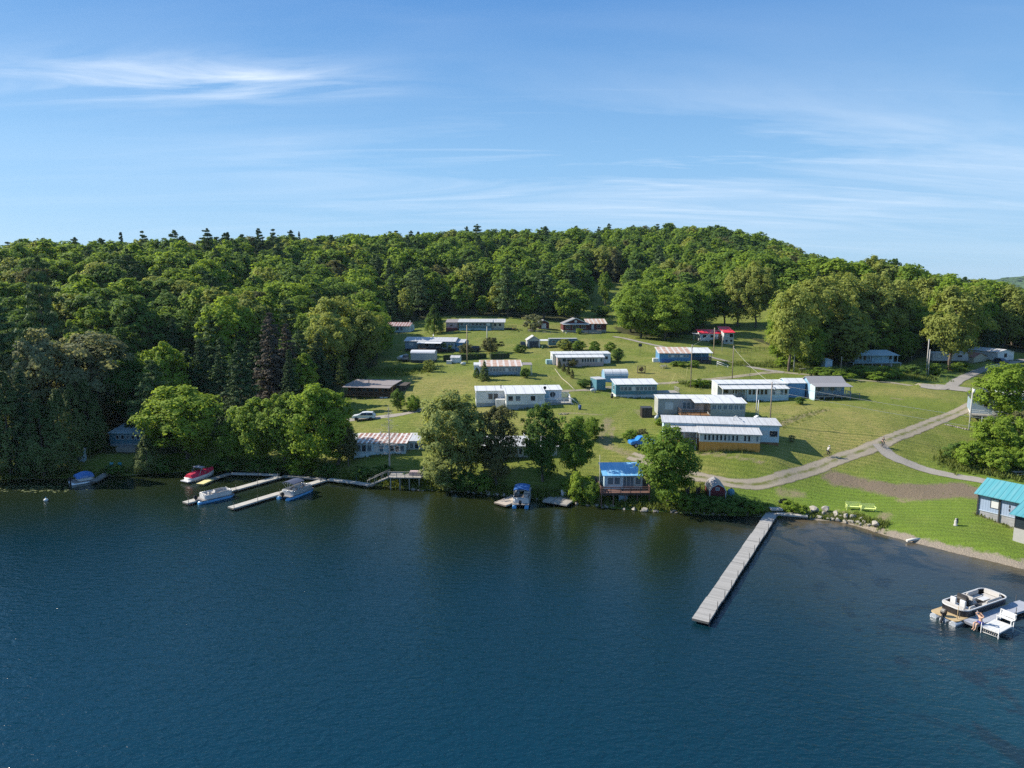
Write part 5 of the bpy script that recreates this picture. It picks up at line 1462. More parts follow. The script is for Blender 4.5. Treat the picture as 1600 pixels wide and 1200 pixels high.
# the big grove and the trees on the right
GR = 'big pale trees of the right grove'
for (form, lm, a, b, c_, d, l) in (('airy', 'airy', 1232, 580, 446, 76, 'tall pale tree at the left edge of the grove beside the lamp pole'), ('airy', 'airy', 1258, 568, 438, 84, 'tall pale tree second from the left edge of the grove'), ('airy', 'airy', 1312, 556, 426, 92, 'tall pale tree in the middle of the grove'), ('airy', 'airy', 1366, 552, 432, 84, 'pale tree between the broad tall one and the right end of the grove'), ('round', 'airy', 1425, 530, 470, 60, 'rounded pale tree at the right end of the grove'), ('airy', 'airy', 1285, 562, 430, 92, 'very tall pale green tree left of the middle of the grove'), ('airy', 'airy', 1340, 556, 428, 96, 'broad tall pale tree above the turquoise cottage'), ('airy', 'airy', 1392, 556, 436, 80, 'tall pale tree above the right end of the turquoise cottage'),
        ('tall', 'bright', 1215, 566, 470, 40, 'bright slim tree hugging the left edge of the grove'), ('round', 'broad', 1262, 575, 510, 56, 'lower leafy tree in front of the grove'), ('high', 'broad', 1402, 545, 470, 60, 'mid green tree on the right side of the grove')):
    T(form, lm, a, b, c_, d, l, 0, None, GR)
T('airy', 'airy', 1484, 578, 444, 96, 'sparse leaning tree with a bare trunk in front of the silver trailer', 0, 1, bark=PALE_BARK)
T('airy', 'airy', 1180, 512, 408, 62, 'tall slender thin leaved tree behind the red roofed house', 0, 0)
T('airy', 'airy', 1152, 510, 418, 60, 'tall thin leaved tree left of the tallest slender one behind the red roofed house', 0, 2)
for (form, lm, a, b, c_, d, l) in (('round', 'broad', 1000, 528, 452, 76, 'leafy tree at the bend of the upper lane'), ('round', 'bright', 1040, 532, 462, 78, 'large bright tree right of the upper lane'), ('tall', 'broad', 1060, 527, 455, 56, 'green tree left of the red roofed house'), ('round', 'bright', 1022, 520, 440, 66, 'bright rounded tree above the bend of the upper lane'), ('round', 'broad', 1098, 510, 440, 60, 'rounded tree behind the red roofed house on its left'), ('high', 'broad', 1132, 508, 450, 46, 'tree right behind the red roofed house'), ('round', 'dark', 980, 512, 450, 40, 'small dark tree above the maroon house wing')):
    T(form, lm, a, b, c_, d, l, 0, None, 'trees beside the upper lane')
T('tall', 'broad', 945, 476, 424, 22, 'lone slim tree in the bright upper meadow', 1, 0)
T('shrub', 'broad', 940, 494, 478, 34, 'round bush at the foot of the upper meadow', 1, 1)
# right edge
T('airy', 'bright', 1566, 662, 568, 94, 'sturdy bright tree with forked dark trunk before the white roofs at right edge', 0, 2)
for i, (form, lm, a, b, c_, d, l) in enumerate((('round', 'bright', 1546, 712, 652, 70, 'bright leafy bush right of the white lamp pole'), ('shrub', 'bright', 1582, 718, 650, 80, 'light green thicket at the right edge below the forked tree'), ('shrub', 'brownish', 1606, 702, 640, 70, 'brownish thicket cut by the right frame edge'), ('shrub', 'dark', 1498, 720, 690, 48, 'low dark weeds left of the bright thicket'), ('shrub', 'bright', 1520, 730, 690, 64, 'low lime bush at the front of the thicket'), ('shrub', 'bright', 1562, 737, 700, 66, 'lime shrub above the lane to the teal roofed pavilion'), ('shrub', 'bright', 1600, 738, 698, 56, 'lime shrub at the right frame edge above the picnic table'), ('round', 'dark', 1592, 655, 626, 26, 'dark round evergreen right of the forked tree'))):
    T(form, lm, a, b, c_, d, l, 0, i % 3, 'thicket at the right edge' if form == 'shrub' else None)
# pines and spruces that stand up against the sky along the ridge
def Tsky(form, lm, px, Y, top, wpx, label):
    a, b = ray(px, top); x = a * Y; z = h1(x, Y)
    plant(form, lm, (x, Y, z), CAM_H + b * Y - z, wpx * Y / FPX, 1, None, label, 'conifers standing up on the skyline')
for (form, px, Y, top, w_, l) in (('spruce', 188, 345, 362, 22, 'pointed spruce breaking the left skyline'), ('pine', 222, 350, 361, 30, 'pine breaking the left skyline beside the pointed spruce'), ('pine', 272, 350, 360, 34, 'wide pine on the left skyline'), ('pine', 324, 345, 357, 40, 'tall broad pine standing alone on the left skyline'), ('spruce', 355, 345, 362, 26, 'pointed tree right of the tall broad skyline pine'), ('pine', 405, 380, 357, 30, 'left one of a pair of skyline pines'), ('pine', 427, 382, 358, 30, 'right one of a pair of skyline pines'), ('spruce', 467, 420, 361, 16, 'small pointed skyline spruce right of the pine pair'),
        ('pine', 745, 500, 350, 30, 'dark pine on the middle skyline'), ('pine', 900, 520, 353, 22, 'pine on the ridge above the maroon house'), ('pine', 935, 520, 354, 20, 'small pine right of the pine above the maroon house'), ('pine', 30, 330, 470, 60, 'layered pine on the left slope near the frame edge'), ('pine', 112, 260, 415, 70, 'big layered pine in the upper left woods'), ('pine', 60, 250, 430, 60, 'big dark pine left of the layered one in the upper left woods'), ('pine', 610, 270, 470, 30, 'dark pine behind the farthest left cottage'), ('pine', 650, 300, 418, 60, 'broad dark pine at the wood edge above the blue and grey cottage'), ('spruce', 690, 302, 430, 30, 'dark spruce right of the broad dark pine at the wood edge')):
    Tsky(form, form, px, Y, top, w_, l)
# the dead tree
p = at(609, 742); hgt = CAM_H + ray(609, 632)[1] * p.y - p.z
g = np.random.default_rng(3); wq = branch((0, 0, -.5), (0.1, 0, hgt), .20, .02, 7, 4)
wq2 = []
for i in range(80):
    z = hgt * (.28 + .68 * g.random()); a = g.random() * 6.28; l = (hgt - z) * .26 * (.5 + g.random()) + .25
    e = np.array([l * math.cos(a), l * math.sin(a), z + l * .25]); wq2 += branch((0, 0, z), e, .028, .008, 3, 2, g)
    for j in range(4):
        b_ = a + g.normal() * .9; s_ = np.array([0, 0, z]) + (e - np.array([0, 0, z])) * (.4 + .5 * g.random()); wq2 += branch(s_, s_ + np.array([math.cos(b_), math.sin(b_), g.normal() * .4]) * l * .45, .012, .005, 3, 1)
DEAD = paint('dead_wood', (.34, .31, .29), .9, .2, 2)
o = thing('dead_tree', 'bare grey dead tree in front of the rust striped cottage', 'tree', p)
obj('trunk', quad_mesh('trunk', np.zeros((0, 3)), None, wq, [DEAD]), [], o); obj('branches', quad_mesh('branches', np.zeros((0, 3)), None, wq2, [DEAD]), [], o)

# long grass where nobody mows: verges, banks, house corners
def tufts():
    g = np.random.default_rng(9); pts = []
    def along(px, width, n, h0, h1_):
        P = [at(*p) for p in px]; L_ = [(P[i + 1] - P[i]).to_2d().length for i in range(len(P) - 1)]; tot = sum(L_)
        for _ in range(n):
            u = g.random() * tot; i = 0
            while u > L_[i] and i < len(L_) - 1: u -= L_[i]; i += 1
            q = P[i].lerp(P[i + 1], u / L_[i]); pts.append((q.x + g.normal() * width, q.y + g.normal() * width, g.uniform(h0, h1_)))
    along([(1325, 583), (1400, 588), (1440, 590)], 2.2, 1900, .4, 1.1)
    along([(1225, 568), (1285, 584), (1330, 582)], 2.4, 1400, .4, 1.1)
    along([(1150, 569), (1215, 573)], 1.4, 700, .3, .8)
    along([(1075, 600), (1125, 604)], 1.3, 600, .3, .8)
    along([(590, 580), (625, 583), (660, 578)], 2.5, 1000, .3, .7)
    along([(1205, 668), (1240, 655), (1290, 640)], .8, 260, .1, .3)
    along([(560, 750), (600, 756), (660, 764), (720, 766), (790, 772), (860, 779), (935, 789), (1000, 796), (1100, 802), (1190, 805)], 1.0, 3200, .3, .9)
    along([(0, 747), (120, 744), (240, 739), (345, 734), (440, 738), (545, 750)], .9, 1800, .3, .8)
    along([(1225, 804), (1262, 806), (1330, 808), (1385, 822)], .5, 500, .2, .5)
    along([(1480, 715), (1510, 728), (1560, 738), (1600, 742)], 1.3, 1100, .3, .9)
    along([(1050, 760), (1110, 770)], 1.2, 300, .2, .5)
    for hx_ in [o for o in COL.objects if o.name.split('.')[0] in ('cottage', 'shed', 'garage', 'pavilion', 'utility_pole', 'barn_shed')]:
        for _ in range(26 if hx_.name.startswith('utility') else 60):
            c_, s_ = math.cos(hx_.rotation_euler[2]), math.sin(hx_.rotation_euler[2]); u = g.random() * (1.0 if hx_.name.startswith('utility') else 9.0) - .3; v = -abs(g.normal()) * .25
            pts.append((hx_.location.x + u * c_ - v * s_, hx_.location.y + u * s_ + v * c_, g.uniform(.15, .45)))
    for _ in range(9000):
        pts.append((g.uniform(-45, 130), g.uniform(95, 270), g.uniform(.06, .2)))
    A_ = np.array(pts); ok = (shore_d(A_[:, 0], A_[:, 1]) > .2); A_ = A_[ok]
    z = H(A_[:, 0], A_[:, 1]); n = len(A_); k = 6
    p0 = np.repeat(np.stack([A_[:, 0], A_[:, 1], z], 1), k, 0); h = np.repeat(A_[:, 2], k) * g.uniform(.6, 1.1, n * k)
    a = g.random(n * k) * 6.283; lean = g.uniform(.15, .7, n * k) * h; off = g.normal(size=(n * k, 2)) * np.minimum(.22, h * .5)[:, None]
    p0[:, :2] += off; w_ = np.clip(h * .16, .02, .10); d = np.stack([np.cos(a), np.sin(a)], 1); s = np.stack([-d[:, 1], d[:, 0]], 1) * w_[:, None]
    V = np.zeros((n * k, 4, 3)); V[:, 0, :2] = p0[:, :2] - s; V[:, 1, :2] = p0[:, :2] + s; V[:, 0, 2] = V[:, 1, 2] = p0[:, 2] - .05
    V[:, 2, :2] = p0[:, :2] + s * .3 + d * lean[:, None]; V[:, 3, :2] = p0[:, :2] - s * .3 + d * lean[:, None]; V[:, 2, 2] = V[:, 3, 2] = p0[:, 2] + h
    me = quad_mesh('long_grass', V.reshape(-1, 3), g.random(n * k), None, [leaf('grass_blades', (.075, .115, .022), (.20, .235, .060), .35)])
    tag(obj('long_grass', me, []), 'unmown grass and weeds along the verges, banks and house corners', 'grass', kind='stuff')
tufts()
# ------------------------------------------------------------------ docks
PLK = {}
def plank_mat(name, a, b):
    if name not in PLK: PLK[name] = wood('planks_' + name, a, b, 'x', .30)
    return PLK[name]
def dock(label, p0, p1, width, pal=('grey', (.30, .28, .26), (.44, .42, .39)), z=.45, posts=0.0, side='R', seg=3.0, name='dock', th=.22, ph=.9, group=None):
    a, b = onz(p0[0], p0[1], z), onz(p1[0], p1[1], z); d = b - a; L_ = d.length
    o = thing(name, label, 'dock', (a.x, a.y, 0), math.atan2(d.y, d.x), group)
    n = max(1, round(L_ / seg)); m_ = plank_mat(*pal)
    for i in range(n):
        x0, x1 = L_ * i / n, L_ * (i + 1) / n - .05
        jz = .02 * math.sin(i * 2.3); jy = .03 * math.sin(i * 1.7)
        bm = BM(); box(bm, x0, x1, -width / 2 + jy, width / 2 + jy, z - th + jz, z + jz); obj('section', bm, m_, o)
    if posts:
        k = int(L_ / posts)
        for i in range(k + 1):
            for s in ((-1, 1) if side == 'B' else (-1,) if side == 'R' else (1,)):
                bm = BM(); tube(bm, [(min(L_ - .1, i * posts + .1), s * (width / 2 + .07), -2.0), (min(L_ - .1, i * posts + .1), s * (width / 2 + .07), z + ph)], .035, 6); obj('pipe_post', bm, DARKP, o)
    return o
PALE = ('pale', (.36, .335, .30), (.48, .455, .41)); GRY = ('grey', (.30, .28, .26), (.44, .42, .39)); DIM = ('dim', (.16, .15, .14), (.25, .24, .22)); YEL = ('yellowish', (.58, .50, .22), (.66, .58, .30)); SILV = ('silver', (.25, .24, .225), (.37, .355, .335)); LIL = ('lilac', (.28, .295, .34), (.36, .375, .42))
WD = 'white docks of the left shore'
dock('pale plank dock with a pontoon boat on its near side', (289, 785), (437, 744), 1.35, PALE, .45, 4.0, 'R', 4.5, group=WD)
dock('pale plank dock ending in open water with a blue pontoon boat at its far part', (360, 793), (507, 749), 1.35, PALE, .45, 4.0, 'R', 4.5, group=WD)
dock('short yellowish board dock beside the red covered boat', (312, 756), (330, 748), 1.3, YEL, .40, 0)
dock('dim grey dock leading from the yellow boards to the shore walkway', (331, 748), (360, 739), 1.1, DIM, .45)
dock('thin grey walkway parallel to the shore between the left docks', (361, 739), (436, 741), .8, GRY, .55, 5.0, 'R', name='walkway')
dock('dark grey walkway between the right white dock and the stair deck', (442, 743), (508, 748), .9, DIM, .55, name='walkway')
dock('grey walkway ending at the foot of the stair deck', (514, 748), (584, 757), 1.0, GRY, .55, name='walkway')
dock('dim grey dock behind the blue covered pontoon boat in the left shade', (146, 752), (172, 736), 1.2, DIM, .5, 3.0)
dock('dim plank platform on the left shore carrying two teal chairs', (162, 733), (207, 734), 1.6, ('mauve', (.14, .11, .12), (.22, .18, .19)), .6, name='dock_platform')
dock('long grey sectional dock reaching far out from the shore', (1094, 969), (1208, 799), 1.6, SILV, .5, 2.9, 'R', 2.6, ph=.85)
dock('grey shore walkway between the long dock and the boulders', (1213, 801), (1262, 805), 1.1, GRY, .55, 0, name='walkway')
dock('short plank step above the foot of the long dock', (1203, 794), (1222, 794), 1.0, GRY, 1.0, name='walkway')
dock('wood dock at the left side of the blue topped pontoon boat', (781, 787), (806, 778), 2.3, ('tan', (.36, .30, .25), (.50, .43, .36)), .5, 0, seg=2.2)
dock('steep plank ramp climbing the bank behind the blue topped boat', (812, 765), (820, 744), 1.6, DIM, 1.2, 0, name='boat_ramp', seg=9)
o = dock('weathered wooden swim platform leaning at the shore with a pale box on it', (855, 778), (893, 784), 3.2, ('worn', (.24, .22, .20), (.40, .37, .34)), .55, 0, seg=1.4, name='dock_platform')
# pale box on the platform
q = onz(884, 775, .56); t = thing('deck_box', 'pale grey storage box on the weathered swim platform', 'box', q, -.1)
bm = BM(); box(bm, -.7, .7, -.45, .45, 0, .95); obj('body', bevel(bm, .03), paint('box_pale', (.50, .50, .52), .5), t); bm = BM(); box(bm, -.74, .74, -.49, .49, .952, 1.05); obj('lid', bevel(bm, .03), WHITE, t)
# stair deck by the dead tree
a = onz(606, 745, 2.1); t = thing('stair_deck', 'grey wooden deck on posts with stairs down to the walkway beside the dead tree', 'deck', (a.x, a.y, 0), -.03)
Wd = 5.4
bm = BM(); box(bm, 0, Wd, 0, 3.0, 1.85, 2.0); obj('deck', bm, WGREY, t)
for x in (.4, 1.9, 3.4, 5.0):
    for y in (.15, 2.8):
        bm = BM(); box(bm, x - .08, x + .08, y - .08, y + .08, -.6, 1.848); obj('deck_post', bm, WGREY, t)
rb = BM()
for (x0, y0, x1, y1) in ((.1, .05, Wd - .05, .05), (Wd - .05, .3, Wd - .05, 2.9)):
    n_ = int(math.hypot(x1 - x0, y1 - y0) / 1.1)
    for i in range(n_ + 1):
        x, y = x0 + (x1 - x0) * i / n_, y0 + (y1 - y0) * i / n_; box(rb, x - .04, x + .04, y - .04, y + .04, 2.003, 2.85)
    box(rb, min(x0, x1) - .05, max(x0, x1) + .05, min(y0, y1) - .05, max(y0, y1) + .05, 2.86, 2.95); box(rb, min(x0, x1) - .03, max(x0, x1) + .03, min(y0, y1) - .03, max(y0, y1) + .03, 2.38, 2.45)
obj('railing', rb, WGREY, t)
bm = BM()
for i in range(8): box(bm, -.02 - (i + 1) * .42, -.02 - i * .42, .2, 1.3, 1.72 - i * .18, 1.80 - i * .18)
obj('stairs', bm, WGREY, t)
bm = BM(); tube(bm, [(0, .15, 2.9), (-3.4, .15, 1.4)], .05); tube(bm, [(0, 1.35, 2.9), (-3.4, 1.35, 1.4)], .05); prism(bm, [(-3.5, .3), (0, 1.75), (0, 1.95), (-3.5, .5)], .10, .16, 'y')
for i in range(4):
    for y in (.15, 1.35): tube(bm, [(-i * 1.1, y, 2.0 - i * .48), (-i * 1.1, y, 2.9 - i * .48)], .04)
obj('stair_rail', bm, WGREY, t)
bm = BM(); box(bm, 3.2, 5.0, 1.2, 2.6, 2.003, 2.5); obj('bench', bm, paint('faded_pink', (.45, .33, .32), .7), t)
# the T shaped dock with the bench, right side
WHD = ('white', (.50, .50, .50), (.58, .58, .57))
dock('lilac grey gangway running in from the right edge to the big pontoon boat', (1512, 972), (1606, 942), 1.55, LIL, .55, 3.0, 'B', 3.0, ph=.6)
c0, c1, c2 = onz(1533, 978, .62), onz(1562, 989, .62), onz(1589, 980, .62)
ax = (c1 - c0); wd_ = ax.length; ang = math.atan2(ax.y, ax.x); dp_ = (c2 - c1).length
t = thing('dock_platform', 'bright white floating platform where a woman sits and a white bench stands', 'dock', (c0.x, c0.y, 0), ang)
bm = BM(); box(bm, 0, wd_, 0, dp_, .50, .62); obj('deck', bm, plank_mat(*WHD), t)
bm = BM()
for i in range(9):
    x = wd_ * i / 9; tube(bm, [(x, .04, .10), (x + wd_ / 18, .04, .48), (x + wd_ / 9, .04, .10)], .025, 5)
tube(bm, [(0, .04, .10), (wd_, .04, .10)], .03, 5); tube(bm, [(0, .04, .48), (wd_, .04, .48)], .03, 5)
obj('truss_edge', bm, WHITE, t)
for x, y in ((.05, -.06), (wd_ - .05, -.06), (wd_ + .06, dp_ - .1)):
    bm = BM(); tube(bm, [(x, y, -2), (x, y, 1.0)], .035, 6); obj('pipe_post', bm, WHITE, t)
PLAT = t; PANG = ang
q = onz(1571, 972, .62); t = thing('bench', 'white slatted bench on the floating platform', 'bench', q, ang - .12)
bm = BM()
for i in range(4): box(bm, -.72, .72, -.30 + i * .14, -.19 + i * .14, .42, .46)
obj('seat', bm, WHITE, t); bm = BM()
for i in range(4): box(bm, -.72, .72, .26 + i * .03, .30 + i * .03, .50 + i * .13, .61 + i * .13)
obj('backrest', bm, WHITE, t)
for x in (-.62, .62):
    for y in (-.25, .28):
        bm = BM(); box(bm, x - .035, x + .035, y - .035, y + .035, 0, .418 if y < 0 else .95); obj('leg', bm, WHITE, t)

# ------------------------------------------------------------------ boats
ALU, ALUB = paint('boat_aluminium', (.55, .58, .62), .3, .06, 1, metal=.5), paint('boat_blue', (.10, .32, .58), .3, .06)
BW, BBLK, SEAT, CNV = paint('boat_white', (.54, .54, .54), .35, .05, dirt_amt=.08), paint('boat_black', (.016, .016, .019), .3, .1), paint('boat_seat', (.44, .42, .40), .6, .08), paint('canvas_blue', (.045, .15, .40), .7, .1)
BNV, BRED, CARP = paint('canvas_navy', (.045, .06, .11), .7, .1), paint('canvas_red', (.50, .012, .05), .55, .12), paint('boat_carpet', (.22, .20, .19), .9, .1)
def rrect(x0, x1, y0, y1, r=.35, n=5):
    pts = []
    for cx_, cy_, a0 in ((x1 - r, y1 - r, 0), (x0 + r, y1 - r, 90), (x0 + r, y0 + r, 180), (x1 - r, y0 + r, 270)):
        for i in range(n): a_ = R(a0 + 90 * i / (n - 1)); pts.append((cx_ + r * math.cos(a_), cy_ + r * math.sin(a_)))
    return pts
def extr(bm, pts, z0, z1):
    a_ = [bm.verts.new((x, y, z0)) for x, y in pts]; b_ = [bm.verts.new((x, y, z1)) for x, y in pts]; n = len(pts)
    for i in range(n): bm.faces.new((a_[i], a_[(i + 1) % n], b_[(i + 1) % n], b_[i]))
    bm.faces.new(a_[::-1]); bm.faces.new(b_)
def wallring(bm, pts, t, z0, z1, skip=()):
    n = len(pts)
    for i in range(n):
        if i in skip: continue
        p, q = Vector(pts[i]), Vector(pts[(i + 1) % n]); d = (q - p)
        if d.length < 1e-4: continue
        nn = Vector((-d.y, d.x)).normalized() * t
        v = [bm.verts.new((*c, z)) for z in (z0, z1) for c in (p, q, q + nn, p + nn)]
        for f in ((3, 2, 1, 0), (4, 5, 6, 7), (0, 1, 5, 4), (1, 2, 6, 5), (2, 3, 7, 6), (3, 0, 4, 7)): bm.faces.new([v[k] for k in f])
def motor(o, x, tilt=0.0):
    m_ = BM(); c, s = math.cos(tilt), math.sin(tilt)
    prof = [(-.05, .62), (-.42, .70), (-.50, .95), (-.40, 1.22), (-.08, 1.25), (.08, 1.0), (.05, .7)]
    prism(m_, prof, -.20, .20, 'y'); bevel(m_, .05, 2)
    box(m_, -.28, -.08, -.07, .07, -.35, .66); prism(m_, [(-.5, -.40), (.0, -.40), (.02, -.30), (-.5, -.30)], -.16, .16, 'y'); ellipsoid(m_, (-.2, 0, -.48), (.28, .09, .09))
    for v in m_.verts:
        X_, Z_ = v.co.x, v.co.z - .6; v.co.x = X_ * c - Z_ * s + x; v.co.z = .6 + X_ * s + Z_ * c
    e = obj('outboard_motor', m_, BBLK, o)
    pb = BM()
    for k in range(3):
        a_ = 2.1 * k; box(pb, -.03, .03, -.05, .05, .05, .22)
        for v in pb.verts[-8:]:
            y_, z_ = v.co.y, v.co.z; v.co.y = y_ * math.cos(a_) - z_ * math.sin(a_); v.co.z = y_ * math.sin(a_) + z_ * math.cos(a_)
    for v in pb.verts:
        X_, Z_ = v.co.x - .52, v.co.z - .48 - .6; v.co.x = X_ * c - Z_ * s + x; v.co.z = .6 + X_ * s + Z_ * c
    obj('propeller', pb, CHROME, e)
def pontoon(label, ps, pb, wide=2.5, L_=None, panel=ALU, tubes=ALU, seatm=SEAT, bimini=None, cover=None, tilt=0.0, group=None, hz=.45, flip=False):
    a, b = onz(ps[0], ps[1], .3), onz(pb[0], pb[1], .3); d = b - a
    L_ = L_ or d.length
    o = thing('pontoon_boat', label, 'boat', (a.x, a.y, 0), math.atan2(d.y, d.x), group)
    for s in (-1, 1):
        bm = BM(); tube(bm, [(-.25, s * (wide / 2 - .35), .12), (L_ * .86, s * (wide / 2 - .35), .12), (L_ * .95, s * (wide / 2 - .35), .20), (L_ + .1, s * (wide / 2 - .35), .36)], [.31, .31, .22, .04], 12); obj('pontoon', bm, tubes, o)
    bm = BM(); extr(bm, rrect(0, L_, -wide / 2, wide / 2, .25), .44, .54); obj('deck', bm, CARP, o)
    pts = rrect(.75, L_ - .25, -wide / 2 + .06, wide / 2 - .06, .45)
    bm = BM(); wallring(bm, pts, .05, .545, 1.14); obj('side_panel', bm, panel, o)
    bm = BM(); n = len(pts)
    for i in range(n): tube(bm, [(*pts[i], 1.17), (*pts[(i + 1) % n], 1.17)], .03, 5)
    obj('rail', bm, ALU, o)
    motor(o, .0, tilt)
    if not cover:
        for s in (-1, 1):
            bm = BM(); y0, y1 = sorted((s * (wide / 2 - .14), s * (wide / 2 - .72))); box(bm, L_ * .56, L_ - .75, y0, y1, .545, .92); y2, y3 = sorted((s * (wide / 2 - .14), s * (wide / 2 - .32))); box(bm, L_ * .56, L_ - .75, y2, y3, .922, 1.28); obj('bench_seat', bevel(bm, .06), seatm, o)
        bm = BM(); box(bm, .95, 1.6, -wide / 2 + .15, wide / 2 - .15, .545, .95); box(bm, .85, 1.1, -wide / 2 + .15, wide / 2 - .15, .952, 1.3); obj('stern_seat', bevel(bm, .06), seatm, o)
        bm = BM(); box(bm, L_ * .38, L_ * .48, -wide / 2 + .2, -wide / 2 + 1.0, .545, 1.35); prism(bm, [(L_ * .44, 1.352), (L_ * .49, 1.352), (L_ * .46, 1.62), (L_ * .45, 1.62)], -wide / 2 + .25, -wide / 2 + .95, 'y'); cs = obj('console', bm, seatm, o)
        bm = BM(); bmesh.ops.create_cone(bm, cap_ends=False, segments=14, radius1=.19, radius2=.19, depth=.04, matrix=Matrix.Translation((L_ * .37, -wide / 2 + .6, 1.25)) @ Matrix.Rotation(R(70), 4, 'Y')); obj('steering_wheel', bm, BBLK, cs)
        bm = BM(); box(bm, L_ * .28, L_ * .36, -wide / 2 + .3, -wide / 2 + .85, .8, .95); box(bm, L_ * .27, L_ * .29, -wide / 2 + .3, -wide / 2 + .85, .952, 1.5); box(bm, L_ * .31, L_ * .33, -wide / 2 + .52, -wide / 2 + .62, .545, .798); obj('helm_seat', bevel(bm, .03, 1), seatm, o)
    if bimini:
        x0, x1 = L_ * .18, L_ * .62
        bm = BM(); pr = [(-wide / 2 + .1 + (wide - .2) * i / 8, 2.25 + .22 * math.sin(math.pi * i / 8)) for i in range(9)]
        prism(bm, pr + [(y, z + .05) for y, z in pr[::-1]], x0, x1); bt = obj('bimini_top', bm, bimini, o)
        bm = BM()
        for x in (x0 + .1, (x0 + x1) / 2, x1 - .1):
            for s in (-1, 1): tube(bm, [((x0 + x1) / 2 + (x - (x0 + x1) / 2) * .2, s * (wide / 2 - .08), 1.17), (x, s * (wide / 2 - .12), 2.26)], .022, 5)
            tube(bm, [(x, -wide / 2 + .12, 2.25), (x, wide / 2 - .12, 2.25)], .022, 5)
        obj('frame', bm, ALU, bt)
    if cover:
        bm = BM()
        sec = []
        for i in range(9):
            x = .55 + (L_ - .75) * i / 8; hgt = 1.18 + .72 * math.sin(math.pi * min(1, (i + .8) / 9.5)) ** .7
            sec.append([(x, -wide / 2 - .02, 1.0), (x, -wide / 2 + .25, 1.0 + (hgt - 1.0) * .62), (x, 0, hgt), (x, wide / 2 - .25, 1.0 + (hgt - 1.0) * .62), (x, wide / 2 + .02, 1.0)])
        vs = [[bm.verts.new(p) for p in s] for s in sec]
        for i in range(8):
            for k in range(4): bm.faces.new((vs[i][k], vs[i][k + 1], vs[i + 1][k + 1], vs[i + 1][k]))
        bm.faces.new(vs[0][::-1]); bm.faces.new(vs[-1])
        obj('cover', bm, cover, o)
    return o
pontoon('pontoon boat with a blue cover moored in the shade at the far left', (112, 754), (147, 748), 2.5, panel=BW, cover=CNV)
pontoon('open white and blue pontoon boat lying along the left white dock', (308, 783), (361, 771), 2.5, panel=BW, tubes=ALUB)
pontoon('blue sided pontoon boat with a dark navy bimini at the right white dock', (443, 778), (482, 763), 2.5, panel=ALU, tubes=ALUB, bimini=BNV)
pontoon('pontoon boat with a bright blue canopy moored stern out beside the wood dock', (813, 791), (819, 769), 2.5, panel=BW, tubes=ALUB, bimini=CNV)
# red covered speedboat
a, b = onz(294, 752, .2), onz(334, 741, .2); d = b - a; Lb = d.length
t = thing('speedboat', 'white speedboat under a red cover with a grey wake tower at the yellowish dock', 'boat', (a.x, a.y, 0), math.atan2(d.y, d.x))
st = [(0, 1.05, .05, .75), (.25 * Lb, 1.12, -.1, .85), (.55 * Lb, 1.1, -.1, .95), (.8 * Lb, .78, .0, 1.08), (.95 * Lb, .32, .25, 1.18), (Lb, .04, .6, 1.22)]
bm = BM(); ring = []
for x, w_, zk, zg in st: ring.append([bm.verts.new(p) for p in ((x, -w_, zg), (x, -w_ * .85, .25 + zk), (x, 0, zk - .3), (x, w_ * .85, .25 + zk), (x, w_, zg))])
for i in range(5):
    for k in range(4): bm.faces.new((ring[i][k], ring[i][k + 1], ring[i + 1][k + 1], ring[i + 1][k]))
    bm.faces.new((ring[i][4], ring[i][0], ring[i + 1][0], ring[i + 1][4]))
bm.faces.new(ring[0]); bm.faces.new(ring[-1][::-1]); obj('hull', bm, BW, t, True)
bm = BM(); box(bm, -.75, -.01, -1.0, 1.0, .25, .42); obj('swim_platform', bevel(bm, .05), BW, t)
bm = BM(); ring = []
for x, w_, zk, zg in st[:5]:
    hh = .45 + .35 * math.sin(math.pi * min(1, x / Lb + .15)); ring.append([bm.verts.new(p) for p in ((x + .1, -w_ - .02, zg + .03), (x + .1, -w_ * .5, zg + hh * .8), (x + .1, 0, zg + hh), (x + .1, w_ * .5, zg + hh * .8), (x + .1, w_ + .02, zg + .03))])
for i in range(4):
    for k in range(4): bm.faces.new((ring[i][k], ring[i][k + 1], ring[i + 1][k + 1], ring[i + 1][k]))
bm.faces.new(ring[0][::-1]); bm.faces.new(ring[-1]); obj('cover', bm, BRED, t)
bm = BM()
for s in (-1, 1): tube(bm, [(Lb * .28, s * 1.05, .9), (Lb * .40, s * .95, 2.1), (Lb * .56, s * 1.0, 1.0)], .05)
tube(bm, [(Lb * .40, -.95, 2.1), (Lb * .40, .95, 2.1)], .05); box(bm, Lb * .34, Lb * .54, -.95, .95, 2.14, 2.2); obj('wake_tower', bm, paint('tower_grey', (.30, .29, .33), .5), t)
# the big pontoon boat on the right
a, b = onz(1477, 964, .4), onz(1556, 937, .4); d = b - a; Lp = d.length
t = thing('pontoon_boat', 'large black and white luxury pontoon boat with curved couches beside the woman on the dock', 'boat', (a.x, a.y, 0), math.atan2(d.y, d.x)); wd_ = 2.6
TAN = paint('boat_tan_deck', (.42, .31, .17), .7)
for s in (-1, 0, 1):
    bm = BM(); tube(bm, [(-.4, s * .92, .14), (Lp * .85, s * .92, .14), (Lp * .95, s * .92, .25), (Lp, s * .92, .42)], [.33, .33, .22, .05], 12); obj('pontoon', bm, ALU, t)
bm = BM(); extr(bm, rrect(-.35, Lp, -wd_ / 2, wd_ / 2, .3), .48, .58); obj('deck', bm, TAN, t)
pts = rrect(.9, Lp - .1, -wd_ / 2 + .04, wd_ / 2 - .04, .8, 7)
bm = BM(); wallring(bm, pts, .06, .585, 1.2); obj('side_panel', bm, BBLK, t)
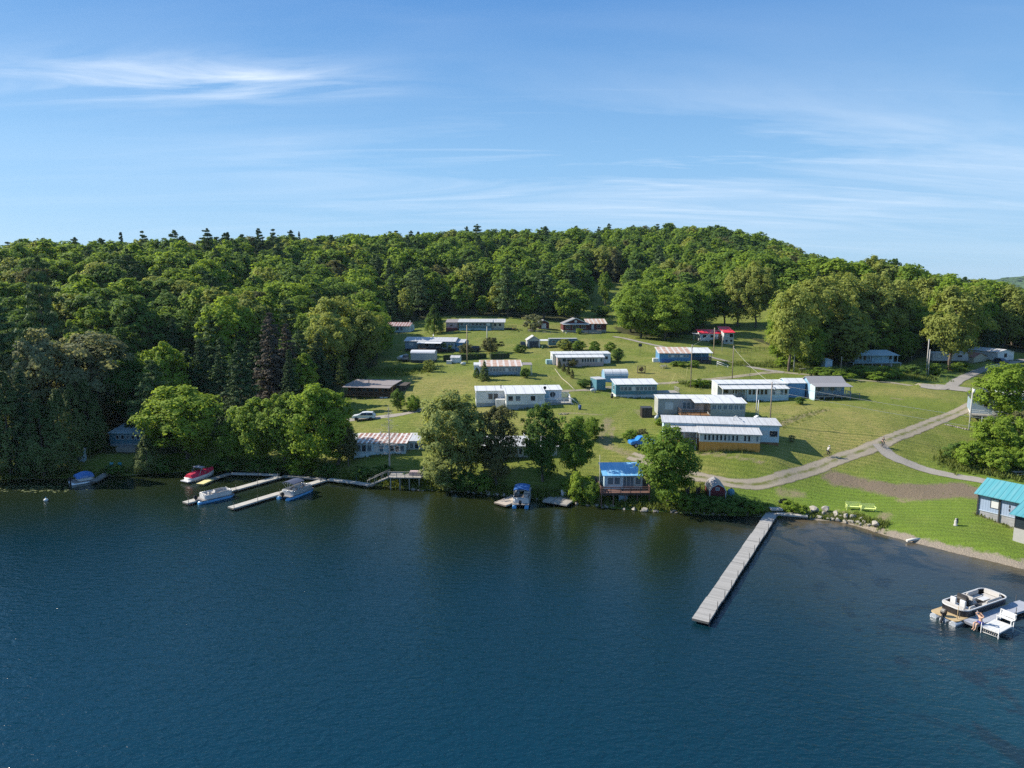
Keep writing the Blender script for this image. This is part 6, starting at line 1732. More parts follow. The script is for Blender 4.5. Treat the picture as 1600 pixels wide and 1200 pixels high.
bm = BM(); wallring(bm, rrect(.86, Lp - .06, -wd_ / 2, wd_ / 2, .84, 7), .09, 1.203, 1.30); obj('top_trim', bm, BW, t)
bm = BM(); extr(bm, rrect(1.0, Lp - .2, -wd_ / 2 + .14, wd_ / 2 - .14, .7), .585, .60); obj('floor', bm, paint('boat_floor_dark', (.06, .06, .065), .6), t)
motor(t, -.25, -.35)
def couch(x0, x1, y0, y1, back):
    bm = BM(); box(bm, x0, x1, y0, y1, .605, .98); bevel(bm, .07); obj('couch', bm, SEAT, t)
    bm = BM()
    if back == 'N': box(bm, x0, x1, y1 - .22, y1, .985, 1.42)
    elif back == 'S': box(bm, x0, x1, y0, y0 + .22, .985, 1.42)
    elif back == 'W': box(bm, x0, x0 + .25, y0, y1, .985, 1.5)
    else: box(bm, x1 - .25, x1, y0, y1, .985, 1.5)
    obj('couch_back', bevel(bm, .07), SEAT, t)
couch(Lp * .60, Lp * .82, wd_ / 2 - .95, wd_ / 2 - .2, 'N'); couch(Lp * .50, Lp * .595, -.1, wd_ / 2 - .2, 'W'); couch(Lp * .83, Lp * .93, -.75, wd_ / 2 - .5, 'E'); couch(Lp * .58, Lp * .88, -wd_ / 2 + .2, -wd_ / 2 + .8, 'S'); couch(1.1, 2.0, -wd_ / 2 + .25, wd_ / 2 - .25, 'W'); couch(2.05, 2.9, -wd_ / 2 + .2, -wd_ / 2 + .8, 'S')
bm = BM(); box(bm, Lp * .36, Lp * .46, .1, wd_ / 2 - .2, .605, 1.4); prism(bm, [(Lp * .41, 1.402), (Lp * .47, 1.402), (Lp * .43, 1.75), (Lp * .42, 1.75)], .15, wd_ / 2 - .25, 'y'); obj('console', bm, BBLK, t)
for y in (.35, -.55):
    bm = BM(); box(bm, Lp * .27, Lp * .33, y, y + .55, .9, 1.05); box(bm, Lp * .25, Lp * .275, y, y + .55, 1.052, 1.75); box(bm, Lp * .29, Lp * .31, y + .22, y + .33, .605, .898); obj('helm_chair', bevel(bm, .04, 1), BW, t)
bm = BM(); box(bm, Lp * .66, Lp * .80, -.35, .25, 1.0, 1.06); obj('table', bm, BW, t)
bm = BM(); tube(bm, [(.2, -wd_ / 2 + .3, .58), (.2, -wd_ / 2 + .3, 1.9)], .03); obj('ski_pole', bm, TAN, t)
for i, (x, y) in enumerate(((1493, 963), (1500, 966))):
    q = onz(x, y, .2); o = obj('fender', bmesh_ := BM(), BW) if False else None
bm = BM(); tube(bm, [(2.5, -wd_ / 2 - .16, 1.15), (2.5, -wd_ / 2 - .16, .95), (2.5, -wd_ / 2 - .16, .35)], [.02, .13, .12], 8); obj('fender', bm, BW, t)

# ------------------------------------------------------------------ cars
def car(label, p, rz, Lc=4.7, Wc=1.86, col=(.62, .64, .66), kind='suv', group=None, loc=None, mat=None):
    bodym = mat or paint('car_' + '_'.join('%d' % (c * 100) for c in col), col, .28, .04, 1, dirt_amt=.1, spec=.6)
    o = thing('parked_car', label, 'car', loc or at(*p), rz, group); h_ = Lc / 2
    if kind == 'suv': prof = [(-h_, .45), (-h_ + .02, .80), (-h_ + .25, .98), (-h_ * .48, 1.08), (-h_ * .16, 1.62), (h_ * .2, 1.70), (h_ * .78, 1.64), (h_ * .95, 1.08), (h_, .95), (h_, .45)]
    elif kind == 'pickup': prof = [(-h_, .5), (-h_ + .02, .95), (-h_ + .2, 1.08), (-h_ * .50, 1.15), (-h_ * .24, 1.75), (h_ * .16, 1.76), (h_ * .26, 1.15), (h_, 1.12), (h_, .5)]
    else: prof = [(-h_, .5), (-h_, 1.0), (-h_ * .4, 1.08), (-h_ * .36, 1.75), (h_ * .92, 1.78), (h_ * .98, 1.1), (h_, .5)]
    bm = BM(); A_, B_ = prism(bm, prof, -Wc / 2, Wc / 2, 'y')
    for v in bm.verts:
        if v.co.z > 1.3: v.co.y *= .78
        if abs(v.co.x) > h_ * .9: v.co.y *= .93
    bevel(bm, .06, 2); obj('body', bm, bodym, o, False)
    roofx = [x for x, z in prof if z > 1.3]; x0, x1 = min(roofx), max(roofx); zt = max(z for x, z in prof)
    for s in (-1, 1):
        bm = BM(); pa = [(x0 - .32, 1.13), (x0 + .05, zt - .14), ((x0 + x1) / 2 - .05, zt - .12), ((x0 + x1) / 2 - .05, 1.13)]; pb_ = [((x0 + x1) / 2 + .05, 1.13), ((x0 + x1) / 2 + .05, zt - .12), (x1 - .08, zt - .15), (x1 + .10, 1.13)]
        for P_ in (pa, pb_):
            def yy(z): return s * (Wc / 2 * (1 - .22 * max(0, (z - 1.06) / (zt - 1.06))) + .012)
            f = [bm.verts.new((x, yy(z), z)) for x, z in P_]; f2 = [bm.verts.new((x, yy(z) - s * .03, z)) for x, z in P_]
            bm.faces.new(f); bm.faces.new(f2[::-1])
            for i in range(4): bm.faces.new((f[i], f[(i + 1) % 4], f2[(i + 1) % 4], f2[i]))
        obj('side_window', bm, GL, o)
    for nm, (xa, za), (xb, zb) in (('windshield', (x0 - .47, 1.12), (x0 - .06, zt - .10)), ('rear_window', (x1 + .22, 1.14), (x1 + .06, zt - .12))):
        bm = BM(); sg = -1 if nm == 'windshield' else 1
        f = [bm.verts.new(p_) for p_ in ((xa + sg * .03, -Wc * .41, za), (xa + sg * .03, Wc * .41, za), (xb + sg * .03, Wc * .345, zb), (xb + sg * .03, -Wc * .345, zb))]; f2 = [bm.verts.new((v.co.x - sg * .05, v.co.y, v.co.z - .02)) for v in f]
        bm.faces.new(f); bm.faces.new(f2[::-1])
        for i in range(4): bm.faces.new((f[i], f[(i + 1) % 4], f2[(i + 1) % 4], f2[i]))
        obj(nm, bm, GL, o)
    TY = paint('tyre', (.02, .02, .021), .85, .2)
    for x in (-h_ * .62, h_ * .62):
        for s in (-1, 1):
            bm = BM(); bmesh.ops.create_cone(bm, cap_ends=True, segments=20, radius1=.36, radius2=.36, depth=.24, matrix=Matrix.Translation((x, s * (Wc / 2 - .10), .36)) @ Matrix.Rotation(R(90), 4, 'X')); w_ = obj('wheel', bm, TY, o)
            bm = BM(); bmesh.ops.create_cone(bm, cap_ends=True, segments=14, radius1=.22, radius2=.20, depth=.03, matrix=Matrix.Translation((x, s * (Wc / 2 + .03), .36)) @ Matrix.Rotation(R(90), 4, 'X')); obj('rim', bm, CHROME if kind != 'suv' else DARKP, w_)
    for s in (-1, 1):
        y0, y1 = sorted((s * (Wc / 2 - .50), s * (Wc / 2 - .14)))
        bm = BM(); box(bm, -h_ - .015, -h_ + .06, y0, y1, .68, .84); obj('headlight', bm, GLB, o)
        bm = BM(); box(bm, h_ - .06, h_ + .015, y0, y1, .78, .98); obj('tail_light', bm, paint('tail_red', (.35, .01, .01), .3), o)
    return o
car('white estate car standing on the pale driveway above the rust striped cottage', (569, 656), R(3), col=(.66, .69, .72))
car('bright blue pickup parked among shrubs left of the orange based cottage', (1003, 697), R(12), 4.6, 1.8, (.03, .20, .52), 'pickup')
car('dark off road car parked left of the grey garage', (817, 543), R(95), 4.2, 1.8, (.03, .035, .04), 'box')
car('dark grey van parked behind the covered trailer', (634, 564), R(95), 4.6, 1.8, (.10, .12, .14), 'box')
car('dark blue car parked in front of the white house at the right edge', (1564, 568), R(100), 4.4, 1.8, (.035, .05, .08), 'suv')
car('black car with a grey top behind the hedge', (740, 549), R(10), 4.4, 1.8, (.02, .02, .022), 'suv')
# ------------------------------------------------------------------ trailers
def wheelset(o, xs, w_):
    TY = paint('tyre', (.02, .02, .021), .85, .2)
    for x in xs:
        for y in (.12, w_ - .12):
            bm = BM(); bmesh.ops.create_cone(bm, cap_ends=True, segments=16, radius1=.34, radius2=.34, depth=.22, matrix=Matrix.Translation((x, y, .05)) @ Matrix.Rotation(R(90), 4, 'X')); obj('wheel', bm, TY, o)
h = House('boxy trailer under a domed silver cover beside the grey and blue cottage', (642, 567), 679, -6, 'camper_trailer', 'trailer')
W = h.w; h.vol(0, W, 0, 3.4, .8, 1.9, ('arch', .75), paint('tarp_silver', (.42, .41, .42), .6, .1), paint('tarp_white', (.60, .60, .62), .5, .06), (DARKP,), ov=.1)
bm = BM(); tube(bm, [(0, 1.0, .4), (-1.5, 1.7, .4), (0, 2.4, .4)], .06); h.part('hitch', bm, DARKP)
h = House('silver rounded camper trailer behind the leaning tree', (1456, 567), 1513, 0, 'camper_trailer', 'trailer')
W = h.w; bm = BM(); prism(bm, [(0, .6), (0, 2.4), (.35, 3.0), (1.1, 3.25), (W - 1.0, 3.25), (W - .3, 3.0), (W, 2.4), (W, .6)], 0, 2.7, 'y'); bevel(bm, .18, 3); h.part('body', bm, paint('camper_silver', (.46, .45, .46), .4, .08, .6, dirt_amt=.35)); 
bm = BM(); prism(bm, [(.4, 3.02), (1.1, 3.27), (W - 1.0, 3.27), (W - .35, 3.02), (W - .35, 3.08), (W - 1.0, 3.35), (1.1, 3.35), (.4, 3.08)], .15, 2.55, 'y'); h.part('roof', bm, RW); h.row('F', 0.0, 1.5, W - 2, 3, 1.7, .8, gap=1.6); wheelset(h.root, (W * .45, W * .55), 2.7)
h = House('grey green camper trailer behind bushes near the grey garage', (858, 543), 905, 3, 'camper_trailer', 'trailer')
W = h.w; bm = BM(); prism(bm, [(0, .6), (0, 2.7), (W - .8, 2.7), (W, 2.1), (W, .6)], 0, 2.5, 'y'); bevel(bm, .08); h.part('body', bm, STQ if False else SDT); bm = BM(); box(bm, -.1, W - .6, -.1, 2.6, 2.71, 2.82); h.part('roof', bm, RGW); h.row('F', 0, .8, W - 1.2, 4, 1.5, .7, gap=.9); wheelset(h.root, (W * .5,), 2.5)
h.awning(-3.2, -.3, -.5, 2.2, 2.1, 2.4, WHITE)
for x in (-3.1, -.4): h.post(x, -.4, -.5, 2.1)
p = at(631, 563); t = thing('boat_trailer', 'small white covered boat on a trailer left of the dark grey van', 'trailer', (p.x - 1.2, p.y - 1, p.z), R(70))
bm = BM(); ring = []
for x, w_, z in ((0, .9, .9), (2, 1.0, 1.0), (3.6, .8, 1.1), (4.6, .1, 1.2)): ring.append([bm.verts.new(q) for q in ((x, -w_, z), (x, -w_ * .6, .45), (x, w_ * .6, .45), (x, w_, z), (x, 0, z + .45))])
for i in range(3):
    for k in range(5): bm.faces.new((ring[i][k], ring[i][(k + 1) % 5], ring[i + 1][(k + 1) % 5], ring[i + 1][k]))
bm.faces.new(ring[0]); bm.faces.new(ring[-1][::-1]); obj('hull', bm, BW, t); bm = BM(); box(bm, -.2, 5.2, -.06, .06, .32, .43); obj('chassis', bm, DARKP, t)

# ------------------------------------------------------------------ poles and wires
POLEW, POLEG, POLET = paint('pole_brown', (.24, .19, .15), .9, .2, 3), paint('pole_grey', (.42, .40, .37), .9, .15, 3), paint('pole_tan', (.40, .30, .20), .9, .15, 3)
def pole(label, base, top, mat=POLEG, r=.13, arm=True, lamp=False, can=False, name='utility_pole', px2=None):
    p = at(*base); hgt = CAM_H + ray(top[0], top[1])[1] * p.y - p.z
    o = thing(name, label, 'pole', p)
    bm = BM(); tube(bm, [(0, 0, -1), (0, 0, hgt * .5), (0, 0, hgt)], [r, r * .85, r * .7], 8); obj('pole', bm, mat, o)
    if arm:
        bm = BM(); tube(bm, [(0, -.12, hgt - .35), (0, -.2, hgt - .2)], .05, 6); tube(bm, [(.12, 0, hgt - .9), (.12, -.05, hgt - .6)], .06, 6); obj('insulator', bm, WHITE, o)
    if can:
        bm = BM(); tube(bm, [(.05, -.30, hgt - .9), (.05, -.30, hgt - .2)], .19, 10); obj('transformer', bm, WHITE, o)
    if lamp:
        bm = BM(); tube(bm, [(0, 0, hgt - 1.1), (.5, -.1, hgt - .95)], .04, 6); lo = obj('lamp_arm', bm, CHROME, o)
        bm = BM(); tube(bm, [(.5, -.1, hgt - .92), (.5, -.1, hgt - 1.2), (.5, -.1, hgt - 1.45)], [.10, .2, .14], 8); obj('lamp', bm, WHITE, lo)
    return Vector((p.x, p.y, p.z + hgt))
P1 = pole('brown utility pole standing at the upper lane right of the deck of the teal cottage', (1079, 606), (1079, 538), POLEW)
P2 = pole('brown utility pole on the upper lane below the red roofed house', (1144, 592), (1144, 540), POLEW)
P3 = pole('pale pole with a lean right of the blue cottage porch', (1115, 554), (1117, 512), POLET, .14)
P4 = pole('thin pole in front of the red roofed house right of the leaning pale pole', (1128, 549), (1128, 515), POLEG, .08)
P5 = pole('grey pole with a street lamp at the left edge of the grove', (1240, 581), (1242, 525), POLEG, .15, lamp=True)
P6 = pole('thick grey utility pole left of the silver trailer', (1447, 585), (1448, 530), POLEG, .15)
P6b = pole('short grey stub pole right beside the thick pole at the silver trailer', (1450, 586), (1450, 546), POLEG, .14, False)
P7 = pole('grey pole behind the turquoise cottage on its right', (1424, 562), (1425, 520), POLEG, .14)
P8 = pole('pole with a white transformer drum left of the bright thicket', (1514, 672), (1515, 606), POLEG, .13, can=True)
P9 = pole('brown utility pole with a small lamp behind the orange based cottage', (1203, 664), (1202, 597), POLEW, .12, lamp=True)
P10 = pole('tall white flagpole like mast behind the orange based cottage', (1181, 652), (1182, 608), WHITE, .09, False, name='mast')
P10b = pole('shorter white mast beside the tall white one', (1184, 654), (1184, 625), WHITE, .10, False, name='mast')
P11 = pole('leaning brown pole right of the little pale blue shed', (1313, 588), (1316, 557), POLEW, .12)
P12 = pole('tall tan utility pole in front of the hedge', (730, 568), (729, 508), POLET, .15)
P13 = pole('pale grey utility pole between the two hedges', (761, 549), (760, 510), POLEG, .16)
P14 = pole('pale flagpole at the left corner of the boathouse deck', (936, 788), (935, 711), paint('pole_pale', (.5, .48, .38), .7), .045, False, name='flagpole')
p = at(1183, 662); t = thing('utility_box', 'white utility box at the foot of the two white masts', 'box', p); bm = BM(); box(bm, -.5, .5, -.4, .4, -.3, 1.2); prism(bm, [(-.55, 1.2), (.55, 1.2), (0, 1.5)], -.45, .45, 'y'); obj('body', bm, SLG, t)
bm = BM(); tube(bm, [(-.9, 0, -.3), (-.1, 0, 1.5)], .05); tube(bm, [(.9, 0, -.3), (.1, 0, 1.5)], .05); obj('brace', bm, WHITE, t)
WIRE = paint('wire_pale', (.50, .48, .42), .6, .05)
def wire(label, a, b, sag=.6, r=.022):
    bm = BM(); a, b = Vector(a), Vector(b); pts = []
    for i in range(15):
        t_ = i / 14; q = a.lerp(b, t_); q.z -= sag * 4 * t_ * (1 - t_); pts.append(q)
    tube(bm, pts, r, 5); tag(obj('power_line', bm, WIRE), label, 'wire', 'overhead wires')
far_ = Vector(gp(1790, 688, 105)); 
bm = BM(); hz0 = h1(far_.x, far_.y)
t = thing('utility_pole', 'utility pole beyond the right edge carrying the two pale wires', 'pole', (far_.x, far_.y, hz0)); tube(bm, [(0, 0, -1), (0, 0, far_.z - hz0 + .5)], .13, 8); obj('pole', bm, POLEG, t)
wire('upper pale wire from the brown lamp pole across the lawn to the right', P9 - Vector((0, 0, .3)), far_, .5, .028)
wire('lower pale wire from the brown lamp pole across the lawn to the right', P9 - Vector((0, 0, 1.6)), far_ - Vector((0, 0, 1.9)), .5, .028)
wire('wire between the two brown poles of the upper lane', P1 - Vector((0, 0, .4)), P2 - Vector((0, 0, .4)), .6)
wire('wire from the upper lane down to the brown lamp pole', P2 - Vector((0, 0, .5)), P9 - Vector((0, 0, .3)), .6)
wire('wire from the leaning pale pole to the upper lane', P3 - Vector((0, 0, .3)), P1 - Vector((0, 0, .3)), .5)
YG = paint('guy_guard_yellow', (.52, .47, .16), .5)
for (a, b, l) in (((1043, 607), (1056, 583), 'pale yellow guarded guy stay leaning left of the upper lane pole'), ((1071, 600), (1074, 574), 'short yellow guy stay close to the upper lane pole')):
    q = at(*a); z_ = CAM_H + ray(*b)[1] * q.y; x_ = ray(*b)[0] * q.y; bm = BM(); tube(bm, [(0, 0, -.2), (x_ - q.x, 0, z_ - q.z)], .04, 6); o = obj('guy_stay', bm, YG); o.location = q; tag(o, l, 'stay')

# ------------------------------------------------------------------ people
SKIN, HAIR = paint('skin', (.50, .31, .22), .55, .05), paint('hair_brown', (.10, .06, .035), .7, .2)
def body(name, verts, edges, radii, mat, parent, sub=2):
    me = bpy.data.meshes.new(name); me.from_pydata(verts, edges, []); me.materials.append(mat)
    o = bpy.data.objects.new(name, me); COL.objects.link(o); o.parent = parent
    m_ = o.modifiers.new('skin', 'SKIN'); m_.use_smooth_shade = True
    sv = me.skin_vertices[0].data if me.skin_vertices else None
    if sv is None:
        with bpy.context.temp_override(object=o, active_object=o): bpy.ops.mesh.customdata_skin_add()
        sv = me.skin_vertices[0].data
    for i, r in enumerate(radii): sv[i].radius = (r, r) if not isinstance(r, tuple) else r; sv[i].use_root = (i == 0)
    s_ = o.modifiers.new('subsurf', 'SUBSURF'); s_.levels = sub; s_.render_levels = sub
    return o
def chain(V, E, Rr, start, pts, rad):
    prev = start
    for p, r in zip(pts, rad):
        V.append(tuple(p)); Rr.append(r); i = len(V) - 1
        if prev is not None: E.append((prev, i))
        prev = i
    return prev
def fingers(V, E, Rr, wrist, hand, dirv, side):
    d = Vector(dirv).normalized(); s = Vector(side).normalized(); n = d.cross(s).normalized(); w_ = Vector(V[hand])
    for k, (off, ln) in enumerate(((-.03, .065), (-.01, .08), (.01, .075), (.03, .058))):
        b = w_ + s * off + d * .03
        chain(V, E, Rr, hand, [b, b + d * ln * .55 - n * .008, b + d * ln - n * .03], [.010, .009, .008])
    b = w_ - s * .04 - d * .015
    chain(V, E, Rr, hand, [b, b + d * .035 - s * .02 - n * .015], [.011, .009])
def person(label, loc, rz, J, top, bottom, skin=SKIN, hair=HAIR, shoe=None, hairlen=.0, group=None, bare_legs=False, helmet=None):
    """J: joints. pelvis, chest, neck, head and for each side shoulder, elbow, wrist, hip, knee, ankle, toe"""
    o = thing('person', label, 'person', loc, rz, group)
    V, E, Rr = [], [], []
    V.append(J['pelvis']); Rr.append((.15, .11))
    sp1 = tuple((Vector(J['pelvis']) * .45 + Vector(J['chest']) * .55)); chain(V, E, Rr, 0, [sp1, J['chest'], J['neck'], tuple((Vector(J['neck']) + Vector(J['head'])) / 2)], [(.125, .10), (.15, .105), .058, .056])
    ch = 2; hd = len(V) - 1
    h_ = Vector(J['head']); fwd = Vector(J.get('face', (0, -1, 0)))
    chain(V, E, Rr, hd, [h_, h_ + Vector((0, 0, .075)) - fwd * .01], [(.085, .095), .075])
    for s, sg in (('L', 1), ('R', -1)):
        sh, el, wr = J['shoulder' + s], J['elbow' + s], J['wrist' + s]
        hv = Vector(wr) + (Vector(wr) - Vector(el)).normalized() * .07
        last = chain(V, E, Rr, ch, [sh, el, wr, tuple(hv)], [.062, .045, .032, (.040, .020)])
        dv = J.get('hand' + s, tuple(Vector(wr) - Vector(el)))
        fingers(V, E, Rr, None, last, dv, J.get('handside', (1, 0, .2)))
        hp, kn, an, to = J['hip' + s], J['knee' + s], J['ankle' + s], J['toe' + s]
        chain(V, E, Rr, 0, [hp, kn, an, to], [.098, .060, .042, .035])
    body('body', V, E, Rr, skin, o)
    # hair, eyes, mouth
    bm = BM(); ellipsoid(bm, h_ + Vector((0, 0, .055)) - fwd * .025, (.098, .108, .10), 14, 10)
    if hairlen: ellipsoid(bm, h_ - fwd * .085 + Vector((0, 0, -.06)), (.075, .04, .06 + hairlen), 10, 8)
    obj('hair', bm, hair, o, True)
    side = fwd.cross(Vector((0, 0, 1))).normalized()
    bm = BM()
    for k in (-1, 1): ellipsoid(bm, h_ + fwd * .088 + side * .034 * k + Vector((0, 0, .012)), (.012, .012, .009), 8, 6)
    obj('eyes', bm, BBLK, o); bm = BM(); ellipsoid(bm, h_ + fwd * .098 - Vector((0, 0, .02)), (.016, .022, .022), 8, 6); obj('nose', bm, skin, o, True)
    bm = BM(); ellipsoid(bm, h_ + fwd * .088 - Vector((0, 0, .055)), (.028, .014, .008), 8, 6); obj('mouth', bm, paint('lips', (.38, .14, .12), .5), o)
    bm = BM()
    for k in (-1, 1): ellipsoid(bm, h_ + side * .092 * k, (.02, .03, .035), 8, 6)
    obj('ears', bm, skin, o, True)
    if helmet:
        bm = BM(); ellipsoid(bm, h_ + Vector((0, 0, .085)), (.115, .14, .10), 14, 10); obj('helmet', bm, helmet, o, True)
    if top:
        V, E, Rr = [], [], []; V.append(J['pelvis'] if top[1] != 'bikini' else tuple(Vector(J['pelvis']) * .25 + Vector(J['chest']) * .75)); Rr.append((.165, .125) if top[1] != 'bikini' else (.135, .115))
        if top[1] == 'bikini': chain(V, E, Rr, 0, [tuple(Vector(J['chest']) * 1.0 + Vector((0, 0, .04)))], [(.158, .122)])
        else:
            chain(V, E, Rr, 0, [sp1, J['chest']], [(.14, .115), (.17, .125)])
            for s in 'LR': chain(V, E, Rr, 2, [J['shoulder' + s], tuple(Vector(J['shoulder' + s]) * .45 + Vector(J['elbow' + s]) * .55)], [.078, .062])
        body('shirt' if top[1] != 'bikini' else 'bikini_top', V, E, Rr, top[0], o)
    if bottom:
        V, E, Rr = [], [], []; V.append(J['pelvis']); Rr.append((.17, .13))
        for s in 'LR':
            k_ = bottom[1]; hp, kn, an = Vector(J['hip' + s]), Vector(J['knee' + s]), Vector(J['ankle' + s])
            if k_ == 'long': chain(V, E, Rr, 0, [hp, kn, an], [.112, .076, .060])
            else: chain(V, E, Rr, 0, [hp, hp.lerp(kn, .55)], [.115, .10])
        body('trousers' if bottom[1] == 'long' else 'shorts', V, E, Rr, bottom[0], o)
    if shoe:
        for s in 'LR':
            bm = BM(); c = (Vector(J['ankle' + s]) + Vector(J['toe' + s])) / 2; ellipsoid(bm, c - Vector((0, 0, .02)), (.055, .14, .05), 10, 8); obj('shoe', bm, shoe, o, True)
    return o
# the woman sitting on the edge of the white platform, both hands raised to her head
q = onz(1530, 975, .62)
J = dict(pelvis=(0, .10, .13), chest=(0, .08, .50), neck=(0, .07, .66), head=(0, .05, .80),
         shoulderL=(.17, .08, .60), elbowL=(.36, .0, .76), wristL=(.17, -.05, .90), shoulderR=(-.17, .08, .60), elbowR=(-.36, .0, .76), wristR=(-.17, -.05, .90),
         hipL=(.10, .06, .12), kneeL=(.12, -.40, .10), ankleL=(.10, -.46, -.32), toeL=(.10, -.62, -.42), hipR=(-.10, .06, .12), kneeR=(-.12, -.40, .10), ankleR=(-.08, -.44, -.32), toeR=(-.08, -.60, -.42),
         handL=(-1, -.1, .4), handR=(1, -.1, .4))
person('woman in blue shorts sitting on the white platform edge, hands raised to her head', q, PANG - .3, J, (paint('bikini_black', (.03, .03, .05), .6), 'bikini'), (paint('shorts_blue', (.04, .05, .32), .6), 'short'), hairlen=.10).scale = (1.2, 1.2, 1.2)
# the two cyclists
def bicycle(label, loc, rz, col):
    o = thing('bicycle', label, 'bicycle', loc, rz, 'bicycles on the gravel lanes')
    m_ = paint('bike_' + '_'.join('%d' % (c * 100) for c in col), col, .4)
    for y in (-.52, .52):
        bm = BM(); tube(bm, [(0, y + .33 * math.cos(2 * math.pi * i / 20), .34 + .33 * math.sin(2 * math.pi * i / 20)) for i in range(21)], .02, 6, False)
        for i in range(6):
            a = math.pi * i / 6; tube(bm, [(0, y - .32 * math.cos(a), .34 - .32 * math.sin(a)), (0, y + .32 * math.cos(a), .34 + .32 * math.sin(a))], .004, 4)
        obj('wheel', bm, paint('tyre', (.02, .02, .021), .85, .2), o)
    bm = BM()
    for a, b in (((0, -.52, .34), (0, -.40, .88)), ((0, -.42, .80), (0, .05, .30)), ((0, -.40, .84), (0, .18, .80)), ((0, .05, .30), (0, .20, .92)), ((0, .05, .30), (0, .52, .34)), ((0, .18, .80), (0, .52, .34))): tube(bm, [a, b], .02, 6)
    obj('frame', bm, m_, o)
    bm = BM(); tube(bm, [(0, -.40, .86), (0, -.42, 1.0)], .018, 6); tube(bm, [(-.30, -.36, 1.03), (0, -.44, 1.0), (.30, -.36, 1.03)], .016, 6); obj('handlebar', bm, BBLK, o)
    bm = BM(); box(bm, -.07, .07, .08, .34, .93, .98); obj('saddle', bevel(bm, .02), BBLK, o)
    bm = BM(); tube(bm, [(-.12, .05, .16), (-.12, .05, .30), (.12, .05, .30), (.12, .05, .44)], .014, 6); box(bm, -.22, -.10, 0, .1, .14, .17); box(bm, .10, .22, 0, .1, .43, .46); obj('pedals', bm, BBLK, o)
    return o
JB = dict(pelvis=(0, .20, 1.03), chest=(0, -.02, 1.36), neck=(0, -.10, 1.50), head=(0, -.15, 1.64), shoulderL=(.18, -.04, 1.45), elbowL=(.26, -.18, 1.22), wristL=(.25, -.34, 1.07), shoulderR=(-.18, -.04, 1.45), elbowR=(-.26, -.18, 1.22), wristR=(-.25, -.34, 1.07),
          hipL=(.10, .16, 1.0), kneeL=(.13, -.22, .84), ankleL=(.15, .05, .52), toeL=(.15, -.10, .47), hipR=(-.10, .16, 1.0), kneeR=(-.13, -.12, .60), ankleR=(-.15, .06, .24), toeR=(-.15, -.09, .18), handL=(0, -1, -.3), handR=(0, -1, -.3))
DK = paint('clothes_dark', (.03, .032, .04), .8, .2); LT = paint('clothes_grey', (.42, .42, .42), .8, .2)
for (p, rz, top, hel, l, lb) in (((1294, 714), R(115), LT, WHITE, 'cyclist in a pale grey shirt on the lane beside the orange based cottage', 'dark bicycle ridden by the pale shirted cyclist'), ((1379, 700), R(8), DK, None, 'cyclist in dark clothes at the bend of the grey gravel drive', 'dark bicycle ridden by the dark clothed cyclist')):
    q = at(*p); q.z += .10
    bicycle(lb, q, rz, (.03, .03, .04)); person(l, q, rz, JB, (top, 'shirt'), (DK, 'long'), shoe=BBLK, helmet=hel)

# ------------------------------------------------------------------ garden and shore furniture
LIME = paint('lime_paint', (.64, .70, .24), .5, .06, dirt_amt=.08)
for (a, l) in (((1333, 795), 'left one of the two lime green benches facing the water'), ((1355, 798), 'right one of the two lime green benches facing the water')):
    q = at(*a); t = thing('bench', l, 'bench', q, R(171), 'lime green benches'); w_ = 2.0
    bm = BM()
    for i in range(3): box(bm, -w_ / 2, w_ / 2, .04 + i * .17, .20 + i * .17, .40, .44)
    obj('seat', bm, LIME, t); bm = BM()
    for i in range(3): box(bm, -w_ / 2, w_ / 2, -.10 - i * .07, -.06 - i * .07, .46 + i * .18, .635 + i * .18)
    obj('backrest', bm, LIME, t)
    for x in (-w_ / 2, w_ / 2 - .09):
        for y in (-.14, .48):
            bm = BM(); box(bm, x, x + .09, y - .05, y + .05, -.2, .398); obj('leg', bm, LIME, t)
        bm = BM(); box(bm, x - .02, x + .11, -.18, .60, .62, .66); box(bm, x, x + .09, .48, .58, .40, .62); obj('armrest', bm, LIME, t)
def adirondack(label, p, rz, mat, group=None, loc=None, cat='chair', name='garden_chair'):
    q = loc or at(*p); t = thing(name, label, cat, q, rz, group)
    bm = BM(); prism(bm, [(-.35, .38), (.35, .24), (.35, .28), (-.35, .42)], -.3, .3, 'x'); obj('seat', bm, mat, t)
    bm = BM()
    for i in range(5): prism(bm, [(.28, .30), (.33, .30), (.62, 1.05), (.57, 1.05)], -.3 + i * .122, -.19 + i * .122, 'x')
    obj('backrest', bm, mat, t)
    for s in (-1, 1):
        bm = BM(); x0, x1 = sorted((s * .31, s * .42)); box(bm, x0, x1, -.4, .45, .56, .6); obj('armrest', bm, mat, t)
        for y in (-.36, .30):
            bm = BM(); x0, x1 = sorted((s * .32, s * .38)); box(bm, x0, x1, y - .04, y + .04, -.1, .558); obj('leg', bm, mat, t)
CH = paint('chair_teal', (.05, .25, .30), .6)
for (x, l) in ((172, 'left teal garden chair on the dim left platform'), (185, 'right teal garden chair on the dim left platform')):
    adirondack(l, None, 0, CH, 'teal chairs on the left platform', onz(x, 733, .6))
for i, (x, y, l) in enumerate(((1072, 700, 'left white plastic chair under the orange based cottage'), (1079, 699, 'middle white plastic chair beside the orange boards'), (1085, 701, 'white plastic chair nearest the orange boards'))):
    adirondack(l, (x, y), R(20 * i), WHITE, 'white plastic chairs')
adirondack('small pale blue chair by the walkway under the rust striped cottage', (560, 749), .3, CH)
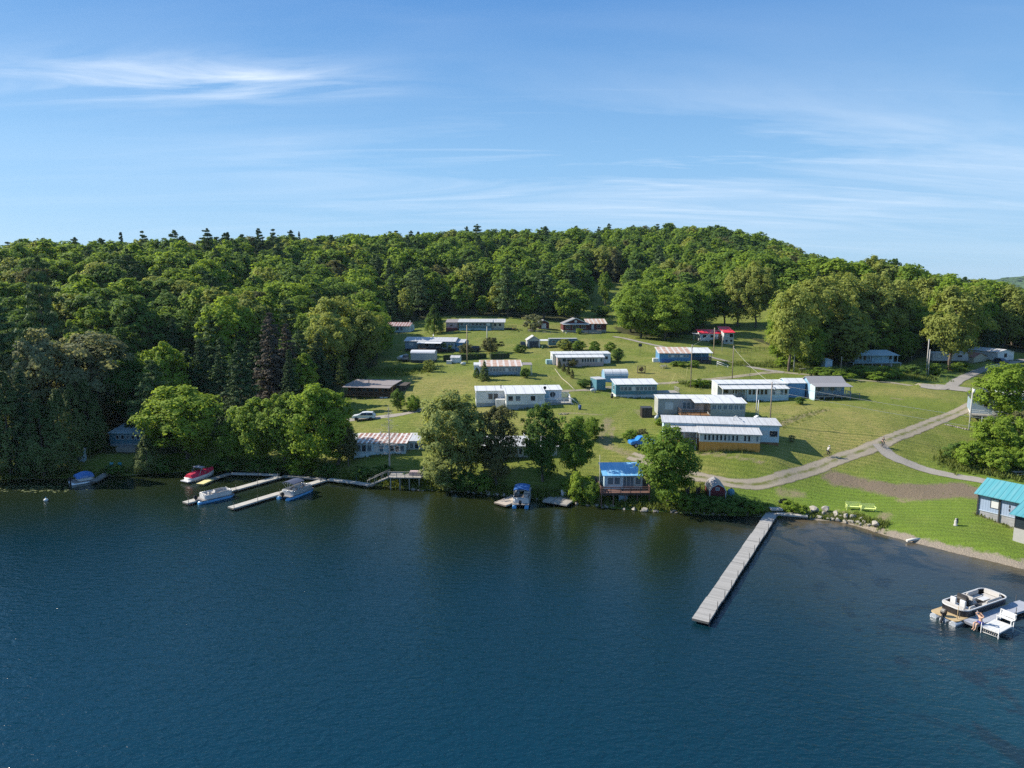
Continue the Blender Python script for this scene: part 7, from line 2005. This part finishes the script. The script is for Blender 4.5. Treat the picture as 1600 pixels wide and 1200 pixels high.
def picnic(label, p, rz, mat=WGREY):
    q = at(*p); t = thing('picnic_table', label, 'table', q, rz); bm = BM(); box(bm, -.9, .9, -.38, .38, .70, .75); obj('tabletop', bm, mat, t)
    for y in (-.72, .48):
        bm = BM(); box(bm, -.9, .9, y, y + .24, .42, .46); obj('seat', bm, mat, t)
    for x in (-.65, .65):
        bm = BM(); prism(bm, [(-.62, -.1), (-.52, -.1), (-.18, .698), (-.28, .698)], x - .04, x + .04); prism(bm, [(.62, -.1), (.28, .698), (.18, .698), (.52, -.1)], x - .04, x + .04); box(bm, x - .03, x + .03, -.7, .7, .35, .418); obj('leg', bm, mat, t)
picnic('pale picnic table above the teal roofed pavilion at the right edge', (1590, 744), .2)
picnic('weathered picnic table on the grass below the blue cottage', (1037, 575), .4)
picnic('picnic table near the tiny maroon shed', (829, 518), .1)
picnic('grey table on the verge left of the leaning brown pole', (1254, 580), .1)
# garden statue / dog post on the beach lawn
q = at(1493, 821); t = thing('garden_statue', 'small pale stone figure alone on the beach lawn', 'statue', q); bm = BM(); tube(bm, [(0, 0, -.1), (0, 0, .12), (0, 0, .14), (0, 0, .55), (0, 0, .75)], [.26, .24, .17, .20, .12], 10); ellipsoid(bm, (0, 0, .85), (.11, .12, .13)); obj('figure', bm, CONC, t, True); bm = BM(); box(bm, .12, .26, -.1, .12, .3, .95); obj('backpiece', bm, DARKP, t)
q = at(1427, 846); bm = BM(); tube(bm, [(-1.0, -.25, .18), (0, 0, .22), (1.0, .25, .2)], [.16, .19, .15], 9); o = obj('log', bm, paint('driftwood', (.55, .52, .47), .8)); o.location = q; tag(o, 'pale driftwood log on the beach edge', 'log')
q = at(1588, 860); bm = BM(); box(bm, -.5, .5, -.12, .12, .0, .12); 
# grill and dark chairs
for (x, y, l) in ((1221, 789, 'left one of two dark fire pit chairs above the long dock'), (1226, 788, 'right one of two dark fire pit chairs above the long dock')): adirondack(l, (x, y), R(160), DARKP, 'dark chairs above the long dock')
# square black sign board and firewood rack, slide
q = at(1000, 556); zt_ = CAM_H + ray(1000, 535)[1] * q.y - q.z; t = thing('sign_board', 'small black square board on a thin post above the blue cottage', 'sign', q); bm = BM(); tube(bm, [(0, 0, -.3), (0, 0, zt_ - 1.0)], .04); obj('post', bm, DARKP, t); bm = BM(); box(bm, -.5, .5, -.04, .04, zt_ - 1.2, zt_ - .3); obj('board', bm, DARKP, t)
q = at(1002, 583); t = thing('firewood_rack', 'square brown firewood rack standing on the grass below the upper lane', 'rack', q); bm = BM(); box(bm, -1.0, -.88, -.3, .3, -.2, 1.9); box(bm, .88, 1.0, -.3, .3, -.2, 1.9); box(bm, -.88, .88, -.3, .3, .1, .2); box(bm, -.88, .88, -.3, .3, 1.8, 1.9); obj('frame', bm, WDK, t); bm = BM()
for i in range(26):
    a_ = i * 2.4; r_ = .62 * math.sqrt(i / 26); tube(bm, [(r_ * math.cos(a_), -.28, 1.0 + r_ * math.sin(a_)), (r_ * math.cos(a_), .28, 1.0 + r_ * math.sin(a_))], .11, 7)
obj('firewood', bm, WBR, t)
q = at(806, 518); t = thing('slide', 'small yellow playground slide by the upper cottages', 'slide', q, R(200)); bm = BM(); prism(bm, [(-1.2, .05), (1.0, 1.25), (1.2, 1.25), (1.2, 1.35), (.95, 1.35), (-1.2, .15)], -.35, .35, 'y'); obj('chute', bm, paint('slide_yellow', (.60, .42, .05), .5), t); bm = BM(); tube(bm, [(1.6, -.3, -.2), (1.1, -.3, 1.5)], .04); tube(bm, [(1.6, .3, -.2), (1.1, .3, 1.5)], .04); obj('ladder', bm, DARKP, t)
# split rail fences and garden edging
def fence(label, pts, hgt, mat, rails=2, step=2.4, name='rail_fence', r=.05):
    P = [at(*p) for p in pts]; t = thing(name, label, 'fence', P[0]); o0 = P[0]; all_ = []
    for a, b in zip(P[:-1], P[1:]):
        n = max(1, int((b - a).to_2d().length / step))
        for i in range(n): all_.append(a.lerp(b, i / n))
    all_.append(P[-1])
    for q in all_:
        z = h1(q.x, q.y); bm = BM(); box(bm, q.x - o0.x - r, q.x - o0.x + r, q.y - o0.y - r, q.y - o0.y + r, z - o0.z - .4, z - o0.z + hgt); obj('post', bm, mat, t)
    bm = BM()
    for a, b in zip(all_[:-1], all_[1:]):
        for k in range(rails):
            f = hgt * (.9 - .42 * k); tube(bm, [(a.x - o0.x, a.y - o0.y, h1(a.x, a.y) - o0.z + f), (b.x - o0.x, b.y - o0.y, h1(b.x, b.y) - o0.z + f)], r * .7, 5)
    if rails: obj('rails', bm, mat, t)
    else: bm.free()
fence('low grey rail fence in front of the maroon house', [(825, 519), (860, 522), (900, 522), (938, 524)], 1.0, WGREY)
fence('dark rail fence along the lawn right of the red roofed house', [(1150, 552), (1180, 548), (1215, 546)], 1.0, WDK)
q = [at(867, 577), at(878, 592), at(888, 600), at(898, 610)]; bm = BM(); tube(bm, [p_ + Vector((0, 0, .12)) for p_ in q], .07, 6); tag(obj('garden_edging', bm, SBEI), 'pale garden edging line running down from the pinkish porch', 'edging')
# stairs of white pipe by the blue cottage
q = at(1130, 574); t = thing('handrail', 'white handrail standing at the steps right of the blue cottage', 'railing', q, R(-25)); bm = BM(); tube(bm, [(-1.6, 0, 1.5), (1.2, 0, .6)], .07); tube(bm, [(-1.6, 0, 1.0), (1.2, 0, .1)], .06)
for x, z in ((-1.6, 1.5), (1.2, .6)): tube(bm, [(x, 0, -.4), (x, 0, z)], .06)
obj('rail', bm, WHITE, t)
# blue tank beside the red barn shed
q = at(1142, 777); t = thing('water_tank', 'teal plastic tank at the right side of the red barn shed', 'tank', q); bm = BM(); tube(bm, [(0, 0, -.2), (0, 0, 1.0), (0, 0, 1.2), (0, 0, 1.3)], [.5, .5, .4, .1], 14); obj('tank', bm, paint('tank_teal', (.08, .20, .26), .5), t); bm = BM(); tube(bm, [(0, 0, 1.3), (0, 0, 1.4)], .12, 10); obj('cap', bm, DARKP, t)
for i, (x, y) in enumerate(((1074, 775), (1091, 774))):  # dark wood panels standing in for shadow patches on the grass
    q = at(x, y); t = thing('shadow_panel', ('left', 'right')[i] + ' dark panel standing in for a shadow on the grass beside the red barn shed', 'shadow panel', q, R(55), 'dark panels standing in for shadows'); bm = BM(); box(bm, -.8, .8, -.03, .03, .0, 1.2); obj('panel', bm, WDK, t)
    for k in (-.8, .8):
        bm = BM(); box(bm, k - .05, k + .05, -.05, .05, -.3, 1.5); obj('post', bm, WDK, t)
# small flag on the porch of the orange based cottage
q = H19.loc2world(-4.6, .5, 3.4); t = thing('flag', 'small red and white striped flag at the porch of the orange based cottage', 'flag', q, H19.rot); bm = BM(); tube(bm, [(0, 0, -.9), (0, -.5, .3)], .02); obj('staff', bm, WHITE, t)
for i in range(7):
    bm = BM(); x0 = .36 if i > 3 else 0; box(bm, x0, .9, -.50, -.485, -.35 + i * .08, -.27 + i * .08 - .002); obj('stripe', bm, paint('flag_red', (.45, .03, .04), .7) if i % 2 == 0 else WHITE, t)
bm = BM(); box(bm, 0, .355, -.50, -.485, -.03, .21); obj('canton', bm, paint('flag_blue', (.03, .05, .2), .7), t)
# mooring buoy, lilies
q = onz(72, 783, 0); t = thing('buoy', 'white mooring buoy floating off the left shore', 'buoy', q); bm = BM(); ellipsoid(bm, (0, 0, .16), (.32, .32, .26)); obj('float', bm, WHITE, t, True); bm = BM(); tube(bm, [(0, 0, .4), (0, 0, .62)], .05, 8); obj('ring', bm, ALUB, t)
V = []; F = []
for i in range(150):
    q = onz(random.gauss(55, 32), 757 + random.random() * 9 + random.random() * 4, .015); r_ = .12 + .12 * random.random(); b_ = len(V)
    if q.x < -90: continue
    for k in range(7): V.append((q.x + r_ * math.cos(.5 + k * .85), q.y + r_ * math.sin(.5 + k * .85), .02))
    F.append(list(range(b_, b_ + 7)))
me = bpy.data.meshes.new('lily_pads'); me.from_pydata(V, [], F); tag(obj('lily_pads', me, paint('lily', (.12, .14, .05), .5)), 'scattered lily pads on the dark water at the far left', 'water plants', kind='stuff')

# ------------------------------------------------------------------ boulders
ROCK, ROCKD = paint('rock_pale', (.29, .265, .23), .9, .3, 1.6, dirt=(.16, .14, .12), dirt_amt=.5), paint('rock_dark', (.24, .21, .18), .9, .3, 1.6, dirt=(.10, .09, .08), dirt_amt=.5)
def rock_mesh(seed):
    bm = BM(); bmesh.ops.create_icosphere(bm, subdivisions=2, radius=1.0); g = random.Random(seed)
    pl = [(Vector((g.gauss(0, 1), g.gauss(0, 1), g.gauss(0, 1))).normalized(), .42 + .34 * g.random()) for _ in range(8)]
    for v in bm.verts:
        for n_, d_ in pl:
            e = v.co.dot(n_) - d_
            if e > 0: v.co -= n_ * e
        v.co *= 1 + g.uniform(-.03, .03)
    return bm
RK = []
for i in range(6):
    me = bpy.data.meshes.new('boulder'); b_ = rock_mesh(i); b_.to_mesh(me); b_.free(); me.materials.append(ROCK); RK.append(me)
RKD = []
for m_ in RK:
    c_ = m_.copy(); c_.materials[0] = ROCKD; RKD.append(c_)
def boulder(px, py, wpx, label, dark=False, flat=.65, group=None):
    q = at(px, py); s = wpx * q.y / FPX / 2 * .82; o = bpy.data.objects.new('boulder', random.choice(RKD if dark else RK)); COL.objects.link(o)
    o.location = q + Vector((0, 0, s * .3)); o.rotation_euler = (random.uniform(-.2, .2), random.uniform(-.2, .2), random.random() * 6.28); o.scale = (s, s * random.uniform(.7, .95), s * flat * random.uniform(.8, 1.15)); tag(o, label, 'boulder', group)
GB = 'pale boulders of the shore wall right of the long dock'
for (x, y, w_) in ((1272, 800, 24), (1290, 799, 20), (1306, 805, 17), (1263, 806, 10), (1266, 809, 10), (1280, 809, 14), (1293, 811, 10), (1300, 812, 10), (1314, 808, 9), (1321, 808, 18), (1333, 809, 15), (1309, 814, 13), (1320, 816, 10), (1329, 816, 13), (1340, 817, 12), (1350, 816, 10), (1346, 811, 11), (1368, 822, 22), (1358, 821, 10), (1345, 820, 8), (1286, 803, 12)):
    boulder(x, y, w_, 'pale squarish boulder in the shore wall between the walkway and the beach', False, .75, GB)
GD = 'rocks along the wooded shore'
for (x, y, w_) in [(random.uniform(640, 930), 0, random.uniform(4, 9)) for _ in range(70)] + [(random.uniform(930, 1195), 0, random.uniform(4, 9)) for _ in range(60)]:
    ys_ = float(np.interp(x, [a for a, b in SHORE_PX], [b for a, b in SHORE_PX])) - random.uniform(-1.5, 4)
    boulder(x, ys_, w_, 'small grey brown rock on the wooded shore between the stair deck and the long dock', True, .7, GD)
GR2 = 'larger pale rocks below the boathouse and the bronze tree'
for (x, y, w_) in ((933, 791, 9), (956, 790, 8), (991, 797, 13), (1007, 799, 16), (1052, 799, 9), (765, 770, 9), (777, 773, 8), (788, 774, 10), (760, 768, 7), (975, 796, 8), (1025, 799, 9), (800, 776, 8), (1197, 805, 9)):
    boulder(x, y, w_, 'pale rounded rock at the waterline below the boathouse or the bronze tree', False, .7, GR2)
GW = 'stones of the low wall on the right lawn'
for i in range(12):
    boulder(1478 + i * 3.0, 664 + i * .7, 5.5, 'grey stone in the low wall on the lawn left of the transformer pole', True, .8, GW)
for i in range(9):
    boulder(873 + i * 1.8, 647 + (i % 2), 4, 'stone of the little rock pile below the white double cottage', True, .8, 'stones of the rock pile')

# ------------------------------------------------------------------ everyday things around the cottages
def tank(label, p, rz):
    q = at(*p); t = thing('propane_tank', label, 'tank', q, rz, None); bm = BM(); tube(bm, [(-.75, 0, .5), (-.6, 0, .5), (.6, 0, .5), (.75, 0, .5)], [.08, .34, .34, .08], 12); obj('tank', bm, SLG, t); bm = BM(); box(bm, -.45, -.35, -.25, .25, -.1, .22); box(bm, .35, .45, -.25, .25, -.1, .22); obj('feet', bm, CONC, t); bm = BM(); tube(bm, [(0, 0, .82), (0, 0, .98)], .1, 8); obj('valve_cap', bm, SLG, t)
def bin_(label, p, mat):
    q = at(*p); t = thing('rubbish_bin', label, 'bin', q); bm = BM(); tube(bm, [(0, 0, -.05), (0, 0, .85)], [.26, .31], 12); obj('body', bm, mat, t); bm = BM(); tube(bm, [(0, 0, .852), (0, 0, .92), (0, 0, .97)], [.33, .31, .1], 12); obj('lid', bm, mat, t)
def planter(label, p, mat, lm='bright'):
    q = at(*p); t = thing('planter', label, 'planter', q); bm = BM(); tube(bm, [(0, 0, -.1), (0, 0, .4)], [.24, .34], 10); obj('pot', bm, mat, t)
    g = np.random.default_rng(int(p[0])); cc = g.normal(size=(8, 3)) * np.array([.18, .18, .12]) + np.array([0, 0, .62]); V, tt = leaves(cc, np.full(8, .2), 26, .07, g); obj('flowers', quad_mesh('flowers', V, tt, None, [LEAFM[lm]]), [], t)
TERRA = paint('terracotta', (.33, .13, .07), .8)
tank('pale propane tank behind the hedge by the white utility shed', (724, 571), .2); tank('pale propane tank at the left end of the grey mobile home', (1026, 656), 1.2); tank('pale propane tank beside the teal box shed', (927, 613), .4)
tank('pale propane tank behind the mobile home with the dark bay', (1243, 618), 1.0)
bin_('dark bin at the left corner of the teal cottage', (956, 622), DARKP); bin_('green bin beside the grey garage', (848, 545), paint('bin_green', (.03, .10, .05), .6)); bin_('blue bin by the white double cottage stairs', (906, 640), paint('bin_blue', (.03, .08, .22), .6))
planter('terracotta planter on the grass before the grey mobile home deck', (1060, 661), TERRA); planter('second planter right of the terracotta one before the grey mobile home deck', (1072, 662), SLG, 'willow'); planter('planter at the foot of the mobile home with the dark bay', (1162, 632), TERRA); planter('planter before the blue cottage wall', (1052, 570), SLG); planter('planter in front of the maroon house', (885, 521), WHITE)
